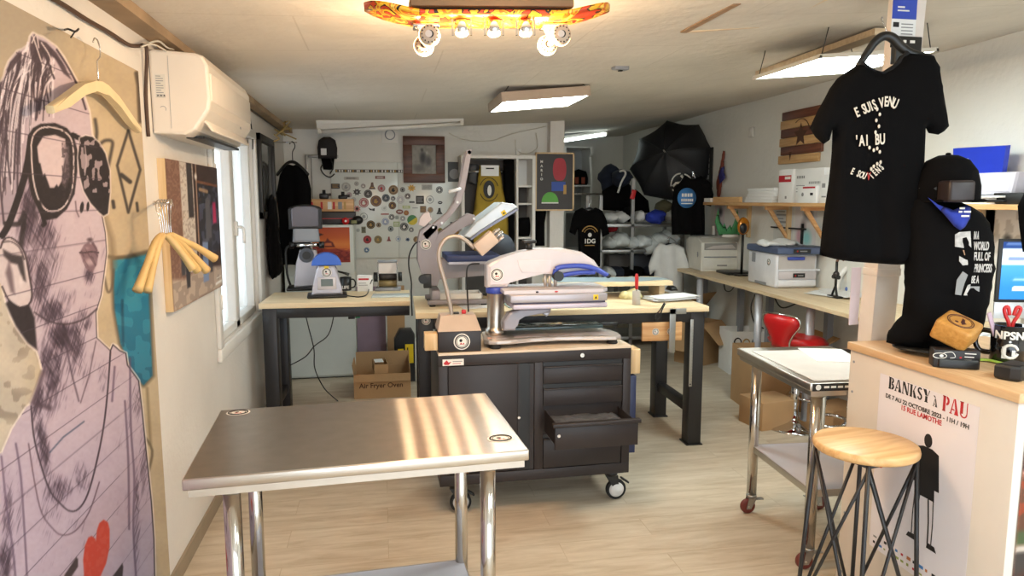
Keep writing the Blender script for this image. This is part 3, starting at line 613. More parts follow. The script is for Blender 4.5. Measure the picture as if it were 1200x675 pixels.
# canvas picture of a shop window
def shop(u, v):
    I = Ink(u*100, v*140, (122, 88, 72)); x, y = I.x, I.y; n = vnoise(x/2, y/2, 1); n2 = vnoise(x/6, y/6, 4)
    I.mask((n > .55)*.45, (160, 128, 112)); I.poly([(22, 30), (46, 30), (46, 140), (22, 140)], (205, 194, 182), 1); I.mask((x > 22)*(x < 46)*(n > .6)*.5, (150, 130, 118))
    I.poly([(34, 85), (44, 85), (44, 140), (34, 140)], (60, 52, 52), 1); I.poly([(46, 22), (100, 22), (100, 140), (46, 140)], (62, 42, 38), 1); I.poly([(54, 40), (98, 44), (98, 120), (54, 124)], (40, 38, 46), 1); I.mask((x > 55)*(x < 98)*(y > 44)*(y < 118)*(n2 > .55)*.7, (84, 86, 108))
    I.poly([(66, 58), (80, 58), (79, 102), (74, 108), (69, 102)], (88, 86, 92), 1.5); I.poly([(84, 76), (93, 76), (92, 100), (85, 100)], (182, 44, 92), 1.5); I.line([(54, 122), (98, 119)], 3, (120, 74, 48), 1); I.line([(50, 22), (52, 140)], 2, (170, 140, 120), 1); I.line([(58, 114), (74, 112)], 4, (190, 150, 110), 2, .8); I.blob(51, 127, 4, 5, (220, 215, 205), 1)
    I.poly([(0, 0), (100, 0), (100, 24), (60, 30), (20, 26), (0, 30)], (186, 168, 152), 2); I.mask((y < 26)*(n2 > .5)*.4, (120, 104, 96)); I.poly([(16, 30), (22, 30), (24, 62), (16, 62)], (58, 56, 60), 1); I.poly([(24, 16), (30, 16), (32, 50), (22, 50)], (48, 44, 50), 1); I.poly([(56, 14), (68, 14), (70, 56), (58, 58)], (120, 140, 176), 1); I.poly([(72, 22), (78, 22), (80, 60), (73, 60)], (46, 42, 52), 1)
    I.line([(84, 6), (97, 7)], 3, (235, 230, 225), 1); I.line([(86, 12), (97, 13)], 1, (235, 230, 225), 1)
    return I.out()
t = thing('canvas_picture', 'canvas photo of a dark shop window on pine stretcher bars', 'picture', (0, 0, 0))
G().b2((WL+.001, 3.09, 1.14), (WL+.031, 4.01, 1.765), PINEZ).ob('stretcher', t)
sheet('photo_print', FR('+X', (WL+.0325, 3.09, 1.14)), .92, .625, 150, 150, shop, PRINT, t)
# bunch of hangers on a peg
o = G().cyl(at(181, 238, X=WL), at(196, 237.5, X=WL+.15), .004, CHROME).sph(at(181, 238, X=WL+.005), .009, CHROME).sph(at(196, 237.5, X=WL+.15), .007, CHROME).ob('wall_peg'); tag(o, 'chrome peg carrying the bunch of wooden hangers', 'hook')
hp = at(193, 252, X=WL+.12)
spec = [(-62, 'hanger of the peg bunch, splayed furthest to the left'), (-48, 'second hanger from the left in the peg bunch'), (8, 'hanger of the peg bunch hanging straight down in the middle'), (40, 'hanger of the peg bunch just right of the straight middle one'), (52, 'second hanger from the right in the peg bunch'), (66, 'hanger of the peg bunch, splayed furthest to the right')]
def bunch_hanger(ez, label, k):
    t = thing('wooden_hanger', 'blond wooden '+label, 'clothes hanger', hp, 0, 'wooden hangers bunched on the peg')
    a = math.radians(ez); dx = V(((-.05, -.03, .12, .1, .13, .16)[k], math.sin(a)*(.3 if a < 0 else .26), (-.26, -.27, -.19, -.21, -.215, -.15)[k]))*.68
    q0 = V((.005*k-.01, .006*k-.018, -.07))
    pts = [q0, q0+V((dx.x*.25, dx.y*.25, -.025)), q0+V((dx.x*.6, dx.y*.62, dx.z*.55)), q0+V((dx.x, dx.y, dx.z))]
    G().tube(pts, [.010, .013, .012, .017], mat('tan_hanger_wood', '#c8a76c', .45, var=.08, vs=12), sub=5, n=10).ob('shoulder_bar', t)
    G().tube([q0, q0+V((0, -.002, .04)), V((.01*(k-2.5), -.01, .035)), V((.008*(k-2.5), .02, .055)), V((.008*(k-2.5), .035, .03))], .002, CHROME, sub=4, n=6).ob('hook', t)
for k, (e, l) in enumerate(spec): bunch_hanger(e, l, k)

# framed picture, garments and mirror in the far left corner
t = thing('framed_picture', 'dark framed picture on the left wall beyond the window', 'picture', (0, 0, 0))
y0, y1, z0, z1 = 5.45, 6.15, 1.46, 2.08
g = G()
for a, b in (((y0, z0), (y1, z0+.05)), ((y0, z1-.05), (y1, z1)), ((y0, z0), (y0+.05, z1)), ((y1-.05, z0), (y1, z1))): g.b2((WL+.001, a[0], a[1]), (WL+.036, b[0], b[1]), BLKW, .003)
g.ob('frame', t)
def dim(u, v): I = Ink(u*100, v*100, (120, 120, 118)); I.mask(vnoise(u*9, v*9, 2)*.6, (70, 72, 74)); I.blob(50, 40, 30, 40, (96, 94, 92), .8); return I.out()
sheet('picture_sheet', FR('+X', (WL+.012, y0+.04, z0+.04)), y1-y0-.08, z1-z0-.08, 40, 40, dim, attr_mat('glazed_print', .1), t)
def garment(name, label, cat, M, poly, th, m, extra=None, group=None, step=.035, fold=.012, ff=38):
    t = thing(name, label, cat, (0, 0, 0), 0, group)
    G(M).puff(poly, th, m, None, step, lambda x, y: fold*math.sin(x*ff+2*math.sin(y*6))*min(1, max(0, -y*3))).ob('cloth', t)
    if extra: extra(t, M)
    return t
def sym(half): return half+[(-x, y) for x, y in half[::-1] if x > 1e-6]
q = at(318, 232, X=WL+.05)
garment('black_apron', 'black apron hanging below the framed picture on the left wall', 'apron', T(q) @ FR('+X'), [(-.06, .02), (.04, .03), (.16, -.1), (.24, -.35), (.27, -.62), (-.16, -.62), (-.16, -.3), (-.12, -.1)], .05, BLKC)
q = at(343, 187, Y=6.36)
def coat_hook(t, M): G(M).tube([(0, -.02, 0), (0, .06, 0), (.03, .1, 0), (.03, .13, 0), (0, .15, 0), (-.03, .13, 0)], .005, BLKP, sub=4).ob('hanger_hook', t); G().cyl((WL, q.y, q.z+.143), (q.x+.04, q.y, q.z+.143), .006, CHROME).ob('wall_peg', t); G(M).tube([(-.19, -.13, .01), (-.08, -.045, .02), (0, -.02, .02), (.08, -.045, .02), (.19, -.13, .01)], .014, BLKP, sub=4).ob('hanger', t)
garment('black_hoodie', 'black hoodie hanging in the far left corner', 'hoodie', T(q) @ FR('-Y') @ RY(-18) @ SC(.74, 1, 1), [(0, -.05), (.07, -.035), (.17, -.12), (.21, -.25), (.2, -.5), (.17, -.9), (-.16, -.9), (-.2, -.6), (-.21, -.28), (-.17, -.13), (-.07, -.035)], .10, BLKC, coat_hook)
# ------------------------------------------------------------------ skateboard lamp (lit)
sk = at(575, 29, Y=2.42); ang = math.degrees(math.atan2(.033, .81))
t = thing('skateboard_lamp', 'lit lamp made from an orange skateboard under the ceiling', 'lamp', sk, 0)
L0 = RY(-ang)
DK = bpy.data.materials.new('painted_skateboard_deck'); DK.use_nodes = True; nt = DK.node_tree; b = nt.nodes['Principled BSDF']; b.inputs['Roughness'].default_value = .3
tc = nt.nodes.new('ShaderNodeTexCoord'); no = nt.nodes.new('ShaderNodeTexNoise'); no.inputs['Scale'].default_value = 9; no.inputs['Detail'].default_value = 1.5; no.inputs['Distortion'].default_value = 2.2
rp = nt.nodes.new('ShaderNodeValToRGB'); rp.color_ramp.interpolation = 'CONSTANT'; e = rp.color_ramp.elements; e[0].color = (*hx('#c8401c'), 1); e[1].position = .44; e[1].color = (*hx('#2a1410'), 1)
for q, c in ((.47, '#e8b32c'), (.54, '#d7721e'), (.6, '#f0cf5a'), (.66, '#b3231a')): k = e.new(q); k.color = (*hx(c), 1)
nt.links.new(tc.outputs['Object'], no.inputs['Vector']); nt.links.new(no.outputs['Fac'], rp.inputs['Fac']); nt.links.new(rp.outputs['Color'], b.inputs['Base Color'])
g = G(L0); n = 36; hw = .10; rows = []
def prof(x): a = max(0, abs(x)-.235); return .19*a + (a*a)*.25
for i in range(n+1):
    x = -.41+.82*i/n; e_ = max(0, abs(x)-.30)/.11; w = hw*math.sqrt(max(.03, 1-e_**2.4)); z = prof(x)
    rows.append([(x, -w+2*w*j/8, z+.012*(abs(j-4)/4)**3) for j in range(9)])
lo = [[g.bm.verts.new(p) for p in r] for r in rows]; hi = [[g.bm.verts.new((p[0], p[1], p[2]+.011)) for p in r] for r in rows]
for a, b_ in zip(lo, lo[1:]):
    for j in range(8): g.bm.faces.new((a[j], a[j+1], b_[j+1], b_[j]))
for a, b_ in zip(hi, hi[1:]):
    for j in range(8): g.bm.faces.new((a[j], b_[j], b_[j+1], a[j+1]))
for A, B_ in zip(zip(lo, hi), list(zip(lo, hi))[1:]):
    for j in (0, 8): g.bm.faces.new((A[0][j], B_[0][j], B_[1][j], A[1][j]))
for A in ((lo[0], hi[0]), (lo[-1], hi[-1])):
    for j in range(8): g.bm.faces.new((A[0][j], A[0][j+1], A[1][j+1], A[1][j]))
g._fin(g.bm.verts[:], DK, None, True); g.ob('deck', t)
GLOW = mat('lit_warm_bulb', '#ffffff', .4, var=0, emit=(1, .56, .2), es=14)
WHEELM = mat('lamp_wheel', '#b7a592', .6)
for sx in (-1, 1):
    g = G(L0); x = sx*.215; g.box((x, 0, -.006), (.085, .06, .012), CHROME, .002); g.prism([(-.03, 0), (.03, 0), (.015, -.035), (-.015, -.035)], .04, ALU, T((x, .02, -.012)) @ RX(90)); g.cyl((x, -.1, -.05), (x, .1, -.05), .011, ALU); g.ob('truck', t)
    for sy in (-1, 1):
        c = V((x-.004*sy, sy*.078, -.05)); wh = G(L0); wh.lathe([(.008, -.017), (.024, -.017), (.031, -.011), (.033, 0), (.031, .011), (.024, .017), (.008, .017)], WHEELM, L=T(c) @ RX(90), n=30); w_ = wh.ob('wheel', t)
        hb = G(L0); hb.cyl(c+V((0, -.0175, 0)), c+V((0, -.02, 0)), .012, BLKP)
        for k in range(14): a = k*2*PI/14; hb.box((c.x+.025*math.cos(a), c.y-.0165, c.z+.025*math.sin(a)), (.004, .004, .004), BLKP)
        hb.ob('wheel_hub', w_)
        d = G(L0); d.lathe([(.0, -.001), (.030, -.001), (.0345, .004), (.030, .009), (0, .009)], GLOW, L=T(c+V((0, -sy*0+.010, 0))) @ RX(90), n=30); d.ob('light_ring', w_)
for x in (-.105, 0, .105):
    g = G(L0)
    for a in (-.03, .03): g.box((x+a, -.06, -.022), (.005, .01, .05), CHROME)
    g.lathe([(.021, -.04), (.023, -.036), (.023, -.004), (.02, -.001)], CHROME, c=(x, -.06, 0)); g.ob('spotlight_cup', t)
    G(L0).lathe([(0, -.052), (.014, -.05), (.021, -.044), (.021, -.04), (0, -.04)], GLOW, c=(x, -.06, 0)).ob('bulb', t)
g = G(L0); g.b2((-.25, -.06, .03), (.25, .05, .038), BLKP, .002); g.b2((-.265, -.085, .038), (.265, .06, .075), mat('lamp_mount_board', '#7b6348', .6), .002)
for x in (-.18, .18): g.cyl((x, 0, .008), (x, 0, .04), .006, CHROME)
g.ob('ceiling_mount', t)
for x in (-.22, -.1, 0, .1, .22):    # the bulbs' own light
    la = bpy.data.lights.new('bulb_light', 'POINT'); la.energy = 8; la.color = (1, .70, .42); la.shadow_soft_size = .03
    lo_ = bpy.data.objects.new('bulb_light', la); COL.objects.link(lo_); lo_.parent = t; lo_.location = L0 @ V((x, .13 if abs(x) > .2 else -.05, -.12 if abs(x) > .2 else -.10))

# ------------------------------------------------------------------ steel tables
def bullet_foot(g, x, y, m=GRYP): g.lathe([(.018, 0), (.026, .006), (.026, .03), (.02, .04)], m, c=(x, y, 0))
def steel_table(name, label, loc, rz, w, d, h, castors, shelf_z, leg_in):
    t = thing(name, label, 'table', loc, rz)
    g = G(); g.b2((-w/2, -d/2, h-.034), (w/2, d/2, h-.0006), STEEL, .004); g.b2((-w/2+.004, -d/2+.004, h-.002), (w/2-.004, d/2-.004, h), STEELT); g.b2((-w/2+.012, -d/2+.012, h-.058), (w/2-.012, d/2-.012, h-.034), STEEL); g.ob('tabletop', t)
    lz = .1 if castors else .0
    for sx in (-1, 1):
        for sy in (-1, 1):
            x, y = sx*(w/2-leg_in), sy*(d/2-.075)
            g = G(); g.cyl((x, y, lz+(.03 if not castors else 0)), (x, y, h-.055), .0245, TUBE, n=28); g.cyl((x, y, h-.075), (x, y, h-.056), .032, STEEL); l = g.ob('leg', t)
            if castors: castor(l, x, y, .1, sx)
            else: g = G(); bullet_foot(g, x, y); g.ob('foot', l)
    g = G(); a, b = w/2-leg_in+.01, d/2-.075+.01
    g.b2((-a, -b, shelf_z-.004), (a, b, shelf_z), SHELFM, .001)
    for p, q in (((-a, -b), (a, -b+.004)), ((-a, b-.004), (a, b)), ((-a, -b), (-a+.004, b)), ((a-.004, -b), (a, b))): g.b2((p[0], p[1], shelf_z-.03), (q[0], q[1], shelf_z+.001), STEEL)
    g.ob('undershelf', t)
    return t
SHELFM = mat('zinc_shelf', '#cfcfda', .5, .15, var=.04)
RUBR = mat('brown_castor_rubber', '#6b2a22', .5)
def castor(parent, x, y, h, sx, brake=True, wheel=RUBR, fork=GALV):
    r = h*.38; c = V((x+.018*sx, y, r))
    g = G(); g.cyl((x, y, h-.012), (x, y, h), .026, fork); g.cyl((x, y, h-.02), (x, y, h-.012), .02, fork)
    for s in (-1, 1): g.prism([(x-.02, h-.018), (x+.022, h-.018), (c.x+.012, r-.012), (c.x-.012, r-.012)], .003, fork, T((0, y+s*.017+.0015, 0)) @ RX(90))
    if brake: g.box((x-.04*sx, y, h-.026), (.045, .026, .006), fork, .002, None)
    g.cyl((c.x, y-.02, r), (c.x, y+.02, r), .005, CHROME); f = g.ob('castor', parent)
    G(T(c) @ RX(90)).lathe([(.006, -.012), (r*.72, -.013), (r*.92, -.011), (r, -.006), (r, .006), (r*.92, .011), (r*.72, .013), (.006, .012)], wheel).ob('wheel', f)
    return f
st1 = steel_table('steel_table', 'stainless steel worktable standing in front of the dark tool cabinet', (-.08, 2.35, 0), 3.3, .985, .665, .84, False, .19, .115)
for px, py, l in ((198+.5, 0, ''),): pass
def badge(name, label, M, r, face=INKW, ring=INKB, group=None, parent=None, detail=True):   # round sticker: ring, pale disc, dark and red mark
    g = G(M); g.cyl((0, 0, .0002), (0, 0, .0008), r, face, n=32)
    g.tube([(r*.8*math.cos(a), r*.8*math.sin(a), .0006) for a in np.linspace(0, 2*PI, 40)[:-1]], r*.085, ring, n=4, close=True)
    g.tube([(r*.62*math.cos(a), r*.62*math.sin(a), .0008) for a in np.linspace(0, 2*PI, 32)[:-1]], r*.035, ring, n=4, close=True)
    if detail:
        g.sph((-.12*r, .14*r, .0008), (.2*r, .2*r, .0006), ring, n=8); g.prism([(-.3*r, -.34*r), (-.1*r, -.1*r), (.06*r, -.3*r), (.2*r, -.12*r), (.34*r, -.34*r)], .0005, INKR, z0=.0008)
    o = g.ob(name, parent)
    if label: tag(o, label, 'sticker', group)
    return o
R1 = RZ(3.3)
badge('round_sticker', 'oval badge sticker on the near right corner of the steel table', T((-.08, 2.35, .8402)) @ R1 @ T((.43, -.21, 0)) @ SC(1.2, 1, 1), .036)
badge('round_sticker', 'oval badge sticker on the far left corner of the steel table', T((-.08, 2.35, .8402)) @ R1 @ T((-.425, .285, 0)) @ SC(1.2, 1, 1), .034)

st2 = steel_table('steel_table', 'steel worktable on castors beside the sales counter', (1.994, 2.907, 0), -4, .50, .71, .85, True, .36, .075)
tag(G(T((1.99, 2.88, .8505)) @ RZ(-4)).box((0, 0, .001), (.42, .58, .002), mat('cutting_sheet', '#c6c0ba', .7), 0).ob('paper_sheet'), 'large blank white sheet on the castor table', 'paper')
g = G(T((2.12, 3.03, .8528)) @ RZ(-16)); g.box((0, 0, .001), (.21, .29, .002), PAPER)
for k in range(5): g.b2((-.08, .1-k*.035, .002), (.02+.012*(k % 3), .104-k*.035, .0026), INKG)
tag(g.ob('printed_page'), 'printed page lying across the blank sheet on the castor table', 'paper')
g = G(T((1.994, 2.907, 0)) @ RZ(-4) @ FR('-Y', (-.14, -.3556, .833))); g.b2((-.1, -.016, 0), (.1, .016, .0015), BLKP); g.sph((-.075, 0, .0015), (.012, .012, .001), INKW); [g.b2((-.05+.03*k, -.004, .0015), (-.028+.03*k, .005, .002), INKW) for k in range(4)]; tag(g.ob('name_plate'), 'black strip label with white marks on the front edge of the castor table', 'label')
# ------------------------------------------------------------------ workbenches (ply tops on black steel frames)
def workbench(name, label, loc, rz, w, d, h, over=.015, right=True):
    t = thing(name, label, 'workbench', loc, rz)
    G().b2((0, 0, h-.035), (w, d, h), PLY, .003).ob('worktop', t)
    a, e = .045, .105
    xs = (over+a, w-over-a) if right else (over+a,)
    for x in xs:
        for y in (.03+e/2, d-.03-e/2):
            g = G(); g.box((x, y, (h-.035)/2), (.09, e, h-.035), BLACK, .003); g.box((x, y, .004), (.11, e+.02, .008), BLACK); g.ob('leg', t)
    for y in (.03+.02, d-.03-.02): G().b2((over+.09, y-.02, h-.105), (w-(over+.09 if right else .004), y+.02, h-.036), BLACK, .002).ob('apron_rail', t)
    for x in xs:
        G().b2((x-.03, .03+e, .20), (x+.03, d-.03-e, .26), BLACK, .002).ob('side_rail', t); G().b2((x-.03, .03+e, h-.105), (x+.03, d-.03-e, h-.036), BLACK, .002).ob('top_side_rail', t)
    return t
BH = .925
bl = workbench('workbench', 'birch-topped black workbench along the left wall carrying the mug press', (-.80, 4.80, 0), -1.8, .98, .58, BH, right=False)
br_ = workbench('workbench', 'long birch-topped black workbench behind the tool cabinet', (.19, 4.22, 0), -1.5, 1.86, .78, BH)
# under the left bench: open carton, slim boxes, offcuts
BT = BH+.0005
def carton(name, label, loc, rz, w, d, h, flaps=(), text=None, m=CARD, inside=True, group=None):
    t = thing(name, label, 'box', loc, rz, group); k = .004
    g = G()
    if inside:
        for a, b in (((-w/2, -d/2, 0), (w/2, -d/2+k, h)), ((-w/2, d/2-k, 0), (w/2, d/2, h)), ((-w/2, -d/2+k, 0), (-w/2+k, d/2-k, h)), ((w/2-k, -d/2+k, 0), (w/2, d/2-k, h)), ((-w/2+k, -d/2+k, 0), (w/2-k, d/2-k, k))): g.b2(a, b, m)
    else: g.box((0, 0, h/2), (w, d, h), m, .003)
    g.ob('carton', t)
    for side, ang, ln in flaps:     # side 0 front, 1 back, 2 left, 3 right; angle from upright
        ww = w if side < 2 else d
        L = {0: T((0, -d/2, h)), 1: T((0, d/2, h)) @ RZ(180), 2: T((-w/2, 0, h)) @ RZ(-90), 3: T((w/2, 0, h)) @ RZ(90)}[side] @ RX(ang)
        G(L).b2((-ww/2+.004, 0, 0), (ww/2-.004, k, ln), m).ob('flap', t)
    if text:
        g = G(FR('-Y', (0, -d/2-.0004, 0)))
        for body, x, y, sz, mm in text: g.text(body, sz, mm, T((x, y, 0)), bold=sz*.02, ext=.0003)
        g.ob('printing', t)
    return t
p = at(449, 467, Z=0)
INKBR = mat('brown_ink', '#4a2c1c', .8)
cz_ = carton('cardboard_box', 'open brown oven carton under the left workbench', (p.x, 5.86, 0), -1, .455, .32, .20, ((0, 172, .06), (2, 8, .08), (3, -6, .09), (1, 4, .12)), (('Air Fryer Oven', -.01, .105, .056, INKBR),))
for side_ in (): pass
carton('slim_carton', 'slim open carton leaning out of the oven carton', (p.x-.02, 5.83, .20), 6, .11, .22, .075, (), None, CARD)
o = G(T((p.x-.02, 5.85, .277)) @ RZ(6)).box((-.01, 0, .001), (.07, .12, .002), PAPER).ob('shipping_label'); tag(o, 'white shipping label on top of the slim carton', 'label')
o = G().b2((-.0, 0, 0), (.16, .022, .82), CARD).ob('plank'); o.location = at(455, 440, Y=6.5); o.location.z = 0; tag(o, 'upright brown board leaning behind the oven carton', 'board')
o = G(RX(-4)).b2((0, 0, 0), (.26, .01, .8), mat('mauve_panel', '#8d7684', .6)).ob('mauve_panel'); o.location = (at(420, 440, Y=6.6).x, 6.6, 0.002); tag(o, 'mauve panel standing under the left workbench', 'panel')
t = thing('tool_case', 'black case with yellow labels under the left workbench', 'case', (at(474, 420, Y=6.3).x, 6.3, 0))
G().prism([(-.09, 0), (.09, 0), (.09, .42), (.06, .47), (-.04, .47), (-.09, .38)], .12, BLKP, RX(90), bev=.012).ob('case_body', t)
g = G(FR('-Y', (0, -.1205, 0))); g.b2((-.06, .20, 0), (-.01, .30, .001), YEL); g.b2((.005, .17, 0), (.075, .34, .001), YEL); g.b2((-.05, .23, .001), (-.02, .26, .0015), INKR); g.b2((.02, .2, .001), (.03, .31, .0015), INKB); g.ob('yellow_label', t)
o = G().b2((0, 0, 0), (.7, .2, .3), PWHT, .004).ob('white_crate'); o.location = (at(452, 430, Y=6.45).x-.1, 6.4, 0); tag(o, 'low white box on the floor behind the oven carton', 'box'); o.location.y = 6.63; o.scale = (.75, 1, .9)
t = thing('green_adapter', 'black adapter with a green face hanging under the left workbench', 'adapter', at(412, 368, Y=5.4)); G().box((0, 0, 0), (.05, .05, .07), BLKP, .004).ob('housing', t); G().box((.045, 0, 0), (.035, .045, .06), mat('green_plastic', '#3f9a72', .5), .004).ob('face', t)
def cable(label, pts, r=.004, m=BLKP, name='cable', sub=5):
    o = G().tube(pts, r, m, sub=sub, n=7).ob(name); return tag(o, label, 'cable')
cable('black cable hanging from the left workbench down to the floor', [at(357, 365, Y=5.05), at(362, 385, Y=5.05), at(368, 410, Y=5.1), at(369, 432, Y=5.15), at(380, 455, Y=5.2), at(396, 470, Y=5.15)])
cable('black cable looping left under the left workbench', [at(392, 366, Y=5.1), at(385, 392, Y=5.12), at(369, 405, Y=5.14), at(358, 418, Y=5.2), at(340, 428, Y=5.25)])

# tall white cabinet behind the left bench with a print on it, things on top
t = thing('white_cabinet', 'tall white cabinet behind the left workbench', 'cabinet', (-.845, 6.45, 0))
g = G(); g.box((.30, .24, .695), (.60, .48, 1.37), mat('white_cabinet_enamel', '#d3d6d0', .4, var=.02), .004); g.box((.30, .24, .005), (.56, .44, .01), BLKP); g.ob('body', t)
g = G(); g.b2((.006, -.012, .94), (.594, 0, 1.375), mat('white_cabinet_enamel', '', .4)); g.ob('upper_door', t)
g = G(); g.b2((.006, -.012, .03), (.594, 0, .93), mat('white_cabinet_enamel', '', .4)); g.ob('lower_door', t)
def sunset(u, v):
    I = Ink(u*100, v*100, (208, 104, 40)); x, y = I.x, I.y
    I.mask(np.clip((y-55)/45, 0, 1), (176, 70, 34)); I.mask(np.clip(1-np.abs(y-52)/18, 0, 1)*.6, (226, 140, 66)); I.poly([(0, 0), (100, 0), (100, 32), (78, 36), (62, 40), (40, 38), (20, 44), (0, 48)], (120, 34, 28), 2); I.mask((y < 40)*(vnoise(x/6, y/4, 8) > .5)*.6, (168, 62, 44)); I.poly([(22, 44), (30, 58), (36, 62), (40, 70), (46, 62), (54, 58), (60, 44)], (104, 36, 30), 1.5); I.poly([(32, 48), (34, 56), (50, 56), (52, 48)], (206, 110, 60), 1); I.poly([(6, 78), (16, 74), (30, 80), (20, 84), (10, 86)], (64, 32, 32), 1.5)
    return I.out()
q = at(367, 308, Y=6.437)
tag(sheet('sunset_print', FR('-Y', (q.x, 6.4365, q.z)), .32, .31, 70, 70, sunset, PRINT), 'orange sunset print on the tall white cabinet', 'print')
zt = 1.3805
t = thing('wooden_crate', 'wooden tray crate with printed bottle pictures on the black case', 'crate', (at(358, 245, Y=6.5).x, 6.50, zt+.115))
g = G(); g.box((.20, .1, .055), (.43, .2, .11), PINEX, .003); g.ob('box', t)
g = G(FR('-Y', (0, -.0006, 0)))
for k, (c, x) in enumerate(((INKR, .13), (INKW, .19), (INKR, .235), (INKG, .28), (INKO, .33), (INKR, .03))): g.b2((x, .02, 0), (x+(.018 if k % 2 == 0 else .035), .085, .0006), c)
g.ob('bottle_pictures', t)
t = thing('speaker_case', 'long black case between the wooden crate and the white cabinet', 'case', (at(376, 262, Y=6.5).x-.13, 6.48, zt)); G().box((.21, .11, .057), (.44, .2, .112), mat('black_vinyl', '#2b2728', .5), .006).ob('case', t); G().b2((0.01, -.003, .05), (.41, .009, .056), REDP).ob('red_piping', t)
o = G(T((at(405, 261, Y=6.44).x, 6.449, zt+.032)) @ RX(90)).lathe([(0, 0), (.03, 0), (.032, .006), (.03, .012), (0, .012)], REDP).sph((0, 0, .012), (.01, .01, .004), INKW).ob('red_tape_roll'); tag(o, 'small red round roll at the edge of the white cabinet', 'roll')
t = thing('black_clamp', 'black dome clamp hanging off the right edge of the white cabinet top', 'clamp', at(419, 258, Y=6.46)); G().sph((0, 0, 0), (.05, .04, .04), BLKP).ob('dome', t); G().box((-.03, -.03, -.015), (.05, .02, .03), mat('olive_plastic', '#7c7c52', .5), .004).ob('jaw', t)
for px, l, hh in ((380, 'black camera-like gadget on the left end of the wooden crate', .05), (402, 'black folded tripod head lying on the right end of the wooden crate', .035)):
    b = at(px, 238, Y=6.55); b.z = zt+.2255; g = G(T(b)); g.box((0, 0, hh/2), (.08, .06, hh), BLKP, .01); g.cyl((.0, 0, hh), (.0, 0, hh+.03), .015, BLKP); g.cyl((-.03, 0, hh*.6), (.06, -.02, hh*.8), .012, DARK); tag(g.ob('black_gadget'), l, 'gadget')
# backpack and mirror above
t = thing('backpack', 'small black backpack hanging above the sticker board', 'backpack', at(384, 186, Y=6.9))
G(FR('-Y')).puff([(-.085, 0), (.085, 0), (.09, .1), (.075, .17), (.03, .2), (-.03, .2), (-.075, .17), (-.09, .1)], .1, mat('charcoal_nylon', '#2a2627', .85, var=.15), None, .02).ob('bag', t); G(FR('-Y', (-.03, -.055, .03))).b2((-.025, 0, 0), (.025, .06, .002), PAPER).ob('tag', t); G().tube([(-.05, -.03, -.06), (-.06, -.05, -.1), (-.03, -.04, -.15), (.02, -.03, -.17), (.06, -.03, -.14)], .006, BLKP, sub=4).tube([(.03, -.03, 0), (.05, -.06, -.08), (.02, -.05, -.14)], .005, BLKP, sub=4).ob('strap', t); G().puff([(-.06, -.0), (.06, 0), (.05, -.1), (-.04, -.1)], .06, BLKC, FR('-Y', (0, .0, 0)), .02).ob('pocket', t)
t = thing('metal_stand', 'slim metal stand on the wooden crate against the back wall', 'stand', at(376, 236, Y=6.9))
g = G(); g.b2((-.13, 0, 0), (-.105, .02, .43), GALV, .003); g.b2((-.105, 0, .405), (.17, .02, .43), GALV, .003); g.b2((-.08, .03, 0), (-.075, .035, .40), BLKP); g.ob('rail', t)

# mug presses on the left bench
def mug_press_small():
    p = at(383, 349, Z=BH); t = thing('mug_press', 'grey mug heat press with a blue dome on the left workbench', 'heat press', (p.x, p.y+.06, BH), 4)
    G().box((0, 0, .012), (.27, .2, .02), BLKP, .008).ob('base', t)
    g = G(); prof = [(-.105, .02), (.105, .02), (.10, .06), (.07, .2), (.055, .225), (-.055, .225), (-.07, .2), (-.10, .06)]
    g.prism(prof, .13, SILV, T((0, .06, 0)) @ RX(90), bev=.015); g.ob('housing', t)
    G(FR('-Y', (0, -.073, .10))).b2((-.062, -.04, 0), (.062, .045, .006), LILAC, .012).ob('control_panel', t)
    G(FR('-Y', (0, -.0795, .105))).b2((-.04, -.022, 0), (.04, .028, .0015), mat('grey_display', '#5c6560', .25)).ob('display', t)
    badge('badge', None, FR('-Y', (0, -.0725, .178)), .034, parent=t)
    G(FR('-Y')).prism([(.1*math.cos(a), .085*math.sin(a)) for a in np.linspace(0, PI, 24)], .13, BLUE2, T((0, .225, -.06)), bev=.006).ob('dome', t)
    G().box((0, -.072, .214), (.03, .004, .016), YEL).ob('warning_label', t)
    G().tube([(.06, .0, .18), (.12, -.02, .165), (.15, -.03, .155)], [.006, .008, .012], BLKP).ob('lever', t)
BLUE2 = mat('bright_blue_plastic', '#2a62c8', .4, var=.03)
mug_press_small()
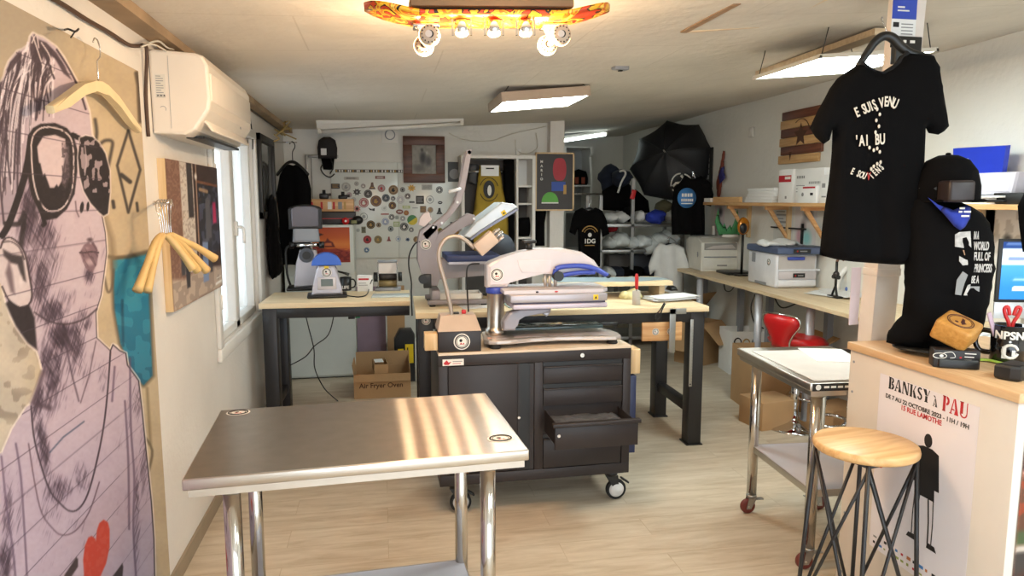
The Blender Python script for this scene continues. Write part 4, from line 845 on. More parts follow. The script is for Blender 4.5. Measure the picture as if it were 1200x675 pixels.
def cap_press():
    p = at(350, 342, Z=BH); t = thing('cap_press', 'grey cap heat press with a raised curved plate at the left wall', 'heat press', (p.x+.05, p.y+.18, BH), 3)
    G().box((0, 0, .01), (.3, .26, .02), BLKP, .006).ob('base', t)
    G().prism([(-.1, .02), (.11, .02), (.09, .2), (.07, .3), (-.05, .3), (-.08, .2)], .12, SILV, T((0, .06, 0)) @ RX(90), bev=.012).ob('stand', t)
    G().cyl((0, -.07, .26), (0, .05, .26), .055, DGRY).cyl((0, -.085, .26), (0, -.07, .26), .03, BLKP).ob('pivot', t)
    g = G(); g.cyl((-.11, -.03, .335), (.12, -.03, .335), .014, CHROME); g.cyl((-.12, -.03, .335), (-.09, -.03, .335), .026, BLKP); g.cyl((.09, -.03, .335), (.13, -.03, .335), .026, BLKP); g.ob('adjuster', t)
    n = 14; A = [math.radians(200+140*k/n) for k in range(n+1)]
    prof = [(-.12, 0), (.12, 0), (.12, .145)]+[(.12*math.cos(a), .145+.032*math.sin(a)) for a in np.linspace(0, PI, 12)]+[(-.12, .145)]
    G(T((0, -.02, .46)) @ RX(8)).prism(prof, .06, BLKP, T((0, .03, 0)) @ RX(90), bev=.008).ob('heating_shell', t)
    G(T((0, -.03, .47)) @ RX(8)).prism([(-.098, .006), (.098, .006), (.1, .135)]+[(.1*math.cos(a), .135+.025*math.sin(a)) for a in np.linspace(0.1, PI-.1, 10)]+[(-.1, .135)], .045, mat('pressing_plate', '#6d6a70', .25, .6), T((0, .012, 0)) @ RX(90), bev=.006).ob('heating_plate', t)
    G().prism([(-.1, .0), (.1, 0), (.09, .12), (-.09, .12)], .07, GRYP, T((0, .02, .355)) @ RX(90), bev=.02).ob('platen', t)
    G().tube([(-.11, 0, .33), (-.15, .0, .3), (-.15, .01, .12), (-.13, .02, .03)], .009, BLKP, sub=4).ob('lever', t)
cap_press()
# mug, white card box, tape dispenser, sheet
def mug(name, label, loc, rz, r=.04, h=.095, m=BLKP, text=(), mh=True):
    t = thing(name, label, 'mug', loc, rz)
    G().lathe([(0, .0), (r*.9, 0), (r, .004), (r, h), (r-.003, h), (r-.004, .008), (0, .008)], m, n=36).ob('cup', t)
    G().tube([(r-.004, 0, h*.82), (r+.018, 0, h*.8), (r+.03, 0, h*.55), (r+.022, 0, h*.27), (r-.003, 0, h*.18)], .0055, m, sub=5, n=10).ob('handle', t)
    if text:
        g = G()
        for body, z, sz in text:
            gg = G(); gg.text(body, sz, INKW, Matrix(), bold=sz*.03, ext=.0004); 
            for v in gg.bm.verts: a = v.co.x/r; zz = v.co.y; dz = v.co.z; v.co = V(((r+.0006+dz)*math.sin(a), -(r+.0006+dz)*math.cos(a), z+zz))
            me = bpy.data.meshes.new('t'); gg.bm.to_mesh(me); o_ = set(g.bm.verts); g.bm.from_mesh(me); k = g._mi(INKW)
            bpy.data.meshes.remove(me)
        g.ob('lettering', t)
    return t
p = at(405, 341, Z=BH); mug('mug', 'black mug with white capitals beside the mug press', (p.x, p.y+.04, BH), 0, .042, .1, BLKP, (('LIFE', .026, .032),))
p = at(428, 342, Z=BH)
t = thing('card_box', 'small white card box with red print standing on the left workbench', 'box', (p.x, p.y+.05, BH), -4); G().box((0, 0, .06), (.11, .06, .12), PAPER, .002).ob('box', t)
g = G(FR('-Y', (0, -.0305, 0))); g.b2((-.045, .085, 0), (.03, .098, .0005), INKR); g.b2((-.045, .06, 0), (.01, .065, .0005), INKG); g.b2((-.045, .045, 0), (.02, .05, .0005), INKG); g.ob('printing', t)
cable('short black cable with a plug in front of the white card box', [at(405, 346, Z=BH+.004), at(420, 348, Z=BH+.004), at(430, 345, Z=BH+.006), at(433, 335, Z=BH+.03), at(436, 328, Y=5.0)], .004)
p = at(455, 341, Z=BH)
t = thing('tape_dispenser', 'clear roll dispenser with black end caps on the left workbench', 'dispenser', (p.x, p.y+.06, BH), -2)
CLR = mat('clear_film', '#e3e1de', .15, var=0, trans=.75)
g = G(); g.box((0, 0, .01), (.19, .14, .02), GRYP, .004); g.ob('base', t)
for s in (-1, 1): G().b2((s*.07-.004, -.05, .02), (s*.07+.004, .05, .22), CLR, .002).ob('side_plate', t)
for z, m in ((.05, mat('amber_film', '#8d7a50', .3)), (.1, DARK)): G().cyl((-.066, 0, z), (.066, 0, z), .026, m, n=24).ob('roll', t)
G().b2((-.066, -.004, .125), (.066, .0, .215), mat('hanging_film', '#d9cfc8', .3)).ob('film', t); G().cyl((-.072, 0, .215), (.072, 0, .215), .011, GRYP).ob('guide_bar', t)
for s in (-1, 1): G().cyl((s*.076, 0, .1), (s*.105, 0, .1), .035, BLKP).ob('end_cap', t)
p = at(458, 347, Z=BH); tag(G(T((p.x, p.y, BT)) @ RZ(-3)).box((0, 0, .004), (.26, .17, .008), mat('frosted_acrylic', '#c9d2d2', .2), .002).ob('acrylic_sheet'), 'frosted acrylic sheet in front of the roll dispenser', 'sheet')
# ------------------------------------------------------------------ dark tool cabinet
CW, CD, C0, C1 = 1.0, .47, .165, .838
tc_ = thing('tool_cabinet', 'dark steel tool cabinet on castors with one drawer pulled open', 'cabinet', (.262, 3.42, 0), .8)
g = G(); g.b2((0, .02, C0), (CW, CD, C1), DARK, .003)
g.b2((0, 0, C0), (CW, .02, C0+.055), DARK, .002); g.b2((0, 0, C1-.055), (CW, .02, C1), DARK, .002)
for x in ((0, .045), (.485, .53), (.957, CW)): g.b2((x[0], 0, C0+.055), (x[1], .02, C1-.055), DARK, .002)
g.ob('carcass', tc_)
G().b2((.0, .0, C1), (CW, CD, C1+.012), wood('worn_top_sheet', '#cdb79c', '#e2d3bf', 'X', 2)).ob('top_sheet', tc_)
d = G(); d.b2((.048, .004, C0+.058), (.40, .02, C1-.058), DARK, .002); d.b2((.40, .004, C0+.058), (.482, .01, C1-.058), BLKP); d.b2((.40, .002, C0+.058), (.408, .02, C1-.058), DARK); d.b2((.462, .002, C0+.058), (.482, .02, C1-.058), DARK); dr = d.ob('door', tc_)
G().cyl((.405, .0, .5), (.405, .01, .5), .007, CHROME).ob('door_lock', dr)
zs = [(C1-.058, C1-.17), (C1-.173, C1-.285), (C1-.288, C1-.435), (C1-.438, C0+.058)]
for k, (z1, z0) in enumerate(zs):
    out = .235 if k == 2 else 0
    g = G(T((0, -out, 0))); g.b2((.533, .002, z0), (.954, .018, z1-.03), DARK, .002); g.b2((.533, -.004, z1-.03), (.954, .02, z1-.022), DARK, .002); g.b2((.533, .010, z1-.022), (.954, .018, z1), BLKP)
    if k == 2:
        g = G(T((0, -out, 0))); g.b2((.533, 0, z0), (.954, .016, z1-.03), DARK, .002); g.b2((.52, -.012, z1-.035), (.966, .02, z1-.015), DARK, .003)
    o = g.ob('drawer', tc_)
    if k == 2:
        g = G(T((0, -out, 0))); g.b2((.545, .02, z0+.01), (.548, .38, z1-.025), DARK); g.b2((.939, .02, z0+.01), (.942, .38, z1-.025), DARK); g.b2((.545, .02, z0+.008), (.942, .38, z0+.012), GRYP); g.ob('drawer_tray', o)
        g = G(T((0, -out, z1-.07))); R = random.Random(4); g.puff([(.555, .03), (.93, .03), (.93, .36), (.555, .36)], .03, mat('drawer_contents', '#8f8c8d', .3, .7, var=.3, vs=30), None, .025, lambda x, y: .006*math.sin(31*x+7*math.sin(23*y))+.004*math.sin(41*y)); g.ob('contents', o)
        G(T((0, -out, 0))).cyl((.552, -.002, z0+.07), (.552, .004, z0+.07), .008, CHROME).ob('drawer_lock', o)
G().cyl((.735, -.004, C1-.028), (.735, .004, C1-.028), .011, CHROME).ob('cabinet_lock', tc_)
g = G(FR('-Y', (.02, -.0006, C1-.035))); g.b2((0, -.016, 0), (.105, .016, .0006), INKW); g.prism([(.004, -.004), (.02, .012), (.03, 0), (.045, .004), (.03, -.012), (.012, -.012)], .0004, INKR, z0=.0006); g.b2((.05, .002, .0006), (.098, .006, .001), INKG); g.b2((.05, -.008, .0006), (.09, -.005, .001), INKR); g.ob('label_plate', tc_)
WHC = mat('castor_wheel_white', '#cfccc8', .4)
for x in (.085, CW-.075):
    for y in (.06, CD-.06):
        g = G(); g.box((x, y, C0-.004), (.1, .085, .008), BLKP, .002); g.cyl((x, y, C0-.03), (x, y, C0-.008), .032, BLKP)
        for s in (-1, 1): g.prism([(x-.035, C0-.028), (x+.03, C0-.028), (x+.036, .055), (x+.014, .055)], .004, BLKP, T((0, y+s*.02+.002, 0)) @ RX(90))
        g.box((x+.075, y, .1), (.05, .03, .01), BLKP, .003, T((x+.075, y, .1)) @ RY(35) @ T((-x-.075, -y, -.1))); f = g.ob('castor', tc_)
        L = T((x+.025, y, .055)) @ RX(90); G(L).lathe([(.042, -.014), (.051, -.014), (.055, -.009), (.055, .009), (.051, .014), (.042, .014)], RUB).ob('tyre', f); G(L).lathe([(0, -.03), (.010, -.03), (.012, -.026), (.030, -.025), (.042, -.013), (.042, .013), (.030, .025), (.012, .026), (.010, .03), (0, .03)], WHC).ob('wheel', f)
CT = C1+.0125
def world(t, x, y, z): return t.matrix_world @ V((x, y, z))
bpy.context.view_layer.update()
o = G().b2((0, 0, 0), (.06, .11, .13), PINEZ, .002).ob('pine_block'); o.location = (1.266, 3.47, .69); tag(o, 'raw pine block fixed to the right side of the tool cabinet', 'block')
o = G().b2((0, 0, 0), (.035, .16, .42), mat('navy_panel', '#232c4e', .45), .003).ob('navy_metal_sheet'); o.location = (1.268, 3.46, .262); tag(o, 'dark navy metal sheet on the right side of the tool cabinet', 'sheet')
# control box with a curved pipe
t = thing('control_box', 'black and beige control box with a curved pipe on the tool cabinet', 'control box', (.37, 3.53, CT))
G().box((0, 0, .052), (.213, .19, .104), mat('control_box_black', '#241f20', .45), .003).ob('housing', t)
vs = G(); lo = [(-.1075, -.097), (.1075, -.097), (.1075, .097), (-.1075, .097)]
h = [vs.bm.verts.new((x, y, .1045)) for x, y in lo]; k = [vs.bm.verts.new((x*.82, y*.55+.03, .172)) for x, y in lo]
vs.bm.faces.new(h[::-1]); vs.bm.faces.new(k); [vs.bm.faces.new((h[i], h[(i+1) % 4], k[(i+1) % 4], k[i])) for i in range(4)]
vs._fin(vs.bm.verts[:], BEIGEW := mat('beige_enamel', '#b9a798', .45)); vs.ob('lid', t)
badge('round_badge', None, FR('-Y', (.01, -.0955, .052)), .041, parent=t)
G().box((.035, .03, .182), (.022, .018, .02), REDP, .003).box((-.005, .03, .177), (.03, .03, .008), BLKP, .002).ob('switch', t)
G().box((-.14, -.045, .052), (.065, .075, .085), PINEZ, .003).cyl((-.115, -.03, .08), (-.105, 0, .1), .008, BLKP).ob('wooden_handle', t)
pp = [at(*q, Y=3.55)-V((.37, 3.53, CT)) for q in ((530.5, 382), (529.5, 372), (527.8, 359), (521, 330), (514.5, 306), (515.5, 290), (524, 279), (536, 277), (546, 282), (556, 291))]
G().tube(pp, .0105, mat('beige_pipe', '#a99d92', .4, .4), sub=5, n=14).ob('curved_pipe', t)
hc = at(569, 285, Y=3.55)-V((.37, 3.53, CT)); L = T(hc) @ RY(-40)
G(L).box((0, 0, 0), (.115, .07, .07), BEIGEW, .004).ob('junction_head', t)
g = G(L); R = random.Random(1)
for k in range(9): g.cyl((.055, -.03+.0075*k, -.03+.007*(k*3 % 9)), (.085+.02*R.random(), -.03+.0075*k, -.03+.007*(k*3 % 9)), .006, CHROME if k % 2 else ALU, n=8)
g.ob('fittings', t)
cable('thin black cable rising from the control box to the back press', [at(550, 376, Y=3.57), at(549, 366, Y=3.62), at(547.5, 340, Y=3.7), at(547, 318, Y=3.78), at(551, 310, Y=3.82), at(562, 309, Y=3.8)], .0045)

# front heat press (blue handle)
pz = [(.505, 3.45)]
t = thing('heat_press', 'pale grey swing heat press with a blue handle on the tool cabinet', 'heat press', (.50, 3.60, CT), .5)
g = G()   # cast base: frame with four windows
out = [(0, -.09), (.02, -.125), (.06, -.14), (.13, -.135), (.24, -.095), (.38, -.08), (.52, -.095), (.63, -.13), (.69, -.135), (.725, -.11), (.735, -.04), (.72, .06), (.68, .13), (.60, .16), (.08, .16), (.02, .12)]
g.prism(out, .022, ALU, T((0, 0, .022)), bev=.006); g.prism([(x*.9+.035, y*.82+.005) for x, y in out], .02, mat('base_pocket', '#b5aaab', .4, .3), T((0, 0, .018)))
for x0, x1, y0, y1 in ((.035, .125, -.095, -.02), (.165, .33, -.065, .03), (.355, .53, -.065, .03), (.57, .68, -.09, .02)): g.b2((x0, y0, .0435), (x1, y1, .0455), mat('base_pocket', '', .4))
g.ob('base', t)
for x, y in ((.055, -.11), (.68, -.1), (.07, .12), (.62, .12)): G().lathe([(.026, 0), (.03, .006), (.024, .02), (0, .022)], RUB, c=(x, y, 0)).ob('rubber_foot', t)
G(FR('+Z', (.02, -.1, .0445))).box((.012, .03, .001), (.02, .03, .002), mat('pink_sticker', '#e0b0a0', .5)).ob('sticker', t)
g = G(); g.lathe([(.056, .04), (.056, .07), (.048, .078), (.045, .085), (.045, .262), (.05, .27)], STEEL, c=(.085, .05, 0), n=36); g.ob('column', t)
G().lathe([(.046, .262), (.052, .266), (.052, .292), (.046, .296)], BLUE, c=(.085, .05, 0), n=36).ob('blue_collar', t)
arm = [(.03, .295), (.03, .415), (.05, .43), (.12, .455), (.22, .482), (.33, .497), (.44, .495), (.54, .475), (.61, .43), (.65, .375), (.62, .36), (.5, .37), (.4, .36), (.33, .365), (.22, .36), (.16, .345), (.14, .295)]
G().prism(arm, .11, LILAC, T((0, .105, 0)) @ RX(90), bev=.02).ob('swing_arm', t)
g = G(); g.prism([(.215, .375), (.365, .372), (.372, .435), (.19, .44), (.20, .40)], .004, mat('arm_cover_enamel', '#d3cbd0', .35), T((0, -.004, 0)) @ RX(90), bev=.0015); g.ob('arm_cover', t)
badge('round_badge', None, FR('-Y', (.083, -.0055, .365)), .035, parent=t)
G().cyl((.265, .05, .49), (.265, .05, .525), .018, BLKP).box((.265, .05, .53), (.075, .028, .018), BLKP, .006).ob('pressure_knob', t)
g = G(); g.tube([(.39, -.03, .39), (.42, -.032, .402), (.50, -.034, .406), (.57, -.034, .398), (.62, -.034, .38), (.672, -.034, .352)], [.014, .013, .013, .014, .014, .012], BLUE, sub=5); g.tube([(.40, -.03, .348), (.45, -.034, .362), (.52, -.034, .37), (.60, -.034, .37)], .012, BLUE, sub=5); g.tube([(.39, -.03, .35), (.385, -.03, .37), (.39, -.03, .39)], .013, BLUE, sub=3); g.ob('blue_handle', t)
G().cyl((.40, -.06, .355), (.40, -.005, .355), .026, BLKP).ob('handle_knob', t); G().sph((.675, -.034, .35), (.016, .013, .013), BLKP).ob('handle_tip', t)
for x in (.345, .37, .40): G().cyl((x, .02, .285), (x, .02, .37), .009, ALU).ob('lift_post', t)
g = G(); g.b2((.125, -.16, .236), (.63, .20, .275), SILV, .004); g.ob('heater_block', t)
G().prism([(.10, -.12), (.62, -.12), (.655, -.08), (.655, .16), (.10, .16)], .018, LILAC, T((0, 0, .2755))).ob('heater_cover', t)
G(FR('-Y', (.555, -.1605, .243))).b2((0, 0, 0), (.026, .026, .001), YEL).prism([(.005, .006), (.021, .006), (.013, .02)], .0004, INKB, z0=.001).ob('warning_label', t)
G(FR('-Y', (.27, -.1205, .284))).sph((0, 0, 0), (.008, .005, .002), DARK).sph((.1, 0, 0), (.01, .004, .002), REDP).ob('indicator_lamp', t)
g = G(); g.b2((.14, -.15, .20), (.635, .19, .226), mat('lower_platen_lilac', '#c6bfcf', .4, .2), .006); g.b2((.15, -.14, .226), (.625, .18, .234), mat('silicone_pad', '#5b5566', .6)); g.ob('lower_platen', t)
br = [(.09, .083), (.09, .13), (.12, .175), (.18, .195), (.34, .198), (.34, .17), (.20, .165), (.165, .145), (.155, .11), (.155, .083)]
G().prism(br, .07, mat('bracket_grey', '#928d92', .4, .3), T((.01, -.02, 0)) @ RX(90), bev=.01).ob('c_bracket', t); G().prism([(.29, .2), (.35, .2), (.335, .16), (.32, .148), (.305, .16)], .05, SILV, T((.01, -.03, 0)) @ RX(90), bev=.006).ob('bracket_knob', t)
g = G(); g.b2((.11, -.01, .066), (.66, .13, .082), mat('dark_glass_slide', '#39494a', .12), .003); g.ob('slide_plate', t)
G().tube([(.66, .06, .072), (.70, .06, .076), (.76, .05, .074)], [.008, .01, .014], BLKP).ob('slide_handle', t)

# back heat press (opened clamshell)
o3 = V((at(500, 345, Z=BH).x, 4.62, BH)); b4 = lambda px, py, y=4.62: at(px, py, Y=y)-o3
def P2(pts): return [((q := b4(*p)).x, q.z) for p in pts]
t = thing('heat_press', 'grey clamshell heat press standing open on the long workbench', 'heat press', o3)
SG = mat('warm_grey_enamel', '#8b8384', .4, .2)
def plate(name, pts, y0, y1, m, bev=.004): return G().prism(P2(pts), y1-y0, m, T((0, y1, 0)) @ RX(90), bev=bev).ob(name, t)
def slabs(name, pts, m, ys=((-.05, -.035), (.07, .085))):
    g = G()
    for a, b in ys: g.prism(P2(pts), b-a, m, T((0, b, 0)) @ RX(90), bev=.003)
    return g.ob(name, t)
for k, (a, b) in enumerate(((-.05, -.035), (.07, .085))):
    G().prism(P2([(489, 282), (492, 270), (503, 262), (512, 264), (513, 275), (507, 285), (513, 303), (566, 306), (567, 322), (514, 326), (512, 334), (500, 334), (493, 318), (489, 305)]), b-a, SG, T((0, b, 0)) @ RX(90), bev=.003).ob('side_frame', t)
badge('round_badge', None, FR('-Y', b4(498.5, 286)+V((0, -.0515, 0))), .033, parent=t)
G().prism(P2([(497, 266), (490, 263), (492, 255), (496, 250), (502, 248), (506, 257)]), .09, mat('pale_pink_enamel', '#cfc0bd', .4), T((0, .06, 0)) @ RX(90), bev=.004).ob('counterweight_cover', t)
LV = [(494, 274), (508, 262), (524, 250), (532, 238), (537, 222), (541, 202), (544, 184), (547, 176), (552, 175), (551, 183), (547, 204), (543, 226), (539, 238), (533, 246), (523, 258), (510, 270), (500, 281)]
for a, b in ((-.05, -.035), (.07, .085)): G().prism(P2(LV), b-a, SG, T((0, b, 0)) @ RX(90), bev=.003).ob('lever_arm', t)
G().cyl(b4(549, 179)+V((0, -.05, 0)), b4(549, 179)+V((0, .085, 0)), .012, CHROME).ob('lever_grip', t)
G().tube([b4(537, 221)+V((0, -.045, 0)), b4(536, 222)+V((0, -.09, 0)), b4(524, 225)+V((0, -.1, 0))], .011, mat('white_grip', '#dedede', .3), sub=3).ob('side_grip', t)
for a, b in ((-.033, -.02), (.055, .068)): G().prism(P2([(508, 277), (530, 262), (548, 250), (556, 252), (556, 260), (540, 268), (516, 284), (510, 300), (505, 292)]), b-a, SG, T((0, b, 0)) @ RX(90), bev=.003).ob('link_arm', t)
g = G()
for q in ((535, 237), (517, 261), (554, 256), (507, 266)): g.cyl(b4(*q)+V((0, -.062, 0)), b4(*q)+V((0, .095, 0)), .008, GALV, n=14)
g.ob('pivot_bolt', t)
PL = P2([(540, 276), (555, 259), (584, 237), (598, 239), (602, 243), (560, 268), (548, 278)])
G().prism(PL, .32, mat('upper_platen_enamel', '#c2c6c8', .3, .3), T((0, .18, 0)) @ RX(90), bev=.008).ob('upper_platen', t)
G().prism(P2([(548, 278.5), (560, 268.5), (602, 243.6), (603, 246), (562, 271), (550, 280)]), .3, mat('pressing_plate', '#6d6a70', .25, .6), T((0, .17, 0)) @ RX(90)).ob('hot_plate', t)
G(T(b4(586, 249)+V((0, -.1415, 0))) @ FR('-Y') @ RZ(33)).box((0, 0, 0), (.03, .03, .001), YEL).prism([(-.008, -.007), (.008, -.007), (0, .008)], .001, INKB).ob('warning_label', t)
g = G(); g.b2((b4(521, 300).x, -.2, b4(521, 304).z), (b4(578, 300).x+.02, .2, b4(521, 297).z), mat('navy_silicone_pad', '#27345f', .5), .004); g.b2((b4(523, 300).x, -.19, b4(521, 307).z), (b4(576, 300).x+.02, .19, b4(521, 304).z), SILV); g.ob('lower_platen', t)
g = G(); g.b2((b4(535, 306).x, -.02, b4(535, 322).z), (b4(560, 306).x, .06, b4(535, 306).z), SG); g.ob('platen_post', t)
g = G(); g.b2((-.03, -.16, .012), (.36, -.12, .04), SG, .003); g.b2((-.03, .12, .012), (.36, .16, .04), SG, .003); g.b2((.0, -.13, .012), (.05, .14, .1), SG, .003); g.ob('base_frame', t)
for x in (0, .33):
    for y in (-.14, .14): G().cyl((x, y, 0), (x, y, .013), .02, RUB).ob('rubber_foot', t)
G().cyl(b4(495, 326)+V((0, -.09, 0)), b4(495, 326)+V((0, -.03, 0)), .028, BLKP).ob('adjust_knob', t); G().box(b4(500, 328)+V((0, -.06, 0)), (.05, .04, .09), BLKP, .004).ob('power_inlet', t)
cable('black power cable curving down beside the open clamshell press', [at(492, 283, Y=4.57), at(486, 286, Y=4.6), at(480, 298, Y=4.65), at(479, 312, Y=4.68), at(482, 330, Y=4.72), at(482, 345, Y=4.72), at(483, 370, Y=4.72)], .005)
o = G().sph((0, 0, 0), (.12, .1, .12), mat('charcoal_cap_cloth', '#2c3038', .8)).box((0, -.12, -.07), (.15, .12, .012), mat('charcoal_cap_cloth', '', .8), .005).ob('cap'); q = at(584, 292, Y=4.95); o.location = q; tag(o, 'dark charcoal cap resting behind the open clamshell press', 'cap')
bpy.context.view_layer.update()

# the long bench's clutter
def onb(px, py, dy=0, z=BT): q = at(px, py, Z=z); return V((q.x, q.y+dy, z))
t = thing('shallow_tray', 'shallow white tray at the left end of the long workbench', 'tray', onb(534, 352, .02), -2)
g = G(); g.b2((-.17, -.09, 0), (.17, .09, .006), PWHT)
for a, b in (((-.17, -.09), (.17, -.082)), ((-.17, .082), (.17, .09)), ((-.17, -.09), (-.162, .09)), ((.162, -.09), (.17, .09))): g.b2((a[0], a[1], 0), (b[0], b[1], .055), PWHT, .002)
g.ob('tray', t)
o = G(RZ(8)).box((0, 0, .0015), (.21, .3, .003), PAPER).ob('paper_sheet'); o.location = onb(556, 358, .02); tag(o, 'white paper sheet on the long workbench behind the steel column', 'paper')
g = G(); g.tube([(0, 0, .012), (.03, .01, .03), (.07, .02, .028), (.1, .02, .012)], .007, BLKP, sub=4).tube([(.0, .02, .01), (.04, .05, .02), (.09, .06, .01)], .006, DARK, sub=4); o = g.ob('pliers'); o.location = onb(557, 350, .03); tag(o, 'small black pliers lying beside the white tray', 'pliers')
t = thing('raised_board', 'pale ply board on feet with a grey-blue sheet on top on the long workbench', 'board', (1.12, 4.62, BT), -2)
g = G(); g.b2((0, 0, .085), (.86, .32, .115), PLY, .002); g.ob('board', t)
for x in (.05, .78): G().b2((x, .05, 0), (x+.04, .27, .085), PLY).ob('foot', t)
o = G(RZ(-6)).prism([(0, 0), (.60, .02), (.84, .12), (.8, .25), (.02, .3)], .004, mat('grey_blue_sheet', '#8fa0a8', .4)).ob('cutting_mat'); o.location = (1.14, 4.65, BT+.1155); tag(o, 'grey-blue cutting mat on the raised ply board', 'mat')
o = G(RZ(3)).box((0, 0, .003), (.42, .24, .006), mat('teal_film', '#a9c2c4', .15)).ob('film_sheet'); o.location = (.98, 4.45, BT); tag(o, 'pale teal film sheet lying behind the blue-handled heat press', 'film')
o = G().puff([(-.07, -.05), (.05, -.06), (.09, 0), (.05, .06), (-.05, .06), (-.09, .01)], .13, mat('cream_cloth', '#d8cf9c', .9), None, .014, lambda x, y: .01*math.sin(60*x+30*y), r=.08, flat=True).ob('cloth'); o.location = onb(741, 350, .02); tag(o, 'crumpled cream cloth on the long workbench', 'cloth')
t = thing('glue_pot', 'clear pot holding a red-handled brush on the long workbench', 'pot', onb(745.5, 357)); G().lathe([(0, 0), (.024, 0), (.026, .003), (.026, .09), (.024, .092), (.0235, .006), (0, .006)], mat('frosted_pot', '#d6cfc6', .3, var=0, trans=.4)).ob('pot', t)
G().cyl((0, 0, .008), (.002, 0, .12), .004, INKG).lathe([(.007, .1), (.011, .11), (.012, .18), (.008, .2), (0, .202)], REDP, n=14).ob('brush', t)
g = G(); R = random.Random(6)
for k in range(4): g.puff([(-.16, -.1), (.16, -.1), (.16, .1), (-.16, .1)], .003, PAPER, T((R.uniform(-.03, .03), R.uniform(-.02, .02), .004+.006*k)) @ RZ(R.uniform(-14, 14)), .04, lambda x, y: .006*(1+math.sin(12*x+5*y)))
o = g.ob('paper_pile'); o.location = onb(787, 352, .03); tag(o, 'loose pile of white sheets on the right end of the long workbench', 'papers')
o = G().puff([(-.03, -.055), (.03, -.055), (.033, .03), (.02, .06), (-.02, .06), (-.033, .03)], .07, BLKP, None, .012, None, r=.045, flat=True).ob('computer_mouse'); o.location = onb(791, 346, .06); o.location.z += .032; tag(o, 'black computer mouse on the white sheets at the long workbench end', 'mouse')
# hanging on the bench front
q = at(775, 388, Y=4.21)
t = thing('badge_plank', 'pine plank with two round badges hanging under the long workbench top', 'plank', (q.x, 4.205, q.z), -1.5); G().box((0, 0, 0), (.265, .022, .12), PINEX, .002).box((-.08, .015, .08), (.02, .02, .1), PINEZ).box((.08, .015, .08), (.02, .02, .1), PINEZ).ob('plank', t)
badge('badge', None, FR('-Y', (-.045, -.0115, 0)), .022, parent=t); badge('badge', None, FR('-Y', (.055, -.0115, 0)), .022, parent=t)
q = at(787, 387, Y=4.17); o = G().b2((-.02, 0, -.14), (.02, .005, .14), GALV, .001).b2((-.02, 0, .105), (.09, .005, .14), GALV, .001).ob('steel_square'); o.location = (q.x, 4.155, q.z); tag(o, 'steel try square hanging on the front edge of the long workbench', 'square')
q = at(810, 414, Y=4.19); g = G(); g.b2((-.011, 0, -.22), (.011, .002, .22), GALV, .001); g.cyl((0, -.001, -.205), (0, .003, -.205), .005, BLKP)
for k in range(20): g.b2((.004, -.0006, -.19+.02*k), (.010, .0, -.189+.02*k), INKB)
o = g.ob('steel_ruler'); o.location = (q.x, 4.19, q.z); tag(o, 'long steel ruler hanging on the front right leg of the long workbench', 'ruler')
g = G()
for s in (-1, 1): g.tube([(s*.004, 0, .05), (s*.006, 0, 0), (s*.016, 0, -.045), (s*.006, 0, -.075), (s*.002, 0, -.05)], .004, BLKP, sub=4)
o = g.ob('scissors'); q = at(774, 363, Y=4.185); o.location = (q.x, 4.175, q.z); o.rotation_euler = (0, .5, 0); tag(o, 'small black snips hanging at the front edge of the long workbench', 'snips')
badge('round_badge', 'round badge on the left front leg of the long workbench', FR('-Y', (at(499.5, 376, Y=4.24).x, 4.2455, at(499.5, 376, Y=4.24).z)), .026, group=None)
t = thing('bucket', 'white plastic bucket on the floor behind the long workbench', 'bucket', (at(795, 412, Z=0).x-.02, at(795, 412, Z=0).y, 0)); G().lathe([(0, 0), (.1, 0), (.105, .006), (.125, .2), (.13, .2), (.13, .21), (.12, .21), (.1, .01), (0, .01)], PWHT).ob('pail', t); G().tube([(-.125, 0, .19), (-.11, -.09, .1), (0, -.14, .05), (.11, -.09, .1), (.125, 0, .19)], .003, CHROME, sub=4).ob('handle', t)
o = G().box((0, 0, .1), (.3, .2, .2), DGRY, .006).ob('grey_case'); o.location = (1.45, 4.62, .0); tag(o, 'dark grey case on the floor under the long workbench', 'case')
# ------------------------------------------------------------------ back wall: magnetic board with its stickers
BW = YB-.001
q0, q1 = at(391, 303, Y=6.975), at(541, 191, Y=6.975)
t = thing('whiteboard', 'white enamel board on the back wall covered with stickers', 'whiteboard', (0, 0, 0))
ENA = mat('white_enamel_board', '#dadcd6', .22, var=.02)
xm = (q0.x+q1.x)/2
G().b2((q0.x, 6.975, q0.z), (xm, BW, q1.z), ENA, .002).b2((xm+.002, 6.975, q0.z), (q1.x, BW, q1.z), ENA, .002).ob('panel', t)
a, b = at(393, 202, Y=6.974), at(472, 199, Y=6.974); g = G(); g.b2((a.x, 6.973, a.z), (b.x, 6.9745, b.z), mat('dark_tape', '#5c564c', .6)); R = random.Random(3)
for k in range(24): x = a.x+(b.x-a.x)*(k+R.random()*.6)/24; g.b2((x, 6.9722, a.z+.004), (x+.012, 6.973, b.z-.004), INKW if k % 3 else INKO)
g.ob('patterned_tape', t)
SB = 6.9735
def smat(h): return mat('sticker_'+h.strip('#'), h, .5, var=.12, vs=60)
def A1(x, y): return at(380+x*.1629, 190+y*.1629, Y=SB)
def B1(x, y): return at(440+x*.1629, 200+y*.1629, Y=SB)
